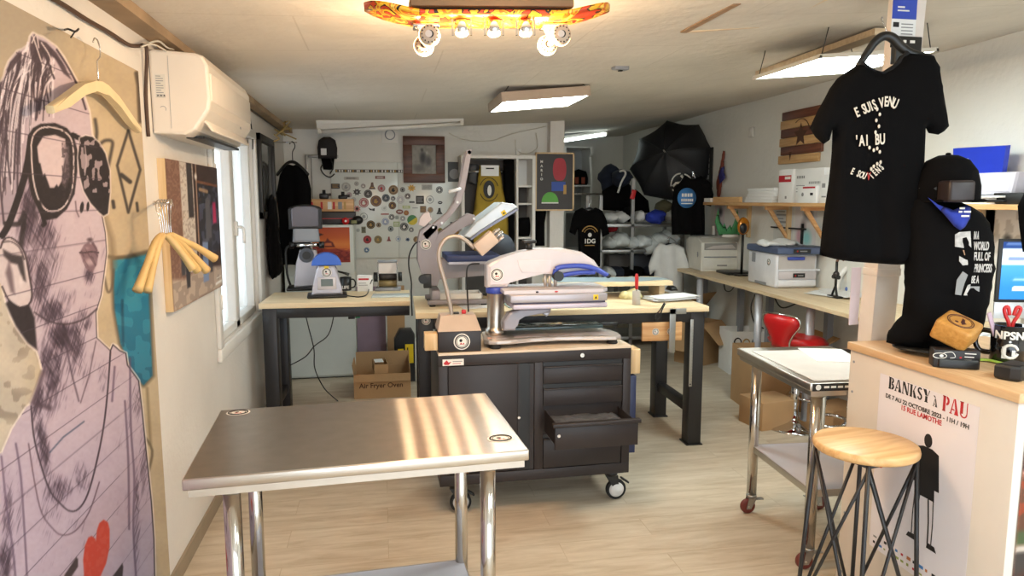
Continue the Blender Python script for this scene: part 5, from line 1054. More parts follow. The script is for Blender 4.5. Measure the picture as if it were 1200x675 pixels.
STK = [  # frame, x, y, shape, size (zoom px), colour, ink, label
 (A1, 80, 173, 'r', (29, 17), '#3a2f2b', INKO, 'dark rectangular sticker at the upper left of the board'), (A1, 157, 178, 'c', 32, '#b9b6ae', INKG, 'large pale grey round sticker at the upper left of the board'),
 (A1, 232, 155, 'c', 16, '#b0aba4', INKG, 'small pale grey sticker on the top row left of centre'), (A1, 280, 172, 'c', 16, '#87807c', INKW, 'small mid-grey round sticker on the top row'),
 (A1, 345, 170, 't', 24, '#5b4238', INKO, 'brown triangular sticker on the top row'), (A1, 412, 188, 'c', 26, '#a3928f', INKR, 'pinkish grey round sticker on the top row'),
 (A1, 497, 200, 'c', 33, '#9a7b55', INKB, 'large tan round sticker on the top row'), (A1, 563, 198, 'c', 18, '#8e8b88', INKB, 'small grey sticker right of the large tan one'),
 (A1, 600, 245, 'c', 20, '#3b2727', INKW, 'small dark maroon round sticker'), (A1, 235, 215, 's', 30, '#262223', INKG, 'black spiky spider-like sticker'),
 (A1, 315, 228, 'c', 28, '#3a3837', INKG, 'black-rimmed round sticker with a grey middle'), (A1, 372, 280, 'c', 38, '#70524a', INKO, 'largest round sticker, brown with a pale figure'),
 (A1, 285, 292, 'c', 33, '#b26b6b', INKW, 'large pinkish red round sticker'), (A1, 443, 258, 'c', 27, '#38414c', INKG, 'slate blue round sticker'),
 (A1, 495, 262, 'c', 16, '#232f45', INKW, 'small navy round sticker beside the slate blue one'), (A1, 490, 312, 'c', 26, '#4b3634', INKO, 'dark brown round sticker below the small navy one'),
 (A1, 548, 270, 'c', 27, '#b8b5b8', INKW, 'translucent grey round sticker'), (A1, 180, 235, 'c', 18, '#b59fa2', INKG, 'pale pink round sticker at the left edge of the cluster'),
 (A1, 212, 270, 'c', 17, '#bfc0bd', INKG, 'very pale round sticker above the red and white patch'), (A1, 235, 335, 's', 30, '#c07f7c', INKB, 'red and white splashed sticker right of the wooden crate'),
 (A1, 340, 343, 'f', 22, '#22262b', INKG, 'small black butterfly-shaped sticker'), (A1, 285, 392, 'o', 24, '#9b9e9e', INKG, 'thin grey ring sticker left of centre'),
 (A1, 542, 357, 'e', 22, '#83554f', INKW, 'oval red-brown sticker right of centre'), (A1, 590, 365, 'c', 18, '#9d5f37', INKO, 'orange-brown round sticker beside the oval one'),
 (A1, 485, 395, 'c', 20, '#56585a', INKW, 'dark grey round sticker under the oval one'), (A1, 522, 398, 'c', 14, '#98a09a', INKG, 'tiny grey-green sticker beside the dark grey one'),
 (A1, 565, 405, 'c', 18, '#868c8f', INKW, 'steel grey round sticker'), (A1, 440, 428, 'c', 25, '#8f9ab6', INKW, 'pale blue round sticker'),
 (A1, 335, 450, 'c', 29, '#40361f', INKO, 'dark olive gold-edged round sticker'), (A1, 392, 452, 'c', 17, '#96826b', INKB, 'small tan sticker right of the dark olive one'),
 (A1, 575, 465, 'c', 29, '#2b2d30', INKW, 'black and white ringed round sticker'), (A1, 478, 480, 'c', 20, '#939a9b', INKB, 'grey sticker below the pale blue one'),
 (A1, 283, 487, 'r', (15, 22), '#77755c', INKB, 'upright olive figure sticker at the lower left'), (A1, 243, 490, 'c', 13, '#b6b9b3', INKG, 'tiny pale sticker at the lower left edge'),
 (A1, 310, 557, 'c', 28, '#a32a30', INKB, 'bright red round sticker on the bottom row'), (A1, 387, 557, 'c', 27, '#6e6547', INKO, 'khaki round sticker on the bottom row'),
 (A1, 465, 552, 't', 16, '#8f3c40', INKB, 'small red arrow-like sticker on the bottom row'), (A1, 532, 552, 'o', 16, '#7d93b4', INKG, 'small blue outline sticker on the bottom row'),
 (A1, 600, 557, 's', 18, '#38547a', INKB, 'blue and black creature-shaped sticker on the bottom row'), (A1, 305, 632, 'c', 18, '#33628a', INKW, 'small blue round sticker lowest on the board'),
 (A1, 432, 332, 'o', 16, '#c2c2be', INKG, 'faint white outline sticker in the middle of the board'), (A1, 436, 374, 'r', (28, 5), '#b0807c', INKR, 'thin reddish strip sticker in the middle of the board'),
 (A1, 195, 116, 'r', (50, 10), '#b3afa6', INKB, 'long pale name strip below the tape on the left'), (A1, 402, 110, 'r', (33, 10), '#7a4a42', INKW, 'reddish name strip below the tape on the right'),
 (B1, 260, 125, 's', 32, '#cf9d3a', INKO, 'yellow star-burst sticker under the brown framed photo'), (B1, 370, 120, 'r', (36, 18), '#a9a8a3', INKG, 'pale sticker with two grey figures under the brown framed photo'),
 (B1, 460, 138, 'c', 24, '#4d5054', INKW, 'dark grey round sticker nearest the right end of the board'), (B1, 262, 226, 'r', (18, 6), '#4d4f52', INKG, 'short dark dash-shaped sticker'),
 (B1, 320, 210, 'r', (28, 28), '#2e2a2b', INKG, 'black square sticker near the right'), (B1, 392, 208, 'o', 25, '#9da1a3', INKG, 'grey ring sticker right of the black square'),
 (B1, 465, 230, 'e', 14, '#26282b', INKW, 'small black bird-shaped sticker on the right'), (B1, 222, 262, 'r', (26, 10), '#aab57d', INKW, 'pale green text sticker'),
 (B1, 285, 268, 'r', (20, 4), '#a3a5a2', INKG, 'thin grey line-shaped sticker near the right'), (B1, 343, 278, 'r', (21, 23), '#7e6651', INKO, 'brown square sticker below the black one'),
 (B1, 395, 282, 'c', 20, '#97897a', INKO, 'beige-grey round sticker right of the brown square'), (B1, 460, 290, 't', 22, '#2c2f2d', INKG, 'black rook-shaped sticker on the right'),
 (B1, 265, 355, 'g', 35, '#c8b52c', INKG, 'large round sticker half green half yellow'), (B1, 258, 425, 'c', 17, '#4a5054', INKW, 'small dark grey sticker below the green and yellow one'),
 (B1, 152, 385, 'r', (22, 18), '#a5b489', INKW, 'pale green square sticker'), (B1, 295, 495, 'c', 22, '#7b6651', INKO, 'brown round sticker partly behind the open press'),
 (B1, 465, 433, 'c', 21, '#938326', INKB, 'yellow-olive ringed sticker seen through the open press'), (B1, 478, 380, 'e', 16, '#cfd1cf', INKG, 'white oval sticker seen beside the open press'),
]
px1 = .1629*7.12/830
for fr, x, y, sh, sz, colr, ink, lab in STK:
    p = fr(x, y); g = G(FR('-Y', (p.x, SB, p.z))); m = smat(colr)
    if sh == 'r': w, h = sz[0]*px1, sz[1]*px1; g.b2((-w, -h, 0), (w, h, .0008), m); [g.b2((-w*.7, h*(.5-.45*k)-h*.12, .0008), (w*(.7-.2*(k % 2)), h*(.5-.45*k)+h*.05, .001), ink) for k in range(3)]
    else:
        r = sz*px1
        if sh in 'cg': g.cyl((0, 0, 0), (0, 0, .0008), r, m, n=26)
        if sh == 'e': g.prism([(r*1.15*math.cos(a), r*.75*math.sin(a)) for a in np.linspace(0, 2*PI, 26)[:-1]], .0008, m); g.b2((-r*.6, -r*.1, .0008), (r*.6, r*.15, .001), ink)
        if sh == 'c': g.tube([(r*.78*math.cos(a), r*.78*math.sin(a), .0008) for a in np.linspace(0, 2*PI, 26)[:-1]], r*.05, ink, n=4, close=True); g.prism([(-.4*r, -.3*r), (.1*r, -.45*r), (.42*r, -.05*r), (.1*r, .05*r), (.2*r, .42*r), (-.25*r, .3*r)], .0003, ink, z0=.0008)
        if sh == 'g': g.prism([(r*math.cos(a), r*math.sin(a)) for a in np.linspace(.6, .6+PI, 20)], .0003, smat('#3f7d4a'), z0=.0008)
        if sh == 'o': g.tube([(r*math.cos(a), r*math.sin(a), .0006) for a in np.linspace(0, 2*PI, 26)[:-1]], r*.09, m, n=5, close=True); g.cyl((0, 0, 0), (0, 0, .0006), r*.5, m, n=18)
        if sh == 't': g.prism([(-r, -r), (r, -r), (r*.45, -r*.1), (r*.3, r), (-r*.3, r*.9), (-r*.45, 0)], .0008, m); g.b2((-r*.4, -r*.6, .0008), (r*.4, -r*.4, .001), ink)
        if sh == 's': g.prism([((r if k % 2 else r*.55)*math.cos(k*PI/8), (r*.85 if k % 2 else r*.5)*math.sin(k*PI/8)) for k in range(16)], .0008, m); g.cyl((0, 0, .0008), (0, 0, .001), r*.3, ink, n=10)
        if sh == 'f': g.prism([(-r, r*.7), (-r*.2, r*.3), (r*.2, r*.3), (r, r*.5), (r*.9, -r*.4), (r*.1, -r*.2), (-r*.5, -r*.1)], .0008, m); g.b2((-r*.1, -.1*r, .0008), (r*.5, r*.1, .001), ink)
    tag(g.ob('board_sticker'), lab, 'sticker', 'stickers on the white board')
# framed photo, dark card, vent ring, switch
def bw(u, v):
    I = Ink(u*100, v*100, (150, 146, 136)); n = vnoise(u*14, v*14, 3); I.mask(n*.5, (110, 106, 100)); I.blob(45, 55, 18, 30, (46, 44, 46), .9); I.blob(42, 84, 8, 9, (60, 56, 54), .9); I.blob(68, 45, 18, 26, (70, 68, 70), .9); I.blob(30, 20, 40, 20, (90, 86, 82), .8); I.blob(62, 74, 6, 7, (180, 172, 160), .8); return I.out()
a, b = at(473, 214, Y=6.95), at(521, 160, Y=6.95)
t = thing('framed_photo', 'brown framed black and white photo on the back wall', 'picture', (0, 0, 0))
g = G(); w = .085
for p, q in (((a.x, a.z), (b.x, a.z+w)), ((a.x, b.z-w), (b.x, b.z)), ((a.x, a.z+w), (a.x+w, b.z-w)), ((b.x-w, a.z+w), (b.x, b.z-w))): g.b2((p[0], 6.945, p[1]), (q[0], BW-.026, q[1]), BROWN, .002)
g.ob('frame', t); G().b2((a.x+.01, 6.965, a.z+.01), (b.x-.01, 6.972, b.z-.01), BLKP).ob('backing', t)
sheet('photo', FR('-Y', (a.x+w, 6.962, a.z+w)), b.x-a.x-2*w, b.z-a.z-2*w, 40, 40, bw, PRINT, t)
a, b = at(525, 213, Y=6.97), at(540, 190, Y=6.97)
o = G(FR('-Y', ((a.x+b.x)/2, 6.9728, (a.z+b.z)/2))).box((0, 0, 0), (b.x-a.x, b.z-a.z, .003), mat('dark_card', '#4a4c4e', .6)).cyl((0, -.02, .0015), (0, -.02, .002), .05, INKG).ob('dark_card'); tag(o, 'dark card with a grey disc beside the brown framed photo', 'card')
a, b = at(529, 275, Y=6.97), at(543, 262, Y=6.97)
o = G(FR('-Y', ((a.x+b.x)/2, 6.972, (a.z+b.z)/2))).box((0, 0, 0), (.14, .14, .003), NAVY).box((-.01, -.01, .002), (.06, .07, .002), INKO).ob('navy_card'); tag(o, 'navy card with pale figures on the back wall behind the open press', 'card')
o = G(FR('-Y', at(457, 158, Y=BW))).tube([(.045*math.cos(a), .045*math.sin(a), .01) for a in np.linspace(0, 2*PI, 30)[:-1]], .005, GRYP, close=True).box((0, 0, .004), (.15, .15, .008), PWHT, .003).ob('wall_vent'); tag(o, 'small round ring vent high on the back wall', 'vent')
cable('thin loose white cable drooping along the top of the back wall', [at(526, 156, Y=6.98), at(545, 164, Y=6.97), at(575, 165, Y=6.97), at(600, 157, Y=6.97), at(640, 148, Y=6.98)], .004, BEIGE)
cable('coiled pale cable loop on the back wall left of the pillar', [at(628, 156, Y=6.98), at(630, 172, Y=6.97), at(618, 180, Y=6.97), at(606, 176, Y=6.97), at(604, 164, Y=6.98)], .004, BEIGE)
o = G(FR('-Y', at(607, 178, Y=BW))).box((0, 0, .012), (.05, .07, .024), PWHT, .005).ob('wall_socket'); tag(o, 'small white socket at the end of the pale cable loop', 'socket')
# open clothes locker with aprons
a, b = at(545, 300, Y=6.72), at(624, 186, Y=6.72)
t = thing('open_wardrobe', 'shallow open wardrobe on the back wall behind the presses', 'wardrobe', (0, 0, 0))
g = G(); xL, xR, zT = a.x, b.x, b.z; yf = 6.72; xm = at(607, 200, Y=yf).x
g.b2((xL, BW-.02, 0), (xR, BW, zT), mat('wardrobe_back', '#4a4644', .7)); g.ob('back_panel', t)
g = G(); g.b2((xL-.03, yf, 0), (xL, BW, zT), WHITE); g.b2((xR, yf, 0), (xR+.03, BW, zT), WHITE); g.b2((xL-.03, yf, zT), (xR+.03, BW, zT+.03), WHITE); g.ob('side_frame', t)
G().b2((xm-.01, yf+.03, 0), (xm+.01, BW-.02, zT), WHITE).ob('divider', t)
for z in (.45, 1.22, 1.55, 1.72): G().b2((xm+.011, yf+.05, z), (xR, BW-.02, z+.018), WHITE).ob('shelf', t)
G().cyl((xL, 6.86, zT-.12), (xm-.01, 6.86, zT-.12), .012, CHROME).ob('rail', t)
G().b2((xm+.012, BW-.021, 1.74), (xR-.001, BW-.0205, zT), PAPER).ob('pale_lining', t)
def flat_garment(name, label, cat, px, th, m, Y, prints=None, step=.03, fold=.01):
    pts = [at(x, y, Y=Y) for x, y in px]; c = sum(pts, V())/len(pts); tt = thing(name, label, cat, (0, 0, 0)); M = FR('-Y', (c.x, Y, c.z))
    G(M).puff([(p.x-c.x, p.z-c.z) for p in pts], th, m, None, step, lambda x, y: fold*math.sin(x*42+2*math.sin(5*y))).ob('cloth', tt)
    if prints: prints(tt, lambda x, y: FR('-Y', (at(x, y, Y=Y-th/2-.006).x, Y-th/2-.012, at(x, y, Y=Y-th/2-.006).z)))
    return tt
def hung(t, x, y, Y, target):
    n_ = at(x, y, Y=Y); G().tube([n_+V((-.15, 0, -.05)), n_+V((-.05, 0, .0)), n_+V((0, 0, .02)), n_+V((.05, 0, 0)), n_+V((.15, 0, -.05))], .01, BLKP, sub=3).tube([n_+V((0, 0, .02)), n_+V((0, 0, .09)), V(target)], .005, CHROME, sub=3).ob('hanger', t)
def apr(tt, F):
    g = G(F(573, 222)); g.prism([(.055*math.cos(a), .085*math.sin(a)) for a in np.linspace(0, 2*PI, 26)[:-1]], .002, INKB); g.prism([(.02*math.cos(a)+.004, .05*math.sin(a)-.01) for a in np.linspace(0, 2*PI, 20)[:-1]], .002, INKW, z0=.0015); g.tube([(.09*math.cos(a), .11*math.sin(a), .001) for a in np.linspace(.3, 2.8, 14)], .004, INKB, n=4); g.tube([(.09*math.cos(a), .11*math.sin(a), .001) for a in np.linspace(3.5, 5.9, 14)], .004, INKB, n=4); g.ob('emblem', tt)
    G(F(574, 200)).box((0, 0, .002), (.17, .1, .004), PAPER).box((0, .02, .005), (.08, .012, .001), INKB).ob('paper_tag', tt)
flat_garment('yellow_apron', 'yellow apron with a dark oval emblem hanging in the open wardrobe', 'apron', [(562, 194), (586, 194), (589, 220), (595, 250), (597, 285), (590, 296), (556, 294), (553, 262), (558, 225)], .06, YELC, 6.80, apr)
flat_garment('grey_shirt', 'pale grey shirt hanging left of the yellow apron', 'shirt', [(549, 192), (561, 192), (559, 218), (549, 214)], .05, GRYC, 6.90)
flat_garment('black_coat', 'black coat hanging right of the yellow apron', 'coat', [(590, 187), (603, 187), (606, 230), (604, 290), (591, 290), (590, 240)], .07, BLKC, 6.86)
o = G().puff([(-.11, -.1), (.11, -.1), (.12, .05), (.06, .09), (-.08, .08), (-.12, .03)], .16, BLKC, FR('-Y'), .025).ob('dark_bag'); o.location = (at(615, 232, Y=6.87).x+.005, 6.87, 1.24+.102); tag(o, 'black bag on a shelf of the open wardrobe', 'bag')
flat_garment('black_sweatshirt', 'black sweatshirt hanging between the wardrobe and the pillar', 'sweatshirt', [(627, 213), (633, 206), (639, 211), (640, 250), (638, 262), (638, 288), (625, 288), (625, 262), (621, 250), (622, 228)], .05, BLKC, 6.93)
# print on the pillar: plain colour shapes and a column of letters
a, b = at(627, 247, Y=6.84), at(673, 179, Y=6.84)
t = thing('framed_print', 'dark print with red, blue and green shapes in a pale frame on the pillar', 'print', (0, 0, 0))
w, h = b.x-a.x, b.z-a.z; M = FR('-Y', ((a.x+b.x)/2, 6.845, (a.z+b.z)/2))
g = G(M); w2, h2 = w/2, h/2
for p, q in (((-w2, -h2), (w2, -h2+.014)), ((-w2, h2-.014), (w2, h2)), ((-w2, -h2), (-w2+.014, h2)), ((w2-.014, -h2), (w2, h2))): g.b2((p[0], p[1], -.012), (q[0], q[1], .014), PINEZ)
g.ob('frame', t); G(M).b2((-w2+.014, -h2+.014, -.01), (w2-.014, h2-.014, 0), mat('charcoal_print', '#3a3534', .5)).ob('print_sheet', t)
g = G(M)
g.prism([(.05+.085*math.cos(a)*(abs(math.cos(a))**-.4 if abs(math.cos(a)) > .05 else 1)*.8, .12+.11*math.sin(a)) for a in np.linspace(0, 2*PI, 28)[:-1]], .002, mat('print_red', '#a82733', .5)); g.b2((-.03, -.09, 0), (.11, .0, .002), mat('print_blue', '#2c4b9c', .5)); g.prism([(-.045+.085*math.cos(a), -.2+.1*math.sin(a)) for a in np.linspace(0, PI, 20)], .003, mat('print_green', '#57a53c', .5)); g.b2((-.13, -.212, .0), (.04, -.2, .0032), INKW); g.b2((.09, -.12, .0), (.12, -.03, .0025), INKO); g.ob('colour_shapes', t)
g = G(M)
for k, c in enumerate('MARIO'): g.text(c, .034, INKW, T((-w2+.065, h2-.09-.042*k, .001)), bold=.001)
g.ob('lettering', t)

# ------------------------------------------------------------------ back recess: shelf unit, clothes rack, umbrella
a, b = at(668, 232, Y=9.5), at(696, 172, Y=9.5)
t = thing('white_shelf_unit', 'white shelf unit with a notched side at the back of the recess', 'shelf', (0, 0, 0))
g = G(); g.b2((a.x-.1, 9.45, 0), (a.x-.07, YR-.002, b.z), PWHT); g.prism([(9.45, 0), (9.45, 1.95), (9.52, b.z-.14), (9.45, b.z-.1), (9.45, b.z), (YR-.002, b.z), (YR-.002, 0)], .03, PWHT, Matrix(((0, 0, 1, b.x-.06), (1, 0, 0, 0), (0, 1, 0, 0), (0, 0, 0, 1)))); g.ob('side_panel', t)
for z in (.4, .9, 1.42, 1.78, b.z-.02): G().b2((a.x-.07, 9.46, z), (b.x-.06, YR-.002, z+.02), PWHT).ob('shelf_board', t)
G().b2((a.x-.07, YR-.012, .4), (b.x-.06, YR-.002, b.z), mat('shelf_back', '#a9aaa8', .7)).ob('back_panel', t)
q = at(681, 208, Y=9.55); t = thing('cap', 'black cap with red prints on the white shelf unit', 'cap', (q.x, 9.62, 1.801)); G(FR('-Y')).puff([(-.13, 0), (.13, 0), (.13, .1), (.09, .19), (-.02, .22), (-.1, .19), (-.13, .1)], .2, BLKC, None, .03, None, r=.12).ob('crown', t)
G(FR('-Y', (0, -.105, .06))).box((-.07, 0, 0), (.05, .09, .006), mat('rust_print', '#8a3b22', .7)).box((.02, 0, 0), (.05, .09, .006), mat('rust_print', '', .7)).ob('front_print', t)
# clothes rack
RY0, RY1 = 7.25, 7.75; zA = at(750, 262, Y=7.3).z; zB = at(750, 326, Y=7.3).z
rx0, rx1 = at(702, 260, Y=7.3).x, at(798, 260, Y=7.3).x; pxp = at(741, 260, Y=7.25).x
t = thing('metal_rack', 'galvanised metal rack full of clothes in the back recess', 'rack', (0, 0, 0))
for x in (rx0, pxp, rx1):
    for y in (RY0, RY1): G().box((x, y, (zA+.3)/2 if x != pxp or y > RY0 else 1.82/2), (.035, .03, (zA+.3) if x != pxp or y > RY0 else 1.82), GALV).ob('upright', t)
for z in (.12, .47, zB, zA): G().b2((rx0-.02, RY0-.015, z-.035), (rx1+.02, RY1+.015, z), GALV, .003).ob('shelf_board', t)
q = at(742, 228, Y=7.22); G().box((q.x, 7.222, q.z), (.05, .02, .1), REDP, .006, T((q.x, 7.22, q.z)) @ RY(15) @ T((-q.x, -7.22, -q.z))).ob('red_tag', t)
R = random.Random(12)
def clump(name, label, cat, px, Y, w, h, d, m, seed, group=None, z=None):
    q = at(px[0], px[1], Y=Y); rr = random.Random(seed); n = 16
    poly = [(w/2*math.cos(a)*(1+rr.uniform(-.16, .12)), h/2*math.sin(a)*(1+rr.uniform(-.2, .15))) for a in np.linspace(0, 2*PI, n+1)[:-1]]
    o = G(FR('-Y')).puff(poly, d, m, None, max(.012, min(w, h)/9), lambda x, y: .018*math.sin(34*x+seed)*math.cos(41*y+seed*2)+.012*math.sin(90*x*y*3+50*y+seed), r=min(w, h)*.35).ob(name)
    o.location = (q.x, Y, q.z if z is None else z+h/2+.004); return tag(o, label, cat, group)
clump('folded_shirt', 'white folded shirt at the left end of the top rack shelf', 'clothing', (714, 252), 7.4, .17, .12, .25, WHTC, 1, 'clothes on the top rack shelf', zA)
clump('folded_shirt', 'white folded shirt left of the rack post on the top shelf', 'clothing', (728, 250), 7.4, .18, .13, .25, WHTC, 2, 'clothes on the top rack shelf', zA)
clump('black_bag', 'black cloth bag leaning left of the rack post', 'clothing', (735, 250), 7.35, .10, .18, .1, BLKC, 3, 'clothes on the top rack shelf', zA)
clump('folded_shirt', 'grey-white folded shirt right of the rack post on the top shelf', 'clothing', (748, 250), 7.42, .14, .14, .25, WHTC, 4, 'clothes on the top rack shelf', zA)
clump('cap', 'royal blue cap hanging over the top rack shelf', 'cap', (768, 250), 7.28, .22, .17, .2, BLUC, 5, 'clothes on the top rack shelf', zA-.02)
clump('cap', 'olive cap behind the royal blue cap on the rack', 'cap', (778, 240), 7.45, .2, .15, .2, mat('olive_cloth', '#5b5740', .9), 6, 'clothes on the top rack shelf', zA+.1)
clump('folded_shirt', 'pale folded shirt at the right end of the top rack shelf', 'clothing', (786, 250), 7.4, .16, .14, .25, WHTC, 7, 'clothes on the top rack shelf', zA)
zM = at(740, 292, Y=7.3).z
G().b2((rx0-.02, RY0-.015, zM-.03), (rx1+.02, RY1+.015, zM), GALV, .003).ob('shelf_board', bpy.data.objects['metal_rack'])
CLB = mat('plastic_wrapped_cotton', '#ccd3d4', .25, var=.12, vs=18)
for k, (x, y, w, h, l) in enumerate(((716, 280, .2, .14, 'plastic-wrapped white shirt at the left end of the middle rack shelf'), (727, 277, .22, .19, 'plastic-wrapped white shirt second from the left on the middle rack shelf'), (738, 283, .22, .15, 'plastic-wrapped white shirt in front of the rack post'), (752, 280, .22, .16, 'plastic-wrapped white shirt right of the rack post'), (761, 286, .2, .22, 'plastic-wrapped white shirt spilling down from the middle rack shelf'), (772, 279, .2, .18, 'plastic-wrapped white shirt second from the right on the middle shelf'), (784, 276, .22, .2, 'plastic-wrapped white shirt at the right end of the middle shelf'))):
    clump('wrapped_shirt', l, 'clothing', (x, y), 7.32-.02*(k % 2), w, h, .3, CLB, 20+k, 'wrapped shirts on the middle rack shelf', zM if k != 4 else zM-.08)
clump('red_shirt', 'red folded shirt between the rack shelves', 'clothing', (716, 263), 7.45, .14, .09, .2, mat('red_cotton', '#a01c24', .9), 31, None, zM+.17)
for k, (x, l, m) in enumerate(((712, 'white bagged shirts at the left end of the lower rack shelf', CLB), (722, 'dark folded shirt with white trim on the lower rack shelf', NAVY), (732, 'black folded shirt left of the rack post on the lower shelf', BLKC), (744, 'black bagged shirt right of the rack post on the lower shelf', BLKC), (764, 'dark folded shirts in the middle of the lower rack shelf', NAVY), (784, 'black shirts under clear film at the right of the lower shelf', BLKC))):
    clump('stacked_shirts', l, 'clothing', (x, 318), 7.35, .18, .13, .3, m, 40+k, 'shirts on the lower rack shelf', zB)
for k, (x, l) in enumerate(((726, 'dark grey storage box under the middle rack shelf'), (753, 'second dark grey storage box under the middle rack shelf, right of the post'))):
    q = at(x, 300, Y=7.5); o = G().box((0, 0, .12), (.24, .2, .24), DGRY if k else mat('charcoal_box', '#5d5a58', .7), .006).ob('storage_box'); o.location = (q.x, 7.6, zB); tag(o, l, 'box', 'storage boxes on the rack')
# hats on a stand behind
clump('navy_jacket', 'navy hooded jacket draped at the back of the recess left of the umbrella', 'jacket', (716, 210), 7.9, .3, .34, .2, NAVY, 51)
clump('cap', 'dark navy cap on top of the clothes left of the umbrella', 'cap', (728, 208), 7.7, .26, .2, .2, NAVY, 52)
flat_garment('black_jacket', 'black jacket under the umbrella at the back of the recess', 'jacket', [(705, 224), (722, 214), (738, 216), (760, 235), (762, 250), (704, 246)], .14, BLKC, 7.75)
o = G().tube([at(724, 226, Y=7.6), at(728, 214, Y=7.6), at(733, 204, Y=7.6), at(731, 200, Y=7.6), at(726, 201, Y=7.6)], .012, PWHT, sub=4).ob('white_hook'); tag(o, 'white curved hook among the navy clothes', 'hook')
# umbrella
def umbrella():
    c = at(783, 183, Y=7.3); t = thing('umbrella', 'open black umbrella with a white emblem above the clothes rack', 'umbrella', c)
    Q = V((-.60, -.72, .30)).to_track_quat('Z', 'Y').to_matrix().to_4x4() @ RZ(12); R_, D_, n = .47, .24, 8
    g = G(Q); g.fixn = False; nr, ns = 9, 6; ring = []
    for i in range(1, nr+1):
        u = i/nr; row = []
        for k in range(n*ns):
            a = 2*PI*k/(n*ns); f = (k % ns)/ns; s = 1-.09*u*math.sin(PI*f); row.append(g.bm.verts.new((R_*math.sin(u*1.25)/math.sin(1.25)*s*math.cos(a), R_*math.sin(u*1.25)/math.sin(1.25)*s*math.sin(a), D_*(math.cos(u*1.25)-math.cos(1.25))/(1-math.cos(1.25))-.035*u*math.sin(PI*f)-.12)))
        ring.append(row)
    ap = g.bm.verts.new((0, 0, D_-.12))
    for k in range(n*ns): g.bm.faces.new((ap, ring[0][k], ring[0][(k+1) % (n*ns)]))
    for A, B in zip(ring, ring[1:]):
        for k in range(n*ns): g.bm.faces.new((A[k], B[k], B[(k+1) % (n*ns)], A[(k+1) % (n*ns)]))
    g._fin(g.bm.verts[:], mat('black_umbrella_nylon', '#15161a', .55), None, True); o = g.ob('canopy', t); md = o.modifiers.new('s', 'SOLIDIFY'); md.thickness = .003
    for k in range(n):
        a = 2*PI*k/n; G(Q).tube([(R_*math.sin(u*1.25)/math.sin(1.25)*math.cos(a), R_*math.sin(u*1.25)/math.sin(1.25)*math.sin(a), D_*(math.cos(u*1.25)-math.cos(1.25))/(1-math.cos(1.25))-.118) for u in np.linspace(.02, 1.02, 8)], .0035, BLKP, n=5).ob('rib', t)
    G(Q).cyl((0, 0, -.55), (0, 0, D_-.06), .007, CHROME).ob('shaft', t); G(Q).tube([(0, 0, -.55), (0, 0, -.62), (.03, 0, -.66), (.06, 0, -.62)], .012, BLKP, sub=4).ob('handle', t)
    e = at(788, 200, Y=6.95)-c; Qi = Q.inverted() @ e; a0 = math.atan2(Qi.y, Qi.x)
    g = G(Q); u0 = .66
    def pt(du, dv): a = a0+dv; u = u0+du; f = ((a/(2*PI)*n) % 1); return V((R_*math.sin(u*1.25)/math.sin(1.25)*(1-.09*u*math.sin(PI*f))*math.cos(a), R_*math.sin(u*1.25)/math.sin(1.25)*(1-.09*u*math.sin(PI*f))*math.sin(a), D_*(math.cos(u*1.25)-math.cos(1.25))/(1-math.cos(1.25))-.035*u*math.sin(PI*f)-.113))
    for s, e_ in ((.2, 2.2), (2.6, 4.6), (5.0, 6.2)): g.tube([pt(.19*math.cos(b), .3*math.sin(b)) for b in np.linspace(s, e_, 12)], .008, INKW, n=5)
    for b in (0, 2.1, 4.2): g.tube([pt(0, 0), pt(.09*math.cos(b), .16*math.sin(b)), pt(.15*math.cos(b+.5), .25*math.sin(b+.5))], .014, INKW, n=6)
    g.ob('emblem', t)
umbrella()
# shirts hung in the recess
def tee(name, label, M, px_plane, th, m, prints=None, cat='t-shirt', step=.025, fold=.012, hang=None, sleeves=True):
    t = thing(name, label, cat, (0, 0, 0)); G(M).puff(px_plane, th, m, None, step, lambda x, y: fold*math.sin(x*30+1.7*math.sin(4*y))*min(1, max(0, .1-y)*3)).ob('cloth', t)
    if prints: prints(t)
    return t
TEE = sym([(0, -.035), (.045, -.03), (.085, -.005), (.2, -.03), (.25, -.07), (.325, -.215), (.25, -.25), (.222, -.2), (.22, -.45), (.225, -.7), (0, -.705)])
def blackhanger(t, M, m=BLKP): G(M).tube([(-.19, -.055, 0), (-.08, .0, 0), (0, .03, 0), (.08, .0, 0), (.19, -.055, 0)], .012, m, sub=4).ob('hanger', t); G(M).tube([(0, .03, 0), (0, .07, 0), (.02, .09, 0), (.015, .12, 0), (-.01, .125, 0), (-.02, .11, 0)], .003, CHROME, sub=4).ob('hanger_hook', t)
q = at(690, 240, Y=7.0); M = T((q.x, 6.98, q.z)) @ RZ(28) @ FR('-Y') @ SC(.78, 1, 1)
def p1(t):
    g = G(M @ T((0, -.20, .035))); g.tube([(.085*math.cos(a), .085*math.sin(a), 0) for a in np.linspace(.35, 2.8, 16)], .006, INKO, n=5); g.tube([(.06*math.cos(a), .06*math.sin(a), 0) for a in np.linspace(.35, 2.8, 16)], .004, INKO, n=5); g.sph((0, -.005, 0), (.02, .022, .003), INKW); g.text('1DG', .062, INKW, T((0, -.07, 0)), bold=.002); g.b2((-.05, -.115, 0), (.05, -.108, .002), INKO); g.ob('print', t); blackhanger(t, M)
M, f_ = plane_map(at(690, 278, Y=7.0), 0)
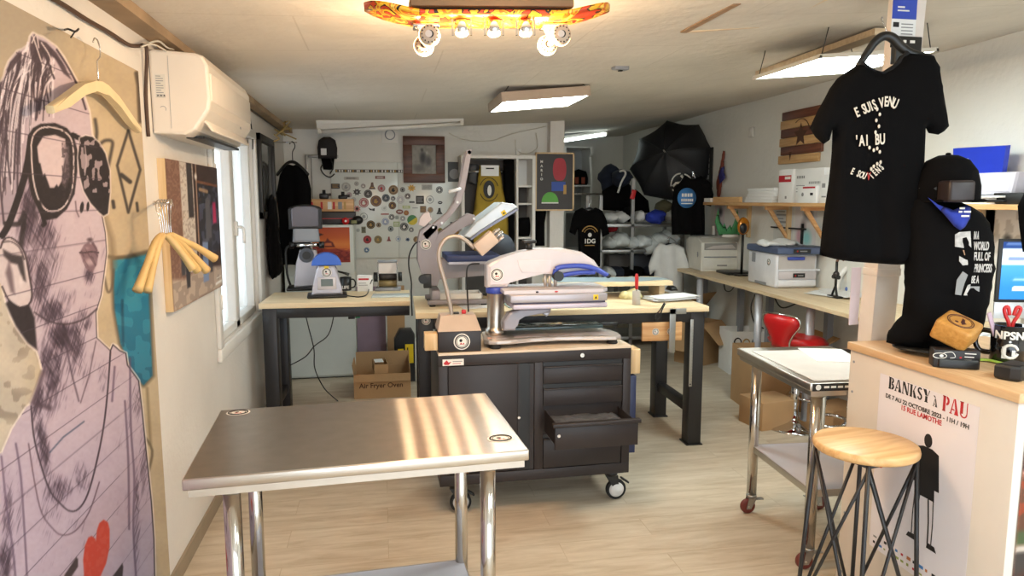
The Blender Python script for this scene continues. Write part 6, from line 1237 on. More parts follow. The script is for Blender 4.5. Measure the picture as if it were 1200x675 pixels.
def p1(t):
    g = G(M @ T((0, .03, .036))); g.tube([(.085*math.cos(a), .085*math.sin(a), 0) for a in np.linspace(.35, 2.8, 16)], .006, INKO, n=5); g.tube([(.06*math.cos(a), .06*math.sin(a), 0) for a in np.linspace(.35, 2.8, 16)], .004, INKO, n=5); g.sph((0, -.005, 0), (.02, .022, .003), INKW); g.text('1DG', .062, INKW, T((0, -.07, 0)), bold=.002); g.b2((-.05, -.115, 0), (.05, -.108, .002), INKO); g.ob('print', t); blackhanger(t, M @ T((0, .27, 0)) @ SC(.75, .9, 1))
tee('black_tshirt', 'black t-shirt with 1DG print on a hanger beside the pillar', M, [f_(*p) for p in ((682, 243), (690, 247), (698, 243), (706, 247), (711, 258), (714, 274), (706, 278), (704, 268), (703, 312), (678, 312), (677, 268), (674, 276), (667, 272), (670, 256), (674, 247))], .055, BLKC, p1)
a = [(786, 245), (790, 222), (802, 206), (812, 210), (822, 206), (832, 214), (836, 228), (833, 242), (826, 240), (826, 275), (787, 275)]
def pb(t, F):
    g = G(F(804.5, 232)); g.lathe([(0, 0), (.098, 0), (.1, .003), (0, .004)], mat('blue_print', '#3f7fc0', .6)); [g.b2((-.055+.03*k, .012, .003), (-.033+.03*k, .045, .005), INKW) for k in range(4)]; [g.b2((-.06+.022*k, -.035, .003), (-.044+.022*k, -.008, .005), INKW) for k in range(6)]; g.b2((-.06, -.06, .003), (.06, -.05, .005), INKW); g.ob('round_print', t); hung(t, 812, 212, 6.75, (WR-.24, 6.80, 1.58))
flat_garment('black_tshirt', 'black t-shirt with a round blue print at the end of the wall shelf', 't-shirt', a, .10, BLKC, 6.75, pb)
wt = [(768, 292), (776, 284), (784, 287), (792, 284), (803, 290), (812, 314), (808, 322), (803, 318), (804, 366), (768, 366), (769, 318), (764, 322), (762, 312)]
flat_garment('white_tshirt', 'plain off-white t-shirt hanging at the far end of the printer desk', 't-shirt', [(x-2, y) for x, y in wt], .07, WHTC, 6.85, lambda t, F: hung(t, 784, 288, 6.85, (rx1, RY0-.01, zM+.02)))

q = at(690, 243, Y=7.0); tag(G().cyl((1.786, 6.985, q.z+.135), (rx0+.01, 7.235, q.z+.135), .009, CHROME).ob('clothes_rail'), 'short chrome rail from the pillar to the metal rack above the 1DG t-shirt', 'rail')
# ------------------------------------------------------------------ right wall: desk, printers, shelf
DZ = .90
t = thing('printer_desk', 'long pale desk along the right wall carrying the printers', 'desk', (0, 0, 0))
G().prism([(2.985, 6.92), (2.775, 2.9), (WR-.004, 2.9), (WR-.004, 6.92)], .03, wood('desk_laminate', '#cdb48f', '#dfcaa8', 'Y', 2.5), T((0, 0, DZ-.03)), bev=.003).ob('desktop', t)
for px, py in ((815, 325), (883, 342), (943, 357), (1010, 372)):
    q = at(px, py, Z=DZ-.03); G().cyl((q.x+.05, q.y, 0), (q.x+.05, q.y, DZ-.03), .03, GRYL if 'GRYL' in globals() else mat('grey_tube_enamel', '#b9bac0', .35, .3)).cyl((q.x+.05, q.y, DZ-.04), (q.x+.05, q.y, DZ-.0305), .05, GALV).ob('leg', t)
for px, py in ((826, 325), (869, 330), (903, 337), (972, 360)):
    q = at(px, py, Z=DZ-.03); q = at(px, py, X=3.36); G().box((3.36, q.y, (DZ-.03)/2), (.05, .05, DZ-.03), GRYP).ob('rear_leg', t)
def on(px, py, z=DZ+.0005): return at(px, py, Z=z)
def printer_small():
    p = on(821, 318); t = thing('laser_printer', 'white laser printer at the far end of the desk', 'printer', (p.x, p.y, DZ+.0005), -5)
    W_, D_, H_ = .38, .46, .33; B = mat('printer_ivory', '#d9d6cc', .45)
    g = G(); g.prism([(0, 0), (D_, 0), (D_, H_-.02), (D_-.1, H_), (.10, H_-.01), (0, H_-.05)], W_, B, Matrix(((0, 0, 1, 0), (1, 0, 0, 0), (0, 1, 0, 0), (0, 0, 0, 1))), bev=.012); g.ob('body', t)
    g = G(FR('-Y', (0, -.001, 0))); g.b2((.03, .21, -.002), (W_-.02, .275, .003), mat('tray_recess', '#8d8b87', .6)); g.prism([(.04, .222), (W_-.03, .222), (W_-.07, .262), (.12, .25)], .004, mat('tray_paper', '#bdb6b2', .6), z0=.002); g.b2((.03, .135, 0), (W_-.02, .145, .004), GRYP); g.ob('output_tray', t)
    g = G(); g.b2((.02, -.012, .02), (W_-.01, 0, .115), B, .005); g.b2((.16, -.016, .05), (.26, -.011, .065), mat('tray_recess', '', .6)); g.ob('paper_drawer', t)
    G().b2((.03, .10, H_-.008), (W_-.05, .36, H_+.004), mat('printer_top_grey', '#b5b4ae', .5), .003).b2((.05, .38, H_-.004), (W_-.1, .47, H_+.008), DGRY, .003).ob('top_cover', t)
    for x_ in (.06, .26): G().b2((x_, .40, H_+.006), (x_+.03, .41, H_+.1), PWHT, .002).ob('paper_support', t)
    G(FR('-X', (-.0005, .09, .16))).lathe([(0, 0), (.018, 0), (.018, .003), (0, .003)], GRYP, L=SC(.7, 1.5, 1)).ob('side_button', t)
printer_small()
def printer_big():
    p = on(908, 338); t = thing('multifunction_printer', 'white and slate blue multifunction printer in the middle of the desk', 'printer', (p.x, p.y, DZ+.0005), -4)
    W_, D_, H_ = .345, .50, .27; B = mat('printer_white', '#dcdce0', .4); SL = mat('slate_blue_plastic', '#4d5a78', .45)
    g = G(); g.box((W_/2, D_/2, H_/2), (W_, D_, H_), B, .018); g.ob('body', t)
    g = G(); g.prism([(-.015, -.05), (W_+.03, -.08), (W_+.03, D_), (-.015, D_)], .055, SL, T((0, 0, H_+.003)), bev=.012); g.b2((.06, -.06, H_+.058), (W_, .09, H_+.066), DGRY, .004); g.ob('scanner_lid', t)
    g = G(FR('-Y', (0, -.0805, H_+.0))); g.b2((.10, .014, 0), (.24, .045, .004), BLKP); g.sph((.13, .03, .004), (.007, .007, .002), RED); g.b2((.15, .025, .004), (.21, .034, .005), INKG); g.ob('control_panel', t)
    g = G(FR('-Y', (0, -.001, 0))); g.b2((.02, .15, -.002), (W_-.02, .255, .002), mat('tray_paper', '#c9c6c8', .6)); g.b2((.09, .225, 0), (.23, .25, .02), BLUE, .004); g.b2((.02, .138, 0), (W_+.02, .152, .012), B); g.ob('output_tray', t)
    g = G(); g.b2((.02, -.012, .015), (W_-.01, 0, .065), B, .004); g.b2((.02, -.012, .072), (W_-.01, 0, .135), mat('tray_grey', '#c4bdc0', .5), .004); g.ob('paper_drawer', t)
    g = G(FR('-Y', (0, -.0125, 0))); g.b2((.14, .085, 0), (.24, .12, .002), BLKP); g.sph((.16, .1, .002), (.007, .007, .002), RED); g.b2((.18, .096, .002), (.225, .106, .003), INKG); g.ob('maker_plate', t)
    badge('round_badge', None, FR('-X', (-.0005, .12, .20)) , .03, parent=t)
    G(FR('-X', (-.0005, 0, 0))).b2((-.42, .18, 0), (-.36, .26, .003), GRYP).ob('side_vent', t); G(FR('-X', (-.0005, 0, 0))).b2((-.35, .01, 0), (-.15, .03, .003), GRYP).ob('side_grip', t)
    return t
pb_ = printer_big()
bpy.context.view_layer.update()
w_ = pb_.matrix_world @ V((.13, .2, .33))
o = G(RZ(10)).puff([(-.2, -.08), (.02, -.1), (.2, -.06), (.22, .08), (0, .1), (-.2, .06)], .07, WHTC, None, .025, lambda x, y: .012*math.sin(28*x+11*y)+.01*math.sin(40*y), r=.06, flat=True).ob('white_cloth'); o.location = (w_.x, w_.y, DZ+.333); tag(o, 'crumpled white cloth on top of the multifunction printer', 'cloth')
o = G(RZ(-4)).box((0, 0, .012), (.26, .3, .024), BLKP, .004).ob('black_tray'); q = on(862, 322); o.location = (q.x+.05, q.y+.1, DZ+.0005); tag(o, 'flat black tray between the two printers', 'tray')
R = random.Random(5)
g = G()
for k in range(6): g.box((R.uniform(-.1, .12), R.uniform(-.14, .14), .002+.003*k), (.21, .297, .002), PAPER, 0, T((0, 0, 0)) @ RZ(R.uniform(-20, 20)))
o = g.ob('paper_pile'); q = on(955, 347); o.location = (q.x+.22, q.y+.05, DZ+.001); tag(o, 'scattered white sheets on the desk right of the multifunction printer', 'papers')
# clamp stand
q = on(974, 349); t = thing('clamp_stand', 'black adjustable clamp stand on the near part of the desk', 'stand', (q.x+.03, q.y, DZ+.0005))
g = G(); g.box((0, 0, .008), (.05, .12, .016), BLKP, .004); g.tube([(-.02, -.05, .015), (0, 0, .09), (.01, .05, .015)], .008, BLKP); g.ob('base', t)
G().cyl((0, 0, .08), (0, 0, .26), .009, BLKP).cyl((0, -.03, .15), (0, .03, .15), .016, BLKP).sph((0, 0, .17), .022, DARK).ob('post', t); G().tube([(0, 0, .26), (.02, 0, .29), (.05, -.01, .27)], .01, mat('brown_grip', '#6b4a3a', .5), sub=3).ob('arm', t)
t = thing('white_lamp_arch', 'white curved holder with small coloured trinkets on the desk behind the post', 'holder', (on(990, 345).x+.12, on(990, 345).y+.1, DZ+.0005)); G().tube([(-.12, 0, 0), (-.10, 0, .12), (-.02, 0, .2), (.08, 0, .2)], .02, PWHT, sub=5).box((-.05, 0, .006), (.2, .12, .012), PWHT, .004).ob('holder', t)
for k, (c, z) in enumerate((('#5a76b8', .03), ('#c06a6a', .06), ('#6aa06a', .025), ('#c8a040', .05))): G().sph((-.04+.035*k, -.02, z), .02, mat('trinket_'+c[1:], c, .5)).ob('trinket', t)
# wall shelf on timber brackets
SZ = 1.575; SY0, SY1 = 2.9, 6.95
t = thing('wall_shelf', 'long pine wall shelf on wooden brackets along the right wall', 'shelf', (0, 0, 0))
G().b2((WR-.26, SY0, SZ-.028), (WR-.003, SY1, SZ), PINE, .002).ob('shelf_board', t)
for px in (878, 925, 970, 1075, 1150):
    y = at(px, 242, X=WR-.02).y; g = G(); g.b2((WR-.035, y-.018, SZ-.33), (WR-.003, y+.018, SZ-.029), PINEZ); g.b2((WR-.24, y-.018, SZ-.06), (WR-.036, y+.018, SZ-.029), PINEX)
    n = Matrix(((1, 0, 0, 0), (0, 0, 1, y-.012), (0, 1, 0, 0), (0, 0, 0, 1))); g.prism([(WR-.22, SZ-.06), (WR-.18, SZ-.06), (WR-.036, SZ-.27), (WR-.036, SZ-.31)], .024, PINEX, n); g.ob('bracket', t)
def shelf_at(px): return at(px, 238, X=WR-.24).y
sx_ = WR-.225
S_ = SZ+.0005
o = G().b2((0, -.5, 0), (.03, .02, .05), PINE).ob('pine_offcut'); o.location = (sx_-.028, shelf_at(838), S_); tag(o, 'pine offcut lying at the far end of the wall shelf', 'offcut')
o = G().box((.06, 0, .02), (.13, .45, .04), PWHT, .004).ob('white_bar'); o.location = (sx_-.02, shelf_at(822), S_); tag(o, 'white bar overhanging the far end of the wall shelf', 'bar')
y0, y1 = shelf_at(871), shelf_at(905); cy = (y0+y1)/2; R = random.Random(8)
for k in range(5):
    o = G().box((0, 0, .0125), (.19, abs(y0-y1)*.92, .024), PAPER, .001).ob('paper_ream'); o.location = (sx_+.10+R.uniform(-.006, .006), cy+R.uniform(-.03, .03), S_+.0251*k); tag(o, ('white paper ream at the bottom of the stack on the wall shelf', 'second white ream from the bottom of the stack on the wall shelf', 'middle white ream of the stack on the wall shelf', 'second white ream from the top of the stack on the wall shelf', 'topmost white ream of the stack on the wall shelf')[k], 'paper', 'paper reams on the wall shelf')
def sbox(px0, px1, py1, label, prints, dx=0, d=.2, z=S_):
    y0, y1 = shelf_at(px0), shelf_at(px1); h = at((px0+px1)/2, py1, Y=(y0+y1)/2).z; h = at((px0+px1)/2, py1, X=sx_+dx).z-z
    t = thing('carton', label, 'box', (sx_+dx, y1, z), 0, None); w = y0-y1; G().b2((0, .001, 0), (d, w-.001, h), PAPER, .002).ob('carton_body', t)
    g = G(FR('-X', (-.0005, w, 0))); prints(g, w, h); g.ob('printing', t); return t
def pr1(g, w, h): g.b2((.0, h*.62, 0), (w*.9, h*.82, .0006), INKR); g.b2((w*.45, h*.7, .0006), (w*.85, h*.78, .001), INKW); g.b2((w*.5, .12*h, 0), (w*.62, h*.2, .0006), INKG)
def pr2(g, w, h): [g.b2((w*(.06+.06*k), h*.72, 0), (w*(.10+.06*k), h*.8, .0006), INKG) for k in range(5)]; [g.b2((w*.5+.02*k, h*.55, 0), (w*.5+.012+.02*k, h*.62, .0006), INKG) for k in range(8)]; [g.b2((.05*w, h*(.5-.09*k), 0), (w*.35, h*(.52-.09*k), .0006), INKG) for k in range(3)]
def pr3(g, w, h): g.b2((w*.3, h*.86, 0), (w*.95, h*.96, .0006), INKR); g.cyl((w*.3, h*.5, 0), (w*.3, h*.5, .0006), .015, INKG); g.b2((w*.7, h*.45, 0), (w*.85, h*.6, .0006), INKB)
def pr4(g, w, h): g.b2((w*.2, h*.55, 0), (w*.5, h*.7, .0006), INKG); g.b2((w*.2, h*.2, 0), (w*.6, h*.25, .0006), INKG)
sbox(907, 923, 199, 'white carton with a red block beside the paper stack on the wall shelf', pr1, .02)
sbox(924, 957, 198, 'large white printer-ink carton on the wall shelf', pr2, .035)
sbox(936, 958, 218, 'small white carton with a red stripe in front of the large one', pr3, -.032, .06)
sbox(959, 972, 205, 'white carton on the wall shelf nearest the hanging t-shirt', pr4, -.01)
# things hung on the right wall
FW = lambda px, py: FR('-X', at(px, py, X=WR-.002))
o = G(FW(881, 155)).box((0, 0, .006), (.09, .09, .012), PWHT, .004).box((0, 0, .014), (.04, .06, .006), PWHT, .003).ob('wall_switch'); tag(o, 'small white switch high on the right wall', 'switch')
a, b = at(912.5, 193, X=WR-.03), at(963, 122, X=WR-.03); t = thing('wooden_plaque', 'plaque of brown and tan wooden slats with a star on the right wall', 'plaque', (0, 0, 0)); R = random.Random(2)
TAN = wood('tan_slat', '#b88c58', '#d2ab78', 'Y', 4); DRK = wood('brown_slat', '#5a3020', '#74432e', 'Y', 4)
for k in range(6):
    z0 = a.z+(b.z-a.z)*k/6; o = G().b2((WR-.028, b.y+R.uniform(-.02, .02), z0+.002), (WR-.004, a.y+R.uniform(-.02, .02), z0+(b.z-a.z)/6-.002), DRK if k in (1, 3, 5) else TAN, .002).ob('slat', t)
c = at(938, 158, X=WR-.03); g = G(FR('-X', (WR-.0285, c.y, c.z))); g.prism([((.10 if k % 2 == 0 else .045)*math.sin(k*PI/5), (.10 if k % 2 == 0 else .045)*math.cos(k*PI/5)) for k in range(10)], .0015, mat('burnt_brown', '#4b2c1c', .7)); g.tube([(.13*math.cos(q), .13*math.sin(q), .0008) for q in np.linspace(.2, 2.2, 10)], .004, mat('burnt_brown', '', .7), n=4); g.prism([(-.16, -.13), (-.12, -.13), (-.14, -.2)], .0015, mat('burnt_brown', '', .7)); g.ob('star', t)
o = G(FW(827, 197)).box((0, 0, .008), (.35, .42, .016), BLKW, .003).ob('dark_poster'); g = G(FW(827, 197))
for i in range(5):
    for j in range(5): g.box((-.1+.05*i, -.1+.06*j, .0168), (.035, .045, .0012), INKG)
g.ob('white_squares', o); tag(o, 'dark poster with a grid of small white squares beside the umbrella', 'poster')
t = thing('parrot_ornament', 'flat red-brown and blue bird-like ornament on the right wall', 'ornament', (0, 0, 0))
M = FW(846, 207); G(M).puff([(-.06, -.2), (.0, -.22), (.03, -.1), (.05, .02), (.08, .25), (.04, .26), (-.01, .1), (-.08, -.05)], .03, mat('rust_wood', '#7d3b2a', .6), T((0, 0, .017)), .02).ob('body', t); G(M).puff([(.02, -.08), (.14, -.02), (.13, .02), (.10, .04), (.12, .10), (.05, .09), (0, .02)], .025, mat('violet_wood', '#2f2f6e', .6), T((.01, 0, .04)), .02).ob('wing', t)
# plant leaves, gold disc, wall prints
t = thing('paper_plant', 'green pointed plant leaves in a low pot on top of the far printer', 'plant', (0, 0, 0)); bq = at(855, 280, Y=6.36); bq.z = DZ+.37
for dx, h, w in ((-.13, .26, .05), (-.06, .12, .05), (.0, .1, .06), (.07, .25, .05), (.12, .14, .04)): G(T((bq.x, bq.y, bq.z-.01)) @ FR('-Y')).puff([(dx*.5-w, 0), (dx*.5+w, 0), (dx+w*.5, h*.5), (dx, h), (dx-w*.6, h*.5)], .012, mat('leaf_green', '#3f8452', .6), None, .02).ob('leaf', t)
o = G().lathe([(0, 0), (.06, 0), (.075, .008), (.075, .03), (0, .03)], PWHT).ob('plant_pot', t); o.location = (bq.x, bq.y, DZ+.337)
q = at(871, 265, X=3.28); t = thing('gold_disc', 'orange-gold round visor disc standing behind the printers', 'disc', (q.x, q.y, DZ+.0005)); z = q.z-DZ; G().cyl((0, 0, 0), (0, 0, z), .012, BLKP).cyl((0, 0, 0), (0, 0, .015), .07, BLKP).ob('stand', t); G(T((0, 0, z)) @ RX(90)).lathe([(0, -.02), (.06, -.02), (.072, 0), (.06, .03), (0, .045)], mat('amber_gloss', '#c47a22', .12, .3), L=SC(.8, 1.15, 1)).ob('visor', t); G(T((-.02, -.04, z-.02))).sph((0, 0, 0), (.035, .02, .05), BLKP).ob('dark_face', t)
for px, py, w, h, base, blobs, l in ((944, 262, .3, .42, (214, 208, 206), 1, 'flower picture with dark blooms on the right wall above the printer'), (918, 258, .3, .34, (206, 206, 202), 2, 'pale sheet with fine print on the right wall above the printer'), (1137, 262, .34, .34, (206, 198, 190), 3, 'pale drawing pinned under the shelf behind the dummy'), (1172, 255, .3, .4, (210, 206, 200), 3, 'pale notice under the shelf above the computer'), (1120, 275, .2, .3, (150, 96, 84), 2, 'reddish photo pinned beside the pale drawing'), (843, 256, .22, .3, (210, 196, 196), 1, 'pale pink picture above the far printer')):
    def fn(u, v, base=base, blobs=blobs, w=w):
        I = Ink(u*100, v*100, base); n = vnoise(u*9+w*50, v*9, 4)
        if blobs == 1: I.blob(60, 72, 30, 22, (60, 62, 66), .9, 0, .2); I.blob(40, 45, 18, 20, (120, 110, 112), .8); I.blob(58, 22, 30, 22, (120, 190, 190), .8); I.blob(20, 25, 16, 20, (205, 150, 160), .8)
        elif blobs == 2: [I.line([(12, 90-9*k), (60+20*math.sin(k*3), 90-9*k)], 3, (120, 120, 118), 1) for k in range(7)]
        else: I.mask((n > .6)*.35, (130, 120, 112)); I.blob(70, 20, 14, 10, (60, 58, 56), .9)
        return I.out()
    q = at(px, py, X=WR-.003); tag(sheet('wall_print', FR('-X', (WR-.003, q.y+w/2, q.z-h/2)), w, h, 30, 40, fn, MATTE), l, 'print')
o = G(FW(925, 268)).b2((-.25, 0, 0), (.25, .012, .03), BLKP).b2((.2, -.12, 0), (.215, .05, .02), BLKP).ob('black_rail'); tag(o, 'thin black rail on the right wall under the shelf', 'rail')
cable('bundle of black cables sagging under the desk', [at(885, 345, Z=.84), at(880, 360, X=3.1), at(884, 378, X=3.15), at(895, 385, X=3.2)], .006)
cable('black cables looping behind the desk tubes', [at(905, 343, X=3.2), at(915, 360, X=3.2), at(930, 357, X=3.22), at(940, 350, X=3.2)], .006)
cable('short cable loop hanging under the far end of the desk', [at(848, 331, X=3.1), at(850, 340, X=3.1), at(856, 341, X=3.1), at(861, 335, X=3.1)], .005)
# cartons under the desk
q = at(858, 432, Z=0); carton('cardboard_box', 'tall brown carton with wide open flaps under the far part of the desk', (q.x-.20, q.y+.34, 0), 28, .34, .30, .42, ((2, 155, .30), (0, 130, .28), (1, -40, .36)))
q = at(880, 440, Z=0); t = carton('white_carton', 'white carton with orange and black print behind the red stool', (q.x+.0, q.y+.20, 0), -8, .32, .30, .40, ((0, -100, .02),), (), PAPER)
g = G(FR('-Y', (0, -.1508, 0)))
for k, (x_, z_, m_) in enumerate(((-.09, .30, INKB), (-.01, .29, INKO), (.08, .30, INKB), (-.1, .1, INKB), (-.02, .1, INKB), (.06, .1, INKB))): g.tube([(x_+.032*math.cos(a), z_+.04*math.sin(a), 0) for a in np.linspace(0, 2*PI, 20)[:-1]], .007, m_, n=4, close=True)
g.ob('printing', t)
q = at(950, 412, Z=0); carton('cardboard_box', 'brown carton with an open flap under the desk right of the red stool', (2.98, 4.95, 0), -6, .5, .4, .46, ((0, 110, .12), (3, 60, .2)))
carton('cardboard_box', 'small brown carton on the floor seen under the castor table', (2.70, 4.52, 0), 8, .3, .26, .2, (), None, CARD, False)
carton('cardboard_box', 'small brown carton beside the stool foot under the desk', (3.12, 4.35, 0), 12, .3, .24, .17, (), None, CARD, False)
# bar stools
def bar_stool(loc, rz, m, label, red):
    t = thing('bar_stool', label, 'stool', loc, rz)
    G().lathe([(0, 0), (.205, 0), (.207, .006), (.19, .016), (.08, .04), (.04, .06), (.03, .09), (0, .09)], CHROME if red else BLKP, n=40).ob('base', t)
    G().cyl((0, 0, .08), (0, 0, .38), .03, CHROME).cyl((0, 0, .38), (0, 0, .57), .02, CHROME).ob('column', t)
    G().tube([(.03, 0, .2), (.05, -.1, .2), (.14, -.14, .2), (.2, -.08, .2), (.21, 0, .2), (.2, .08, .2), (.14, .14, .2), (.05, .1, .2)], .01, CHROME, sub=4, close=True).ob('footrest', t)
    G().puff([(.2*math.cos(a)*1.05, .2*math.sin(a)) for a in np.linspace(0, 2*PI, 25)[:-1]], .09, m, T((0, 0, .61)), .03, lambda x, y: .05*max(0, -x/.2)**2).ob('seat', t)
    B = Matrix(((0, 0, 1, -.19), (1, 0, 0, 0), (0, 1, 0, .585), (0, 0, 0, 1))) @ RX(-8) @ SC(.82, .82, 1)
    pl = [(-.09, 0), (.09, 0), (.085, .06), (.12, .13), (.17, .2), (.175, .25), (.14, .285), (0, .3), (-.14, .285), (-.175, .25), (-.17, .2), (-.12, .13), (-.085, .06)]
    G(B).puff(pl, .07, m, None, .025, lambda x, y: .9*x*x).ob('backrest', t)
    G(B).tube([(x, y, .9*x*x) for x, y in pl[1:]+pl[:1]], .009, CHROME, sub=3).ob('chrome_edge', t)
    G().cyl((0, 0, .565), (0, 0, .575), .07, BLKP).tube([(.0, 0, .565), (.1, -.12, .55), (.12, -.16, .55)], .006, CHROME).ob('seat_plate', t)
    return t
bar_stool((2.85, 4.43, 0), 22, RED, 'red leather bar stool with chrome edging and round foot', True)
bar_stool((2.88, 3.86, 0), 140, mat('black_vinyl_seat', '#17171a', .4), 'black bar stool with round foot behind the castor table', False)
# computer on the near part of the desk
q = at(1164, 373, Y=3.1); t = thing('desktop_computer', 'silver all-in-one desktop computer on the near end of the desk', 'computer', (q.x, 3.1, q.z), -14)
t.scale = (.925, .925, 1)
AL = mat('anodised_aluminium', '#c9cbce', .3, .8)
G().b2((0, 0, 0), (.53, .012, .085), AL, .003).ob('chin', t); G().b2((0, 0, .085), (.53, .014, .41), BLKP, .003).ob('bezel', t)
def scr(u, v):
    I = Ink(u*100, v*100, (40, 120, 205)); I.mask((v > .87)*1., (28, 58, 120)); I.mask(((v > .62)*(v < .87))*1., (205, 220, 238)); I.line([(4, 95), (40, 95)], 3, (150, 180, 220), 1); I.poly([(6, 68), (28, 68), (28, 74), (6, 74)], (120, 140, 180), 1); I.mask(np.clip((v-.2)*1.2, 0, .4)*(v < .62), (110, 190, 240)); I.poly([(14, 16), (30, 16), (30, 22), (14, 22)], (230, 240, 250), 1); I.line([(14, 36), (40, 36)], 3, (225, 238, 250), 1); return I.out()
sm = attr_mat('lit_screen', .2); b = sm.node_tree.nodes['Principled BSDF']; at_ = [n for n in sm.node_tree.nodes if n.type == 'ATTRIBUTE'][0]; sm.node_tree.links.new(at_.outputs['Color'], b.inputs['Emission Color']); b.inputs['Emission Strength'].default_value = .9
sheet('screen', FR('-Y', (.02, -.0012, .10)), .49, .295, 40, 30, scr, sm, t)
g = G(FR('-Y', (.265, -.0006, .042))); g.sph((0, 0, 0), (.012, .013, .001), INKB); g.sph((.006, .016, 0), (.003, .005, .001), INKB, RZ(0)); g.ob('emblem', t)
G().prism([(.0, -q.z+DZ+.001), (.14, -q.z+DZ+.001), (.14, -q.z+DZ+.008), (.05, -q.z+DZ+.01), (.03, .12), (.02, .12)], .18, AL, Matrix(((0, 0, 1, .175), (1, 0, 0, .0), (0, 1, 0, 0), (0, 0, 0, 1)))).ob('stand', t)
o = G(RZ(-12)).box((0, 0, .02), (.24, .12, .04), REDP, .003).box((.02, 0, .0405), (.1, .05, .001), INKW).ob('red_box'); q = on(1177, 384); o.location = (q.x+.03, 3.12, DZ+.0005); tag(o, 'flat red box on the desk in front of the computer', 'box')
g = G(); R = random.Random(9)
for k in range(7): g.box((R.uniform(-.12, .12), R.uniform(-.1, .1), .002+.003*k), (.21, .297, .002), PAPER, 0, RZ(R.uniform(-30, 30)))
o = g.ob('paper_pile'); o.location = (2.98, 3.1, DZ+.001); tag(o, 'white papers spread on the near end of the desk below the computer', 'papers')
# near end of the shelf
y_ = lambda px: at(px, 238, X=WR-.2).y
o = G(T((WR-.06, y_(1128), S_)) @ RY(-0)).prism([(-.19, 0), (.12, 0), (.19, .32), (-.17, .33)], .03, mat('royal_blue_plastic', '#2039b8', .4), FR('-X') @ RX(8)).ob('blue_folder'); tag(o, 'royal blue folder leaning on the near end of the wall shelf', 'folder')
t = thing('letter_tray', 'pale scalloped letter tray on the near end of the wall shelf', 'tray', (WR-.12, y_(1156), S_+.05)); G(RZ(90)).prism([(-.15, 0), (.15, 0), (.17, .11), (.1, .12), (-.17, .12)], .16, mat('lilac_plastic', '#c9c6d2', .4), T((0, .08, 0)) @ RX(90), bev=.02).ob('tray', t)
for k in range(3): G(RZ(90)).b2((-.155-.004*k, -.086, .02+.032*k), (.155+.004*k, -.078, .03+.032*k), mat('lilac_shade_plastic', '#b3b0c0', .4)).ob('ridge', t)
for k in range(4):
    o = G(RZ(90+R.uniform(-12, 12))).box((0, 0, .006), (.34, .2, .011), (PAPER, BLKP, PAPER, PAPER)[k], .001).ob('paper_stack'); o.location = (WR-.13, y_(1156)+.02, S_+.0115*k); tag(o, ('lowest white pad under the scalloped letter tray', 'black pad among the papers under the letter tray', 'white pad above the black one under the letter tray', 'topmost white pad under the letter tray')[k], 'paper')
o = G().box((0, 0, .03), (.18, .22, .06), BLKP, .004).ob('black_binder'); o.location = (WR-.13, y_(1188), S_); tag(o, 'black binder on the nearest end of the wall shelf', 'binder')
o = G().box((0, 0, .13), (.12, .3, .26), PWHT, .004).ob('white_case'); o.location = (WR-.08, y_(1095), S_); tag(o, 'white case on the wall shelf behind the hanging t-shirt', 'case')
# ------------------------------------------------------------------ sales counter, post, stool and what is on the counter
CX, CY0, CY1, CZ = 1.81, 1.70, 2.455, 1.045
CPAN = mat('counter_panel', '#d9cfc4', .5, var=.02)
t = thing('sales_counter', 'white panelled sales counter with a pale wooden top', 'counter', (0, 0, 0))
g = G(); g.b2((CX, CY0, 0), (CX+.60, CY1, CZ-.03), CPAN, .002); g.ob('body', t)
G().b2((CX-.012, CY0-.012, CZ-.03), (CX+.62, CY1+.006, CZ), OAKT, .003).ob('countertop', t)
g = G()
for z in (.1, .35, .6, .85, .97): g.cyl((CX-.002, CY1-.025, z), (CX+.004, CY1-.025, z), .005, GRYP, n=10)
g.ob('screw', t)
# event poster on the counter
A_, B_ = at(1032, 437, X=CX), at(1149, 472.6, X=CX); pw = A_.y-B_.y; ph = A_.z-at(1025, 642, X=CX).z
t = thing('event_poster', 'white exhibition poster with black and red lettering on the counter front', 'poster', (0, 0, 0))
M = FR('-X', (CX-.0006, A_.y, A_.z-ph)); G(M).b2((0, 0, 0), (pw, ph, .0006), mat('poster_paper', '#e3dde2', .45, var=.01)).ob('paper', t)
def loc2(px, py): q = at(px, py, X=CX); return A_.y-q.y, q.z-(A_.z-ph)
g = G(M)
def stencil(g, body, x0, y, h, w, m):   # heavy stencil capitals with slab serifs
    a = G(); a.text(body, h*1.38, m, Matrix(), 'LEFT', bold=h*.035, ext=.0003); xs = [v.co.x for v in a.bm.verts]; s_ = w/(max(xs)-min(xs)); mn = min(xs); a.bm.free()
    g.text(body, h*1.38, m, T((x0-mn*s_, y, .001)), 'LEFT', bold=h*.035, ext=.0003, xs=s_)
def cres(cx, cy, rx, ry, t, a0, a1, n=14): A = np.linspace(a0, a1, n); return [(cx+rx*math.cos(a), cy+ry*math.sin(a)) for a in A]+[(cx+(rx-t)*math.cos(a), cy+(ry-t*.6)*math.sin(a)) for a in A[::-1]]
def stem(x, w, s=.06): return [[(x, 0), (x+w, 0), (x+w, 1), (x, 1)], [(x-s, 0), (x+w+s*.4, 0), (x+w+s*.4, .07), (x-s, .07)], [(x-s, .93), (x+w+s*.4, .93), (x+w+s*.4, 1), (x-s, 1)]]
H2 = PI/2
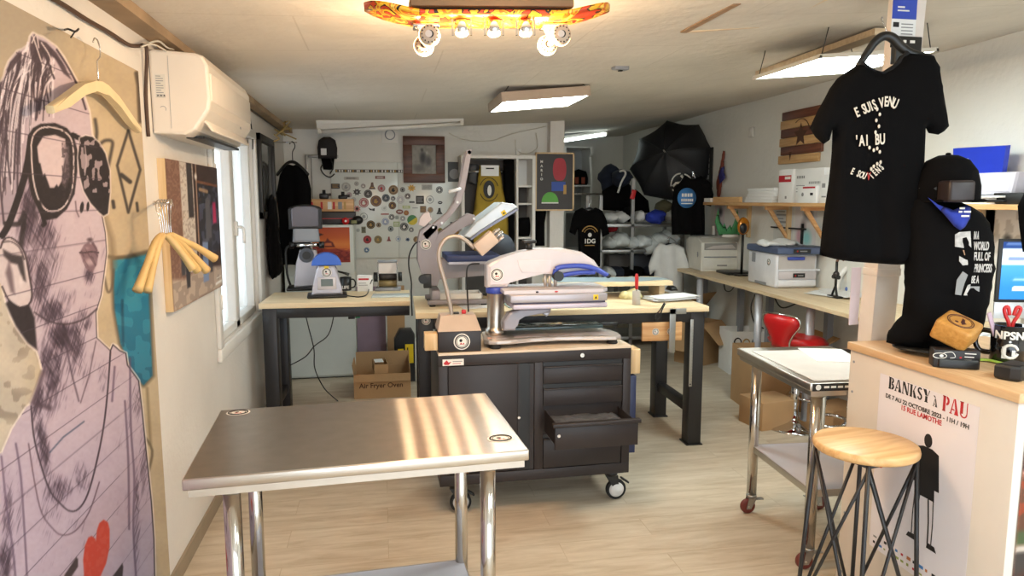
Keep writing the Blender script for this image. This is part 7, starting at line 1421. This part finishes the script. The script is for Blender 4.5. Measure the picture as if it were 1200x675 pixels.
GL = {'B': (.9, stem(.06, .3)+[cres(.45, .76, .33, .24, .22, -H2, H2), cres(.45, .27, .4, .27, .25, -H2, H2)]), 'P': (.82, stem(.06, .3)+[cres(.45, .71, .36, .29, .24, -H2, H2)]),
 'A': (1.0, [[(0, 0), (.14, 0), (.42, .92), (.36, 1)], [(.42, 1), (.58, 1), (.98, 0), (.5, 0), (.6, .3), (.46, .8)], [(.2, .26), (.52, .26), (.49, .34), (.23, .34)], [(-.06, 0), (.24, 0), (.24, .06), (-.06, .06)]]),
 'N': (1.0, [[(.04, 0), (.15, 0), (.15, .9), (.04, .9)], [(.0, 1), (.34, 1), (.92, 0), (.66, 0)], [(.8, .25), (.9, .1), (.9, 1), (.8, 1)], [(-.04, 0), (.26, 0), (.26, .06), (-.04, .06)], [(.7, .94), (1.0, .94), (1.0, 1), (.7, 1)]]),
 'K': (.98, stem(.06, .28)+[[(.42, .45), (.76, 1), (.86, 1), (.52, .45)], [(.46, .52), (.58, .66), (1.0, 0), (.6, 0)]]),
 'S': (.72, [cres(.34, .74, .33, .26, .2, .5, PI*1.45), cres(.36, .27, .34, .27, .2, -PI*.95, H2*.95), [(.1, .6), (.3, .42), (.62, .3), (.6, .46), (.36, .62), (.2, .74)]]),
 'Y': (.9, [[(-.04, 1), (.4, 1), (.58, .52), (.3, .52)], [(.62, .54), (.8, 1), (.9, 1), (.66, .5)], [(.3, 0), (.6, 0), (.6, .48), (.3, .48)], [(.22, 0), (.68, 0), (.68, .06), (.22, .06)]]),
 'U': (.92, [[(.04, .25), (.36, .25), (.36, 1), (.04, 1)], cres(.45, .27, .41, .27, .14, PI, 2*PI), [(.76, .27), (.86, .27), (.86, 1), (.76, 1)], [(-.02, .94), (.42, .94), (.42, 1), (-.02, 1)]])}
def title(body, p, q, h, m):
    (x0, y0), (x1, y1) = loc2(*p), loc2(*q); y = (y0+y1)/2-h/2; tot = sum(GL[c][0]+.1 for c in body)-.1; s_ = (x1-x0)/tot; x = x0
    for c in body:
        w, ps = GL[c]
        for P in ps: g.prism([(x+a*s_, y+b*h) for a, b in P], .0004, m, z0=.0006)
        x += (w+.1)*s_
title('BANKSY', (1042, 448.5), (1090, 465), .044, INKB); title('A', (1094, 471.5), (1099, 472.5), .028, INKB); x, y = loc2(1096.5, 466); g.prism([(x-.008, y+.006), (x-.002, y+.006), (x+.003, y-.001), (x, y-.001)], .0004, INKB, z0=.0006)
title('PAU', (1105, 472), (1135, 482.5), .052, INKR)
x, y = loc2(1038.5, 463.5); x2, y2 = loc2(1136, 501); stencil(g, 'DE 7 AU 22 OCTOBRE 2023 - 11H / 19H', x, (y+y2)/2, .0155, x2-x, INKB)
x, y = loc2(1057, 478); x2, y2 = loc2(1104, 496); stencil(g, '15 RUE LAMOTHE', x, (y+y2)/2, .018, x2-x, INKR)
# plain striding figure shape (black jacket, outlined trousers), foot line and logo strip
fx, fy = loc2(1085, 560); k_ = 1.0
def pl(pts): return [loc2(*p) for p in pts]
g.ob('lettering', t); g = G(M @ T((0, 0, .0008)))
g.prism([(fx+.018*math.cos(a), loc2(1078, 512)[1]+.024*math.sin(a)) for a in np.linspace(0, 2*PI, 20)[:-1]], .0004, INKB)
cx_, ty = fx, loc2(1078, 522)[1]
g.prism([(cx_-.05, ty-.005), (cx_-.02, ty+.006), (cx_+.02, ty+.006), (cx_+.05, ty-.005), (cx_+.062, ty-.13), (cx_+.042, ty-.13), (cx_+.045, ty-.17), (cx_-.045, ty-.17), (cx_-.042, ty-.13), (cx_-.062, ty-.13)], .0004, INKB)
for s in (-1, 1): g.tube([(cx_+s*.02, ty-.17, 0), (cx_+s*.028, ty-.25, 0), (cx_+s*.03, ty-.325, 0)], .003, INKB, n=4); g.tube([(cx_+s*.042, ty-.17, 0), (cx_+s*.046, ty-.25, 0), (cx_+s*.045, ty-.325, 0)], .002, INKB, n=4); g.prism([(cx_+s*.025, ty-.34), (cx_+s*.07, ty-.34), (cx_+s*.06, ty-.322), (cx_+s*.028, ty-.32)], .0004, INKB)
g.ob('figure', t)
g = G(M @ T((0, 0, .0008))); R = random.Random(3); cols = [INKR, INKG, INKB, smat('#c9b030'), smat('#3b78b8'), smat('#b56a3a'), smat('#8f9a50')]
for r_ in range(2):
    for k in range(14): xx = .02+k*(pw-.04)/14; g.b2((xx, .018+.024*r_, 0), (xx+R.uniform(.008, .02), .018+.024*r_+R.uniform(.006, .012), .0004), R.choice(cols))
g.prism([(.028+.02*math.cos(a), .33+.014*math.sin(a)) for a in np.linspace(0, 2*PI, 16)[:-1]], .0004, INKR); g.ob('logo_strip', t)
# photo board on the near end of the counter
def brick(u, v):
    I = Ink(u*60, v*90, (150, 96, 78)); x, y = I.x, I.y; I.mask(((y % 3) < .5)*.5, (190, 150, 130)); I.poly([(0, 30), (60, 30), (60, 58), (0, 58)], (96, 60, 44), 1); I.poly([(0, 62), (30, 62), (30, 74), (0, 74)], (40, 42, 50), 1); I.mask((y > 40)*(y < 56)*(vnoise(x/2, y/2, 3) > .6)*.7, (160, 60, 30)); I.poly([(0, 26), (60, 26), (60, 33), (0, 33)], (70, 84, 52), 1); I.poly([(0, 0), (60, 0), (60, 24), (0, 24)], (60, 54, 52), 1); I.mask((y > 15)*(y < 22)*((x % 6) < 1)*.5, (90, 84, 80)); I.poly([(0, 23), (60, 23), (60, 26), (0, 26)], (190, 176, 164), .6); I.blob(6, 8, 8, 8, (70, 36, 28), 1); return I.out()
tag(sheet('shop_photo', FR('-Y', (CX+.03, CY0-.003, .40)), .52, .60, 60, 80, brick, PRINT), 'brick shop photo hung on the near end of the counter', 'print')
# post
g = G(Matrix(((1, 0, .034, 1.872), (0, 1, 0, 2.468), (0, 0, 1, 0), (0, 0, 0, 1)))); g.b2((0, 0, 0), (.10, .08, cz(2.0, 2.5)-.003), mat('post_paint', '#ddd3cb', .5)); g.b2((-.004, -.004, 1.30), (.104, .084, 1.33), mat('post_paint', '', .5), .003)
st(g, 'pillar_right')
q = at(1060, 22, Y=2.46); M = FR('-Y', (q.x+.002, 2.468, q.z)); t = thing('brochure', 'blue and white brochure fixed at the top of the post', 'brochure', (0, 0, 0))
g = G(M); g.b2((-.052, -.105, 0), (.052, .115, .003), PAPER); g.ob('sheet', t); g = G(M); g.b2((-.052, .0, .003), (.052, .075, .0036), mat('brochure_blue', '#2f49b0', .4)); g.b2((-.05, -.078, .003), (.05, -.07, .0036), mat('brochure_blue', '', .4)); g.b2((-.052, -.105, .003), (.052, -.08, .0036), INKB); g.b2((-.03, .04, .0036), (.0, .046, .004), INKW); g.b2((-.03, .028, .0036), (.02, .033, .004), INKW); g.b2((-.045, -.03, .003), (-.02, -.012, .0036), INKB); [g.b2((-.01, -.02-.012*k, .003), (.04, -.016-.012*k, .0036), INKG) for k in range(4)]; g.b2((-.04, .085, .003), (.0, .11, .0036), INKB); g.b2((.01, .09, .003), (.045, .11, .0036), BROWN); g.ob('printing', t)
q = at(1060, 60, Y=2.46); o = G().box((q.x, 2.452, q.z), (.11, .03, .10), BLKP, .004).box((q.x-.02, 2.4365, q.z+.03), (.012, .002, .01), INKW).box((q.x+.012, 2.4365, q.z+.03), (.02, .002, .01), INKW).ob('card_holder'); tag(o, 'black card holder on the post behind the t-shirt collar', 'holder')
q = at(1001, 346, Y=2.64); o = G().b2((-.022, 0, -.12), (.02, .004, .12), mat('pale_pink_paper', '#dccbd3', .7)).ob('pink_paper'); o.location = (1.86-.0, 2.612, q.z); o.location.x = at(1001, 346, Y=2.62).x; tag(o, 'pale pink paper strip beside the white post', 'paper')
# t-shirt hung on the post
c = at(1030, 180, Y=2.30); M, f = plane_map(c, -14)
out = [(1034, 84), (1022, 81), (1012, 73), (1006, 75), (992, 84), (981, 92), (972, 104), (967, 114), (958, 130), (949, 150), (956, 161), (965, 169), (972, 164), (975, 152), (974, 180), (971, 217), (966, 258), (961, 299), (980, 304), (1002, 307), (1030, 309), (1056, 310), (1070, 309), (1083, 306), (1083, 262), (1084, 215), (1085, 150), (1088, 156), (1099, 158), (1106, 154), (1112, 148), (1107, 116), (1101, 78), (1094, 65), (1080, 62), (1064, 61), (1054, 66), (1048, 75)]
t = thing('black_tshirt', 'black t-shirt with white French lettering hanging from the white post', 't-shirt', (0, 0, 0))
fold = lambda x, y: .010*math.sin(x*34+1.5*math.sin(6*y))*min(1, max(0, .2-y)*2.2)+.006*math.sin(x*70+9*y)*min(1, max(0, .1-y)*2)
G(M).puff([f(*p) for p in out], .075, BLKC, None, .017, fold, r=.05).ob('cloth', t)
G(M).tube([(*f(x, y), .012) for x, y in ((1008, 74), (1018, 82), (1030, 87), (1040, 84), (1050, 75), (1062, 62))], .008, mat('black_rib', '#0b0a0c', .9), sub=4).ob('collar', t)
M2, f2 = plane_map(c+(M.to_3x3() @ V((0, 0, 1)))*.046, -14)
g = G(M2)
LW = mat('cream_print', '#d9cfc0', .7, var=0)
def word(body, a, b, h, m, lift=0, arc=0):
    x0, y0 = f2(*a); x1, y1 = f2(*b); n = len(body)
    for k, ch in enumerate(body):
        u = k/(n-1) if n > 1 else .5; g.text(ch, h, m, T((x0+(x1-x0)*u, y0+(y1-y0)*u+arc*(1-(2*u-1)**2), .0)) @ RZ(math.degrees(math.atan2(y1-y0-arc*4*(2*u-1)*.5, x1-x0))), bold=h*.024, ext=.0012, xs=.52)
hh = .052
word('E SUIS', (1004.5, 132), (1025, 123), hh*.92, LW); word('VENU', (1033, 121), (1049, 122), hh*.92, LW, 0, .006)
word("'AI BU", (1004, 166), (1034, 163.5), hh, LW)
word('E SOU', (999, 201), (1013, 206.5), hh*.62, LW); word('V', (1018, 207), (1018, 207), hh*.72, mat('red_print', '#a8231f', .7)); word('IENS', (1021.5, 206.5), (1033, 196), hh*.62, LW)
for k, (x, y) in enumerate(((1028, 128), (1031, 134), (1027, 141), (1030, 148), (1026, 155), (1019, 173), (1024, 176), (1028, 174), (1031, 178), (1032, 190), (1028, 192), (1024, 195), (1021, 198))): lx, ly = f2(x, y); g.sph((lx, ly, 0), (.0045, .007, .002), LW, None, 8)
g.ob('lettering', t); x0, y0 = f(1034, 67); G(M @ T((x0+.004, y0-.012, .002)) @ RZ(-30)).box((0, 0, 0), (.006, .012, .001), INKW).ob('size_tag', t)
def hg(t):
    P = [(1006, 78), (1018, 60), (1026, 49), (1036, 42), (1046, 44), (1056, 54), (1068, 62), (1090, 68)]
    G(M @ T((0, 0, -.004))).tube([(*f(*p), 0) for p in P], [.012, .014, .016, .017, .016, .014], BLKP, sub=4, n=10).ob('shoulder_bar', t); G(M).tube([(*f(1040, 42), 0), (*f(1037, 30), 0), (*f(1036, 22), -.02), (*f(1041, 16), -.05), (*f(1045, 20), -.07)], .0025, CHROME, sub=4).ob('hook', t)
th = thing('black_hanger', 'black plastic hanger carrying the t-shirt on the white post', 'clothes hanger', (0, 0, 0)); hg(th)
# dummy on the counter: black t-shirt, bandana, cap and headset box
mc = at(1105, 300, Y=2.22); M, f = plane_map(mc, -16)
out = [(1064, 232), (1080, 226), (1100, 236), (1124, 236), (1139, 242), (1152, 250), (1160, 262), (1165, 288), (1166, 310), (1162, 335), (1156, 358), (1149, 380), (1138, 396), (1122, 407), (1105, 410), (1080, 409), (1055, 406), (1040, 402), (1041, 393), (1048, 380), (1056, 370), (1059, 340), (1060, 290), (1061, 250)]
t = thing('dummy_tshirt', 'black t-shirt with a white slogan on a dummy torso standing on the counter', 't-shirt', (0, 0, 0))
G(M).puff([f(*p) for p in out], .17, BLKC, None, .02, lambda x, y: .012*math.sin(x*30+9*y)*(1 if y < -.12 else .3), r=.13).ob('cloth', t)
Mp, fp = plane_map(mc+(M.to_3x3() @ V((0, 0, 1)))*.086, -16)
pf = G(Mp)
def r4(p, q, m, z=0): (x0, y0), (x1, y1) = fp(*p), fp(*q); pf.b2((min(x0, x1), min(y0, y1), z), (max(x0, x1), max(y0, y1), z+.0015), m)
LG = mat('light_grey_print', '#b9b5b2', .7, var=.25, vs=60)
pf.prism([fp(*p) for p in ((1119, 275), (1124, 272), (1137, 271), (1138, 292), (1119, 289))], .002, LG); pf.prism([fp(*p) for p in ((1124, 300), (1131, 304), (1138, 306), (1137, 310), (1128, 311), (1124, 306))], .002, LG); pf.prism([fp(*p) for p in ((1128, 293), (1136, 294), (1137, 299), (1130, 299))], .002, mat('skin_print', '#b58a6a', .7)); pf.prism([fp(*p) for p in ((1119, 345), (1121, 328), (1128, 318), (1134, 322), (1130, 332), (1126, 346))], .002, INKG); pf.prism([fp(*p) for p in ((1129, 346), (1134, 334), (1137, 333), (1136, 346))], .002, LG)
for body, a, b, h in (('IN A', (1141, 276.5), (1147, 276), .036), ('WORLD', (1141, 288.5), (1159, 289), .04), ('FULL OF', (1141, 301), (1160, 301), .04), ('PRINCESS', (1141, 314.5), (1162, 315), .04), ('BE A', (1138, 328.5), (1147, 327.5), .036)):
    x0, y0 = fp(*a); x1, y1 = fp(*b); q_ = G(); q_.text(body, h, LG, Matrix(), 'LEFT', bold=.0012); xs = [v.co.x for v in q_.bm.verts]; s_ = (x1-x0)/(max(xs)-min(xs)); q_.bm.free(); pf.text(body, h, LG, T((x0, (y0+y1)/2, .001)), 'LEFT', bold=.0012, xs=s_)
r4((1136, 335.5), (1147, 346), INKG)
pf.ob('slogan', t)
G(M).cyl((*f(1095, 408), 0), (*f(1095, 240), 0), .02, CHROME).ob('stand_pole', t); x0, y0 = f(1085, 408); G(M @ T((x0, y0, 0)) @ RX(-90)).lathe([(0, 0), (.11, 0), (.11, .008), (0, .01)], BLKP).ob('stand_base', t)
hx_, hy_ = f(1108, 225); hc_ = M @ V((hx_, hy_, .0)); t = thing('cap', 'black cap on the dummy head above the counter', 'cap', hc_, -16)
g = G(); g.bm.free(); g.bm = bmesh.new(); g.lathe([(.0, .125), (.03, .122), (.065, .105), (.09, .07), (.102, .02), (.104, -.03), (.1, -.035), (0, -.035)], BLKC, L=SC(1.02, 1.12, 1.05)); g.ob('crown', t)
G().puff([(-.08, -.06), (.08, -.06), (.085, -.13), (.05, -.175), (0, -.185), (-.05, -.175), (-.085, -.13)], .012, BLKC, T((0, 0, -.03)), .02).ob('brim', t); G().sph((0, 0, .133), (.009, .009, .005), BLKC).ob('button', t)
x0, y0 = f(1094, 186); G(M @ T((x0, y0, .115)) @ RZ(20)).box((0, 0, 0), (.06, .045, .002), mat('taupe_card', '#75696a', .6)).ob('paper_tag', t)
t = thing('headset_box', 'dark box-shaped headset strapped to the front of the cap', 'headset', (0, 0, 0)); Mh, fh = plane_map(mc+(M.to_3x3() @ V((0, 0, 1)))*.18, -16); xa, ya = fh(1112, 237); xb, yb = fh(1145, 211); G(Mh).box(((xa+xb)/2, (ya+yb)/2, -.045), (xb-xa, yb-ya, .09), mat('dark_brown_plastic', '#2a2223', .45), .01).ob('front_box', t); G(Mh).tube([((xa+xb)/2-.03, (ya+yb)/2+.01, -.10), ((xa+xb)/2-.06, (ya+yb)/2+.012, -.16)], .012, BLKP).ob('strap', t)
t = thing('blue_bandana', 'blue printed bandana around the neck of the dummy', 'bandana', (0, 0, 0)); BN = [(1088, 231), (1100, 240), (1116, 246), (1134, 240), (1139, 244), (1138, 256), (1131, 266), (1124, 270), (1117, 265), (1106, 251)]
Mb, fb = plane_map(mc+(M.to_3x3() @ V((0, 0, 1)))*.10, -16)
G(Mb).puff([fb(*p) for p in BN], .03, mat('bandana_blue', '#25389c', .85), None, .014, lambda x, y: .006*math.sin(50*x+20*y)).ob('cloth', t)
bg_ = G(Mb @ T((0, 0, .019)))
for a, b in (((1121, 244), (1127, 245)), ((1120, 248), (1124, 249)), ((1126, 248), (1134, 249)), ((1123, 253), (1132, 254))): (x0, y0), (x1, y1) = fb(*a), fb(*b); bg_.b2((x0, y0-.003, 0), (x1, y0+.003, .0015), INKW)
bg_.ob('white_print', t)
# small things on the counter
Zc = CZ+.0005
p = at(1122, 432, Z=Zc); t = thing('card_holder', 'black card box with white and red drawing in front of the wooden cube', 'box', (p.x+.012, p.y+.03, Zc), -28); G().box((0, 0, .03), (.135, .06, .06), mat('black_card', '#1d1819', .45), .002).ob('card_box', t); G(T((0, -.034, .016)) @ RX(-8)).box((.004, 0, 0), (.115, .012, .03), BLKP, .003).ob('front_lip', t)
g = G(FR('-Y', (0, -.0304, 0))); g.tube([(-.05+.02*math.cos(a), .04+.009*math.sin(a), .0004) for a in np.linspace(0, 2*PI, 18)[:-1]], .0015, INKW, n=4, close=True); g.tube([(-.04, .05, .0004), (-.015, .054, .0004), (-.005, .038, .0004), (-.02, .034, .0004)], .0014, INKW, n=4, sub=4); g.sph((-.045, .04, .0004), (.006, .005, .0005), INKW)
g.prism([(-.055, .014), (-.03, .022), (-.01, .016), (.0, .006), (-.05, .008)], .0006, INKR); [g.b2((.022, .05-.011*k, 0), (.055-.006*k, .053-.011*k, .0006), INKW) for k in range(3)]; g.b2((.0, .012, .0), (.05, .016, .0006), INKW); g.b2((.008, .034, 0), (.014, .04, .0006), INKR); g.ob('drawing', t)
t = thing('wooden_cube', 'rounded wooden cube with a dark round emblem resting on the card box', 'cube', (p.x+.035, p.y+.055, Zc+.062), 0)
HK = wood('honey_wood', '#b07a35', '#c7924a', 'X', 6); Q = T((0, .0, .055)) @ RZ(32) @ RX(22) @ RY(-14)
G(Q).box((0, 0, 0), (.115, .115, .075), HK, .012, None, 3).ob('block', t)
g = G(Q @ T((0, 0, .0378))); MB_ = mat('maroon_burn', '#4a1f1c', .6); [g.tube([(r*math.cos(a), r*math.sin(a), 0) for a in np.linspace(0, 2*PI, 40)[:-1]], w, MB_, n=4, close=True) for r, w in ((.040, .0018), (.034, .0012))]; g.prism([(-.018, -.012), (-.006, -.002), (.004, -.012), (.02, -.006), (.024, .004), (.008, .0), (-.002, -.02)], .0006, MB_); g.sph((-.012, .008, 0), (.006, .006, .0008), MB_); g.ob('emblem', t)
o = G().tube([(0, 0, .004), (.05, .01, .012), (.1, -.005, .008), (.13, .01, .004)], .008, mat('lime_ribbon', '#a3bf4a', .6), sub=5, L=SC(1, 1.8, .5)).ob('green_ribbon'); q = at(1150, 424, Z=Zc); o.location = (q.x-.03, q.y+.02, Zc); o.rotation_euler.z = -.7; tag(o, 'lime green ribbon between the wooden cube and the black mug', 'ribbon')
q = at(1190, 428, Z=Zc)
def bigmug():
    t = thing('black_mug', 'black mug with NPSN lettering at the near end of the counter', 'mug', (q.x+.015, q.y+.05, Zc), -30)
    r, h = .052, .13; G().lathe([(0, 0), (r*.92, 0), (r, .006), (r, h), (r-.004, h), (r-.005, .01), (0, .01)], mat('glossy_black', '#121113', .15, coat=.5), n=40).ob('cup', t)
    G(RZ(-25)).tube([(-r+.004, 0, .10), (-r-.03, 0, .1), (-r-.045, 0, .065), (-r-.03, 0, .03), (-r+.004, 0, .026)], .009, mat('glossy_black', '', .15), sub=6, n=12).ob('handle', t)
    gg = G()
    for body, z, sz in (('NPSN', .098, .036), ):
        a = G(); a.text(body, sz, INKW, T((-.012, 0, 0)), bold=.0012); [setattr(v, 'co', V(((r+.0008+v.co.z)*math.sin(v.co.x/r), -(r+.0008+v.co.z)*math.cos(v.co.x/r), z+v.co.y))) for v in a.bm.verts]; me = bpy.data.meshes.new('t'); a.bm.to_mesh(me); gg._mi(INKW); gg.bm.from_mesh(me); bpy.data.meshes.remove(me)
    k = G(); k.tube([(.022*math.cos(b)-.006, .022*math.sin(b)+.045, 0) for b in np.linspace(.2, 6, 20)], .005, INKW, n=6); k.b2((-.03, .02, -.002), (-.018, .06, .003), INKW); k.b2((-.002, .03, -.002), (.008, .05, .003), INKW)
    [setattr(v, 'co', V(((r+.0008+v.co.z*.3)*math.sin(v.co.x/r), -(r+.0008+v.co.z*.3)*math.cos(v.co.x/r), v.co.y))) for v in k.bm.verts]; me = bpy.data.meshes.new('t'); k.bm.to_mesh(me); gg.bm.from_mesh(me); bpy.data.meshes.remove(me)
    gg.ob('lettering', t); return t
bigmug(); mx = V((q.x+.015, q.y+.05, Zc))
t = thing('scissors', 'red-handled scissors standing in the black mug', 'scissors', mx+V((.004, 0, .012)), -35); G().tube([(0, 0, 0), (-.004, 0, .11), (-.018, 0, .15), (-.022, 0, .172), (-.012, 0, .178), (-.006, 0, .15)], .006, REDP, sub=4).tube([(0, 0, .004), (.004, 0, .11), (.018, 0, .15), (.024, 0, .174), (.013, 0, .178), (.006, 0, .15)], .006, REDP, sub=4).ob('handles', t); G().b2((-.004, -.001, 0), (.004, .001, .1), CHROME).ob('blades', t)
o = G().box((0, 0, .085), (.016, .006, .17), mat('mauve_tool', '#b9a0b0', .4), .002, RY(-22)).ob('craft_knife'); o.location = mx+V((-.012, .012, .014)); tag(o, 'pale mauve knife leaning out of the black mug', 'knife')
q = at(1190, 446, Z=Zc); o = G(RZ(20)).prism([(-.04, -.035), (.04, -.035), (.05, -.01), (.05, .035), (-.05, .035), (-.05, -.01)], .05, mat('matt_black_plastic', '#1a191a', .5), bev=.01).ob('black_puck'); o.location = (q.x+.015, q.y+.02, Zc); tag(o, 'small faceted black plastic puck at the front edge of the counter', 'gadget')
q = at(1199, 250, Y=2.5); garment('black_sleeve', 'black garment hanging at the far right edge above the counter', 'garment', T(V((q.x+.02, 2.5, q.z))) @ FR('-Y'), [(-.05, .03), (.0, .13), (.1, .2), (.2, .2), (.2, -.16), (-.0, -.16), (-.03, -.06)], .06, BLKC, lambda t, M: G(M).tube([(.1, .19, 0), (.1, .3, 0), (.1, cz(q.x+.1, 2.5)-q.z-.001, 0)], .003, CHROME, n=6).ob('hanging_wire', t))
# bar stool with the pine seat
t = thing('wooden_stool', 'tall stool with round pine seat and black rod legs in front of the counter', 'stool', (1.612, 2.08, 0), 12)
G().lathe([(0, .75), (.160, .75), (.166, .756), (.167, .766), (.164, .777), (.158, .78), (0, .78)], SEATW, n=56).ob('seat', t)
g = G(); cs = [(-.11, -.11), (.11, -.11), (.11, .11), (-.11, .11)]
for k in range(4): a, b = cs[k], cs[(k+1) % 4]; g.cyl((*a, .743), (*b, .743), .006, BLACK, n=8)
g.ob('seat_frame', t)
ft = [(x*1.28, y*1.28) for x, y in cs]
for k in range(4): G().cyl((*cs[k], .75), (*ft[k], 0), .0075, BLACK, n=10).ob('leg', t)
for k in range(4):
    a, b = V((*cs[k], .73)), V((*ft[(k+1) % 4], .09)); c2, d2 = V((*cs[(k+1) % 4], .73)), V((*ft[k], .09))
    G().cyl(a, b, .006, BLACK, n=8).cyl(c2, d2, .006, BLACK, n=8).ob('cross_brace', t)
    lerp = lambda i: V((cs[i][0]+(ft[i][0]-cs[i][0])*.86, cs[i][1]+(ft[i][1]-cs[i][1])*.86, .10)); G().cyl(lerp(k), lerp((k+1) % 4), .006, BLACK, n=8).ob('rung', t)
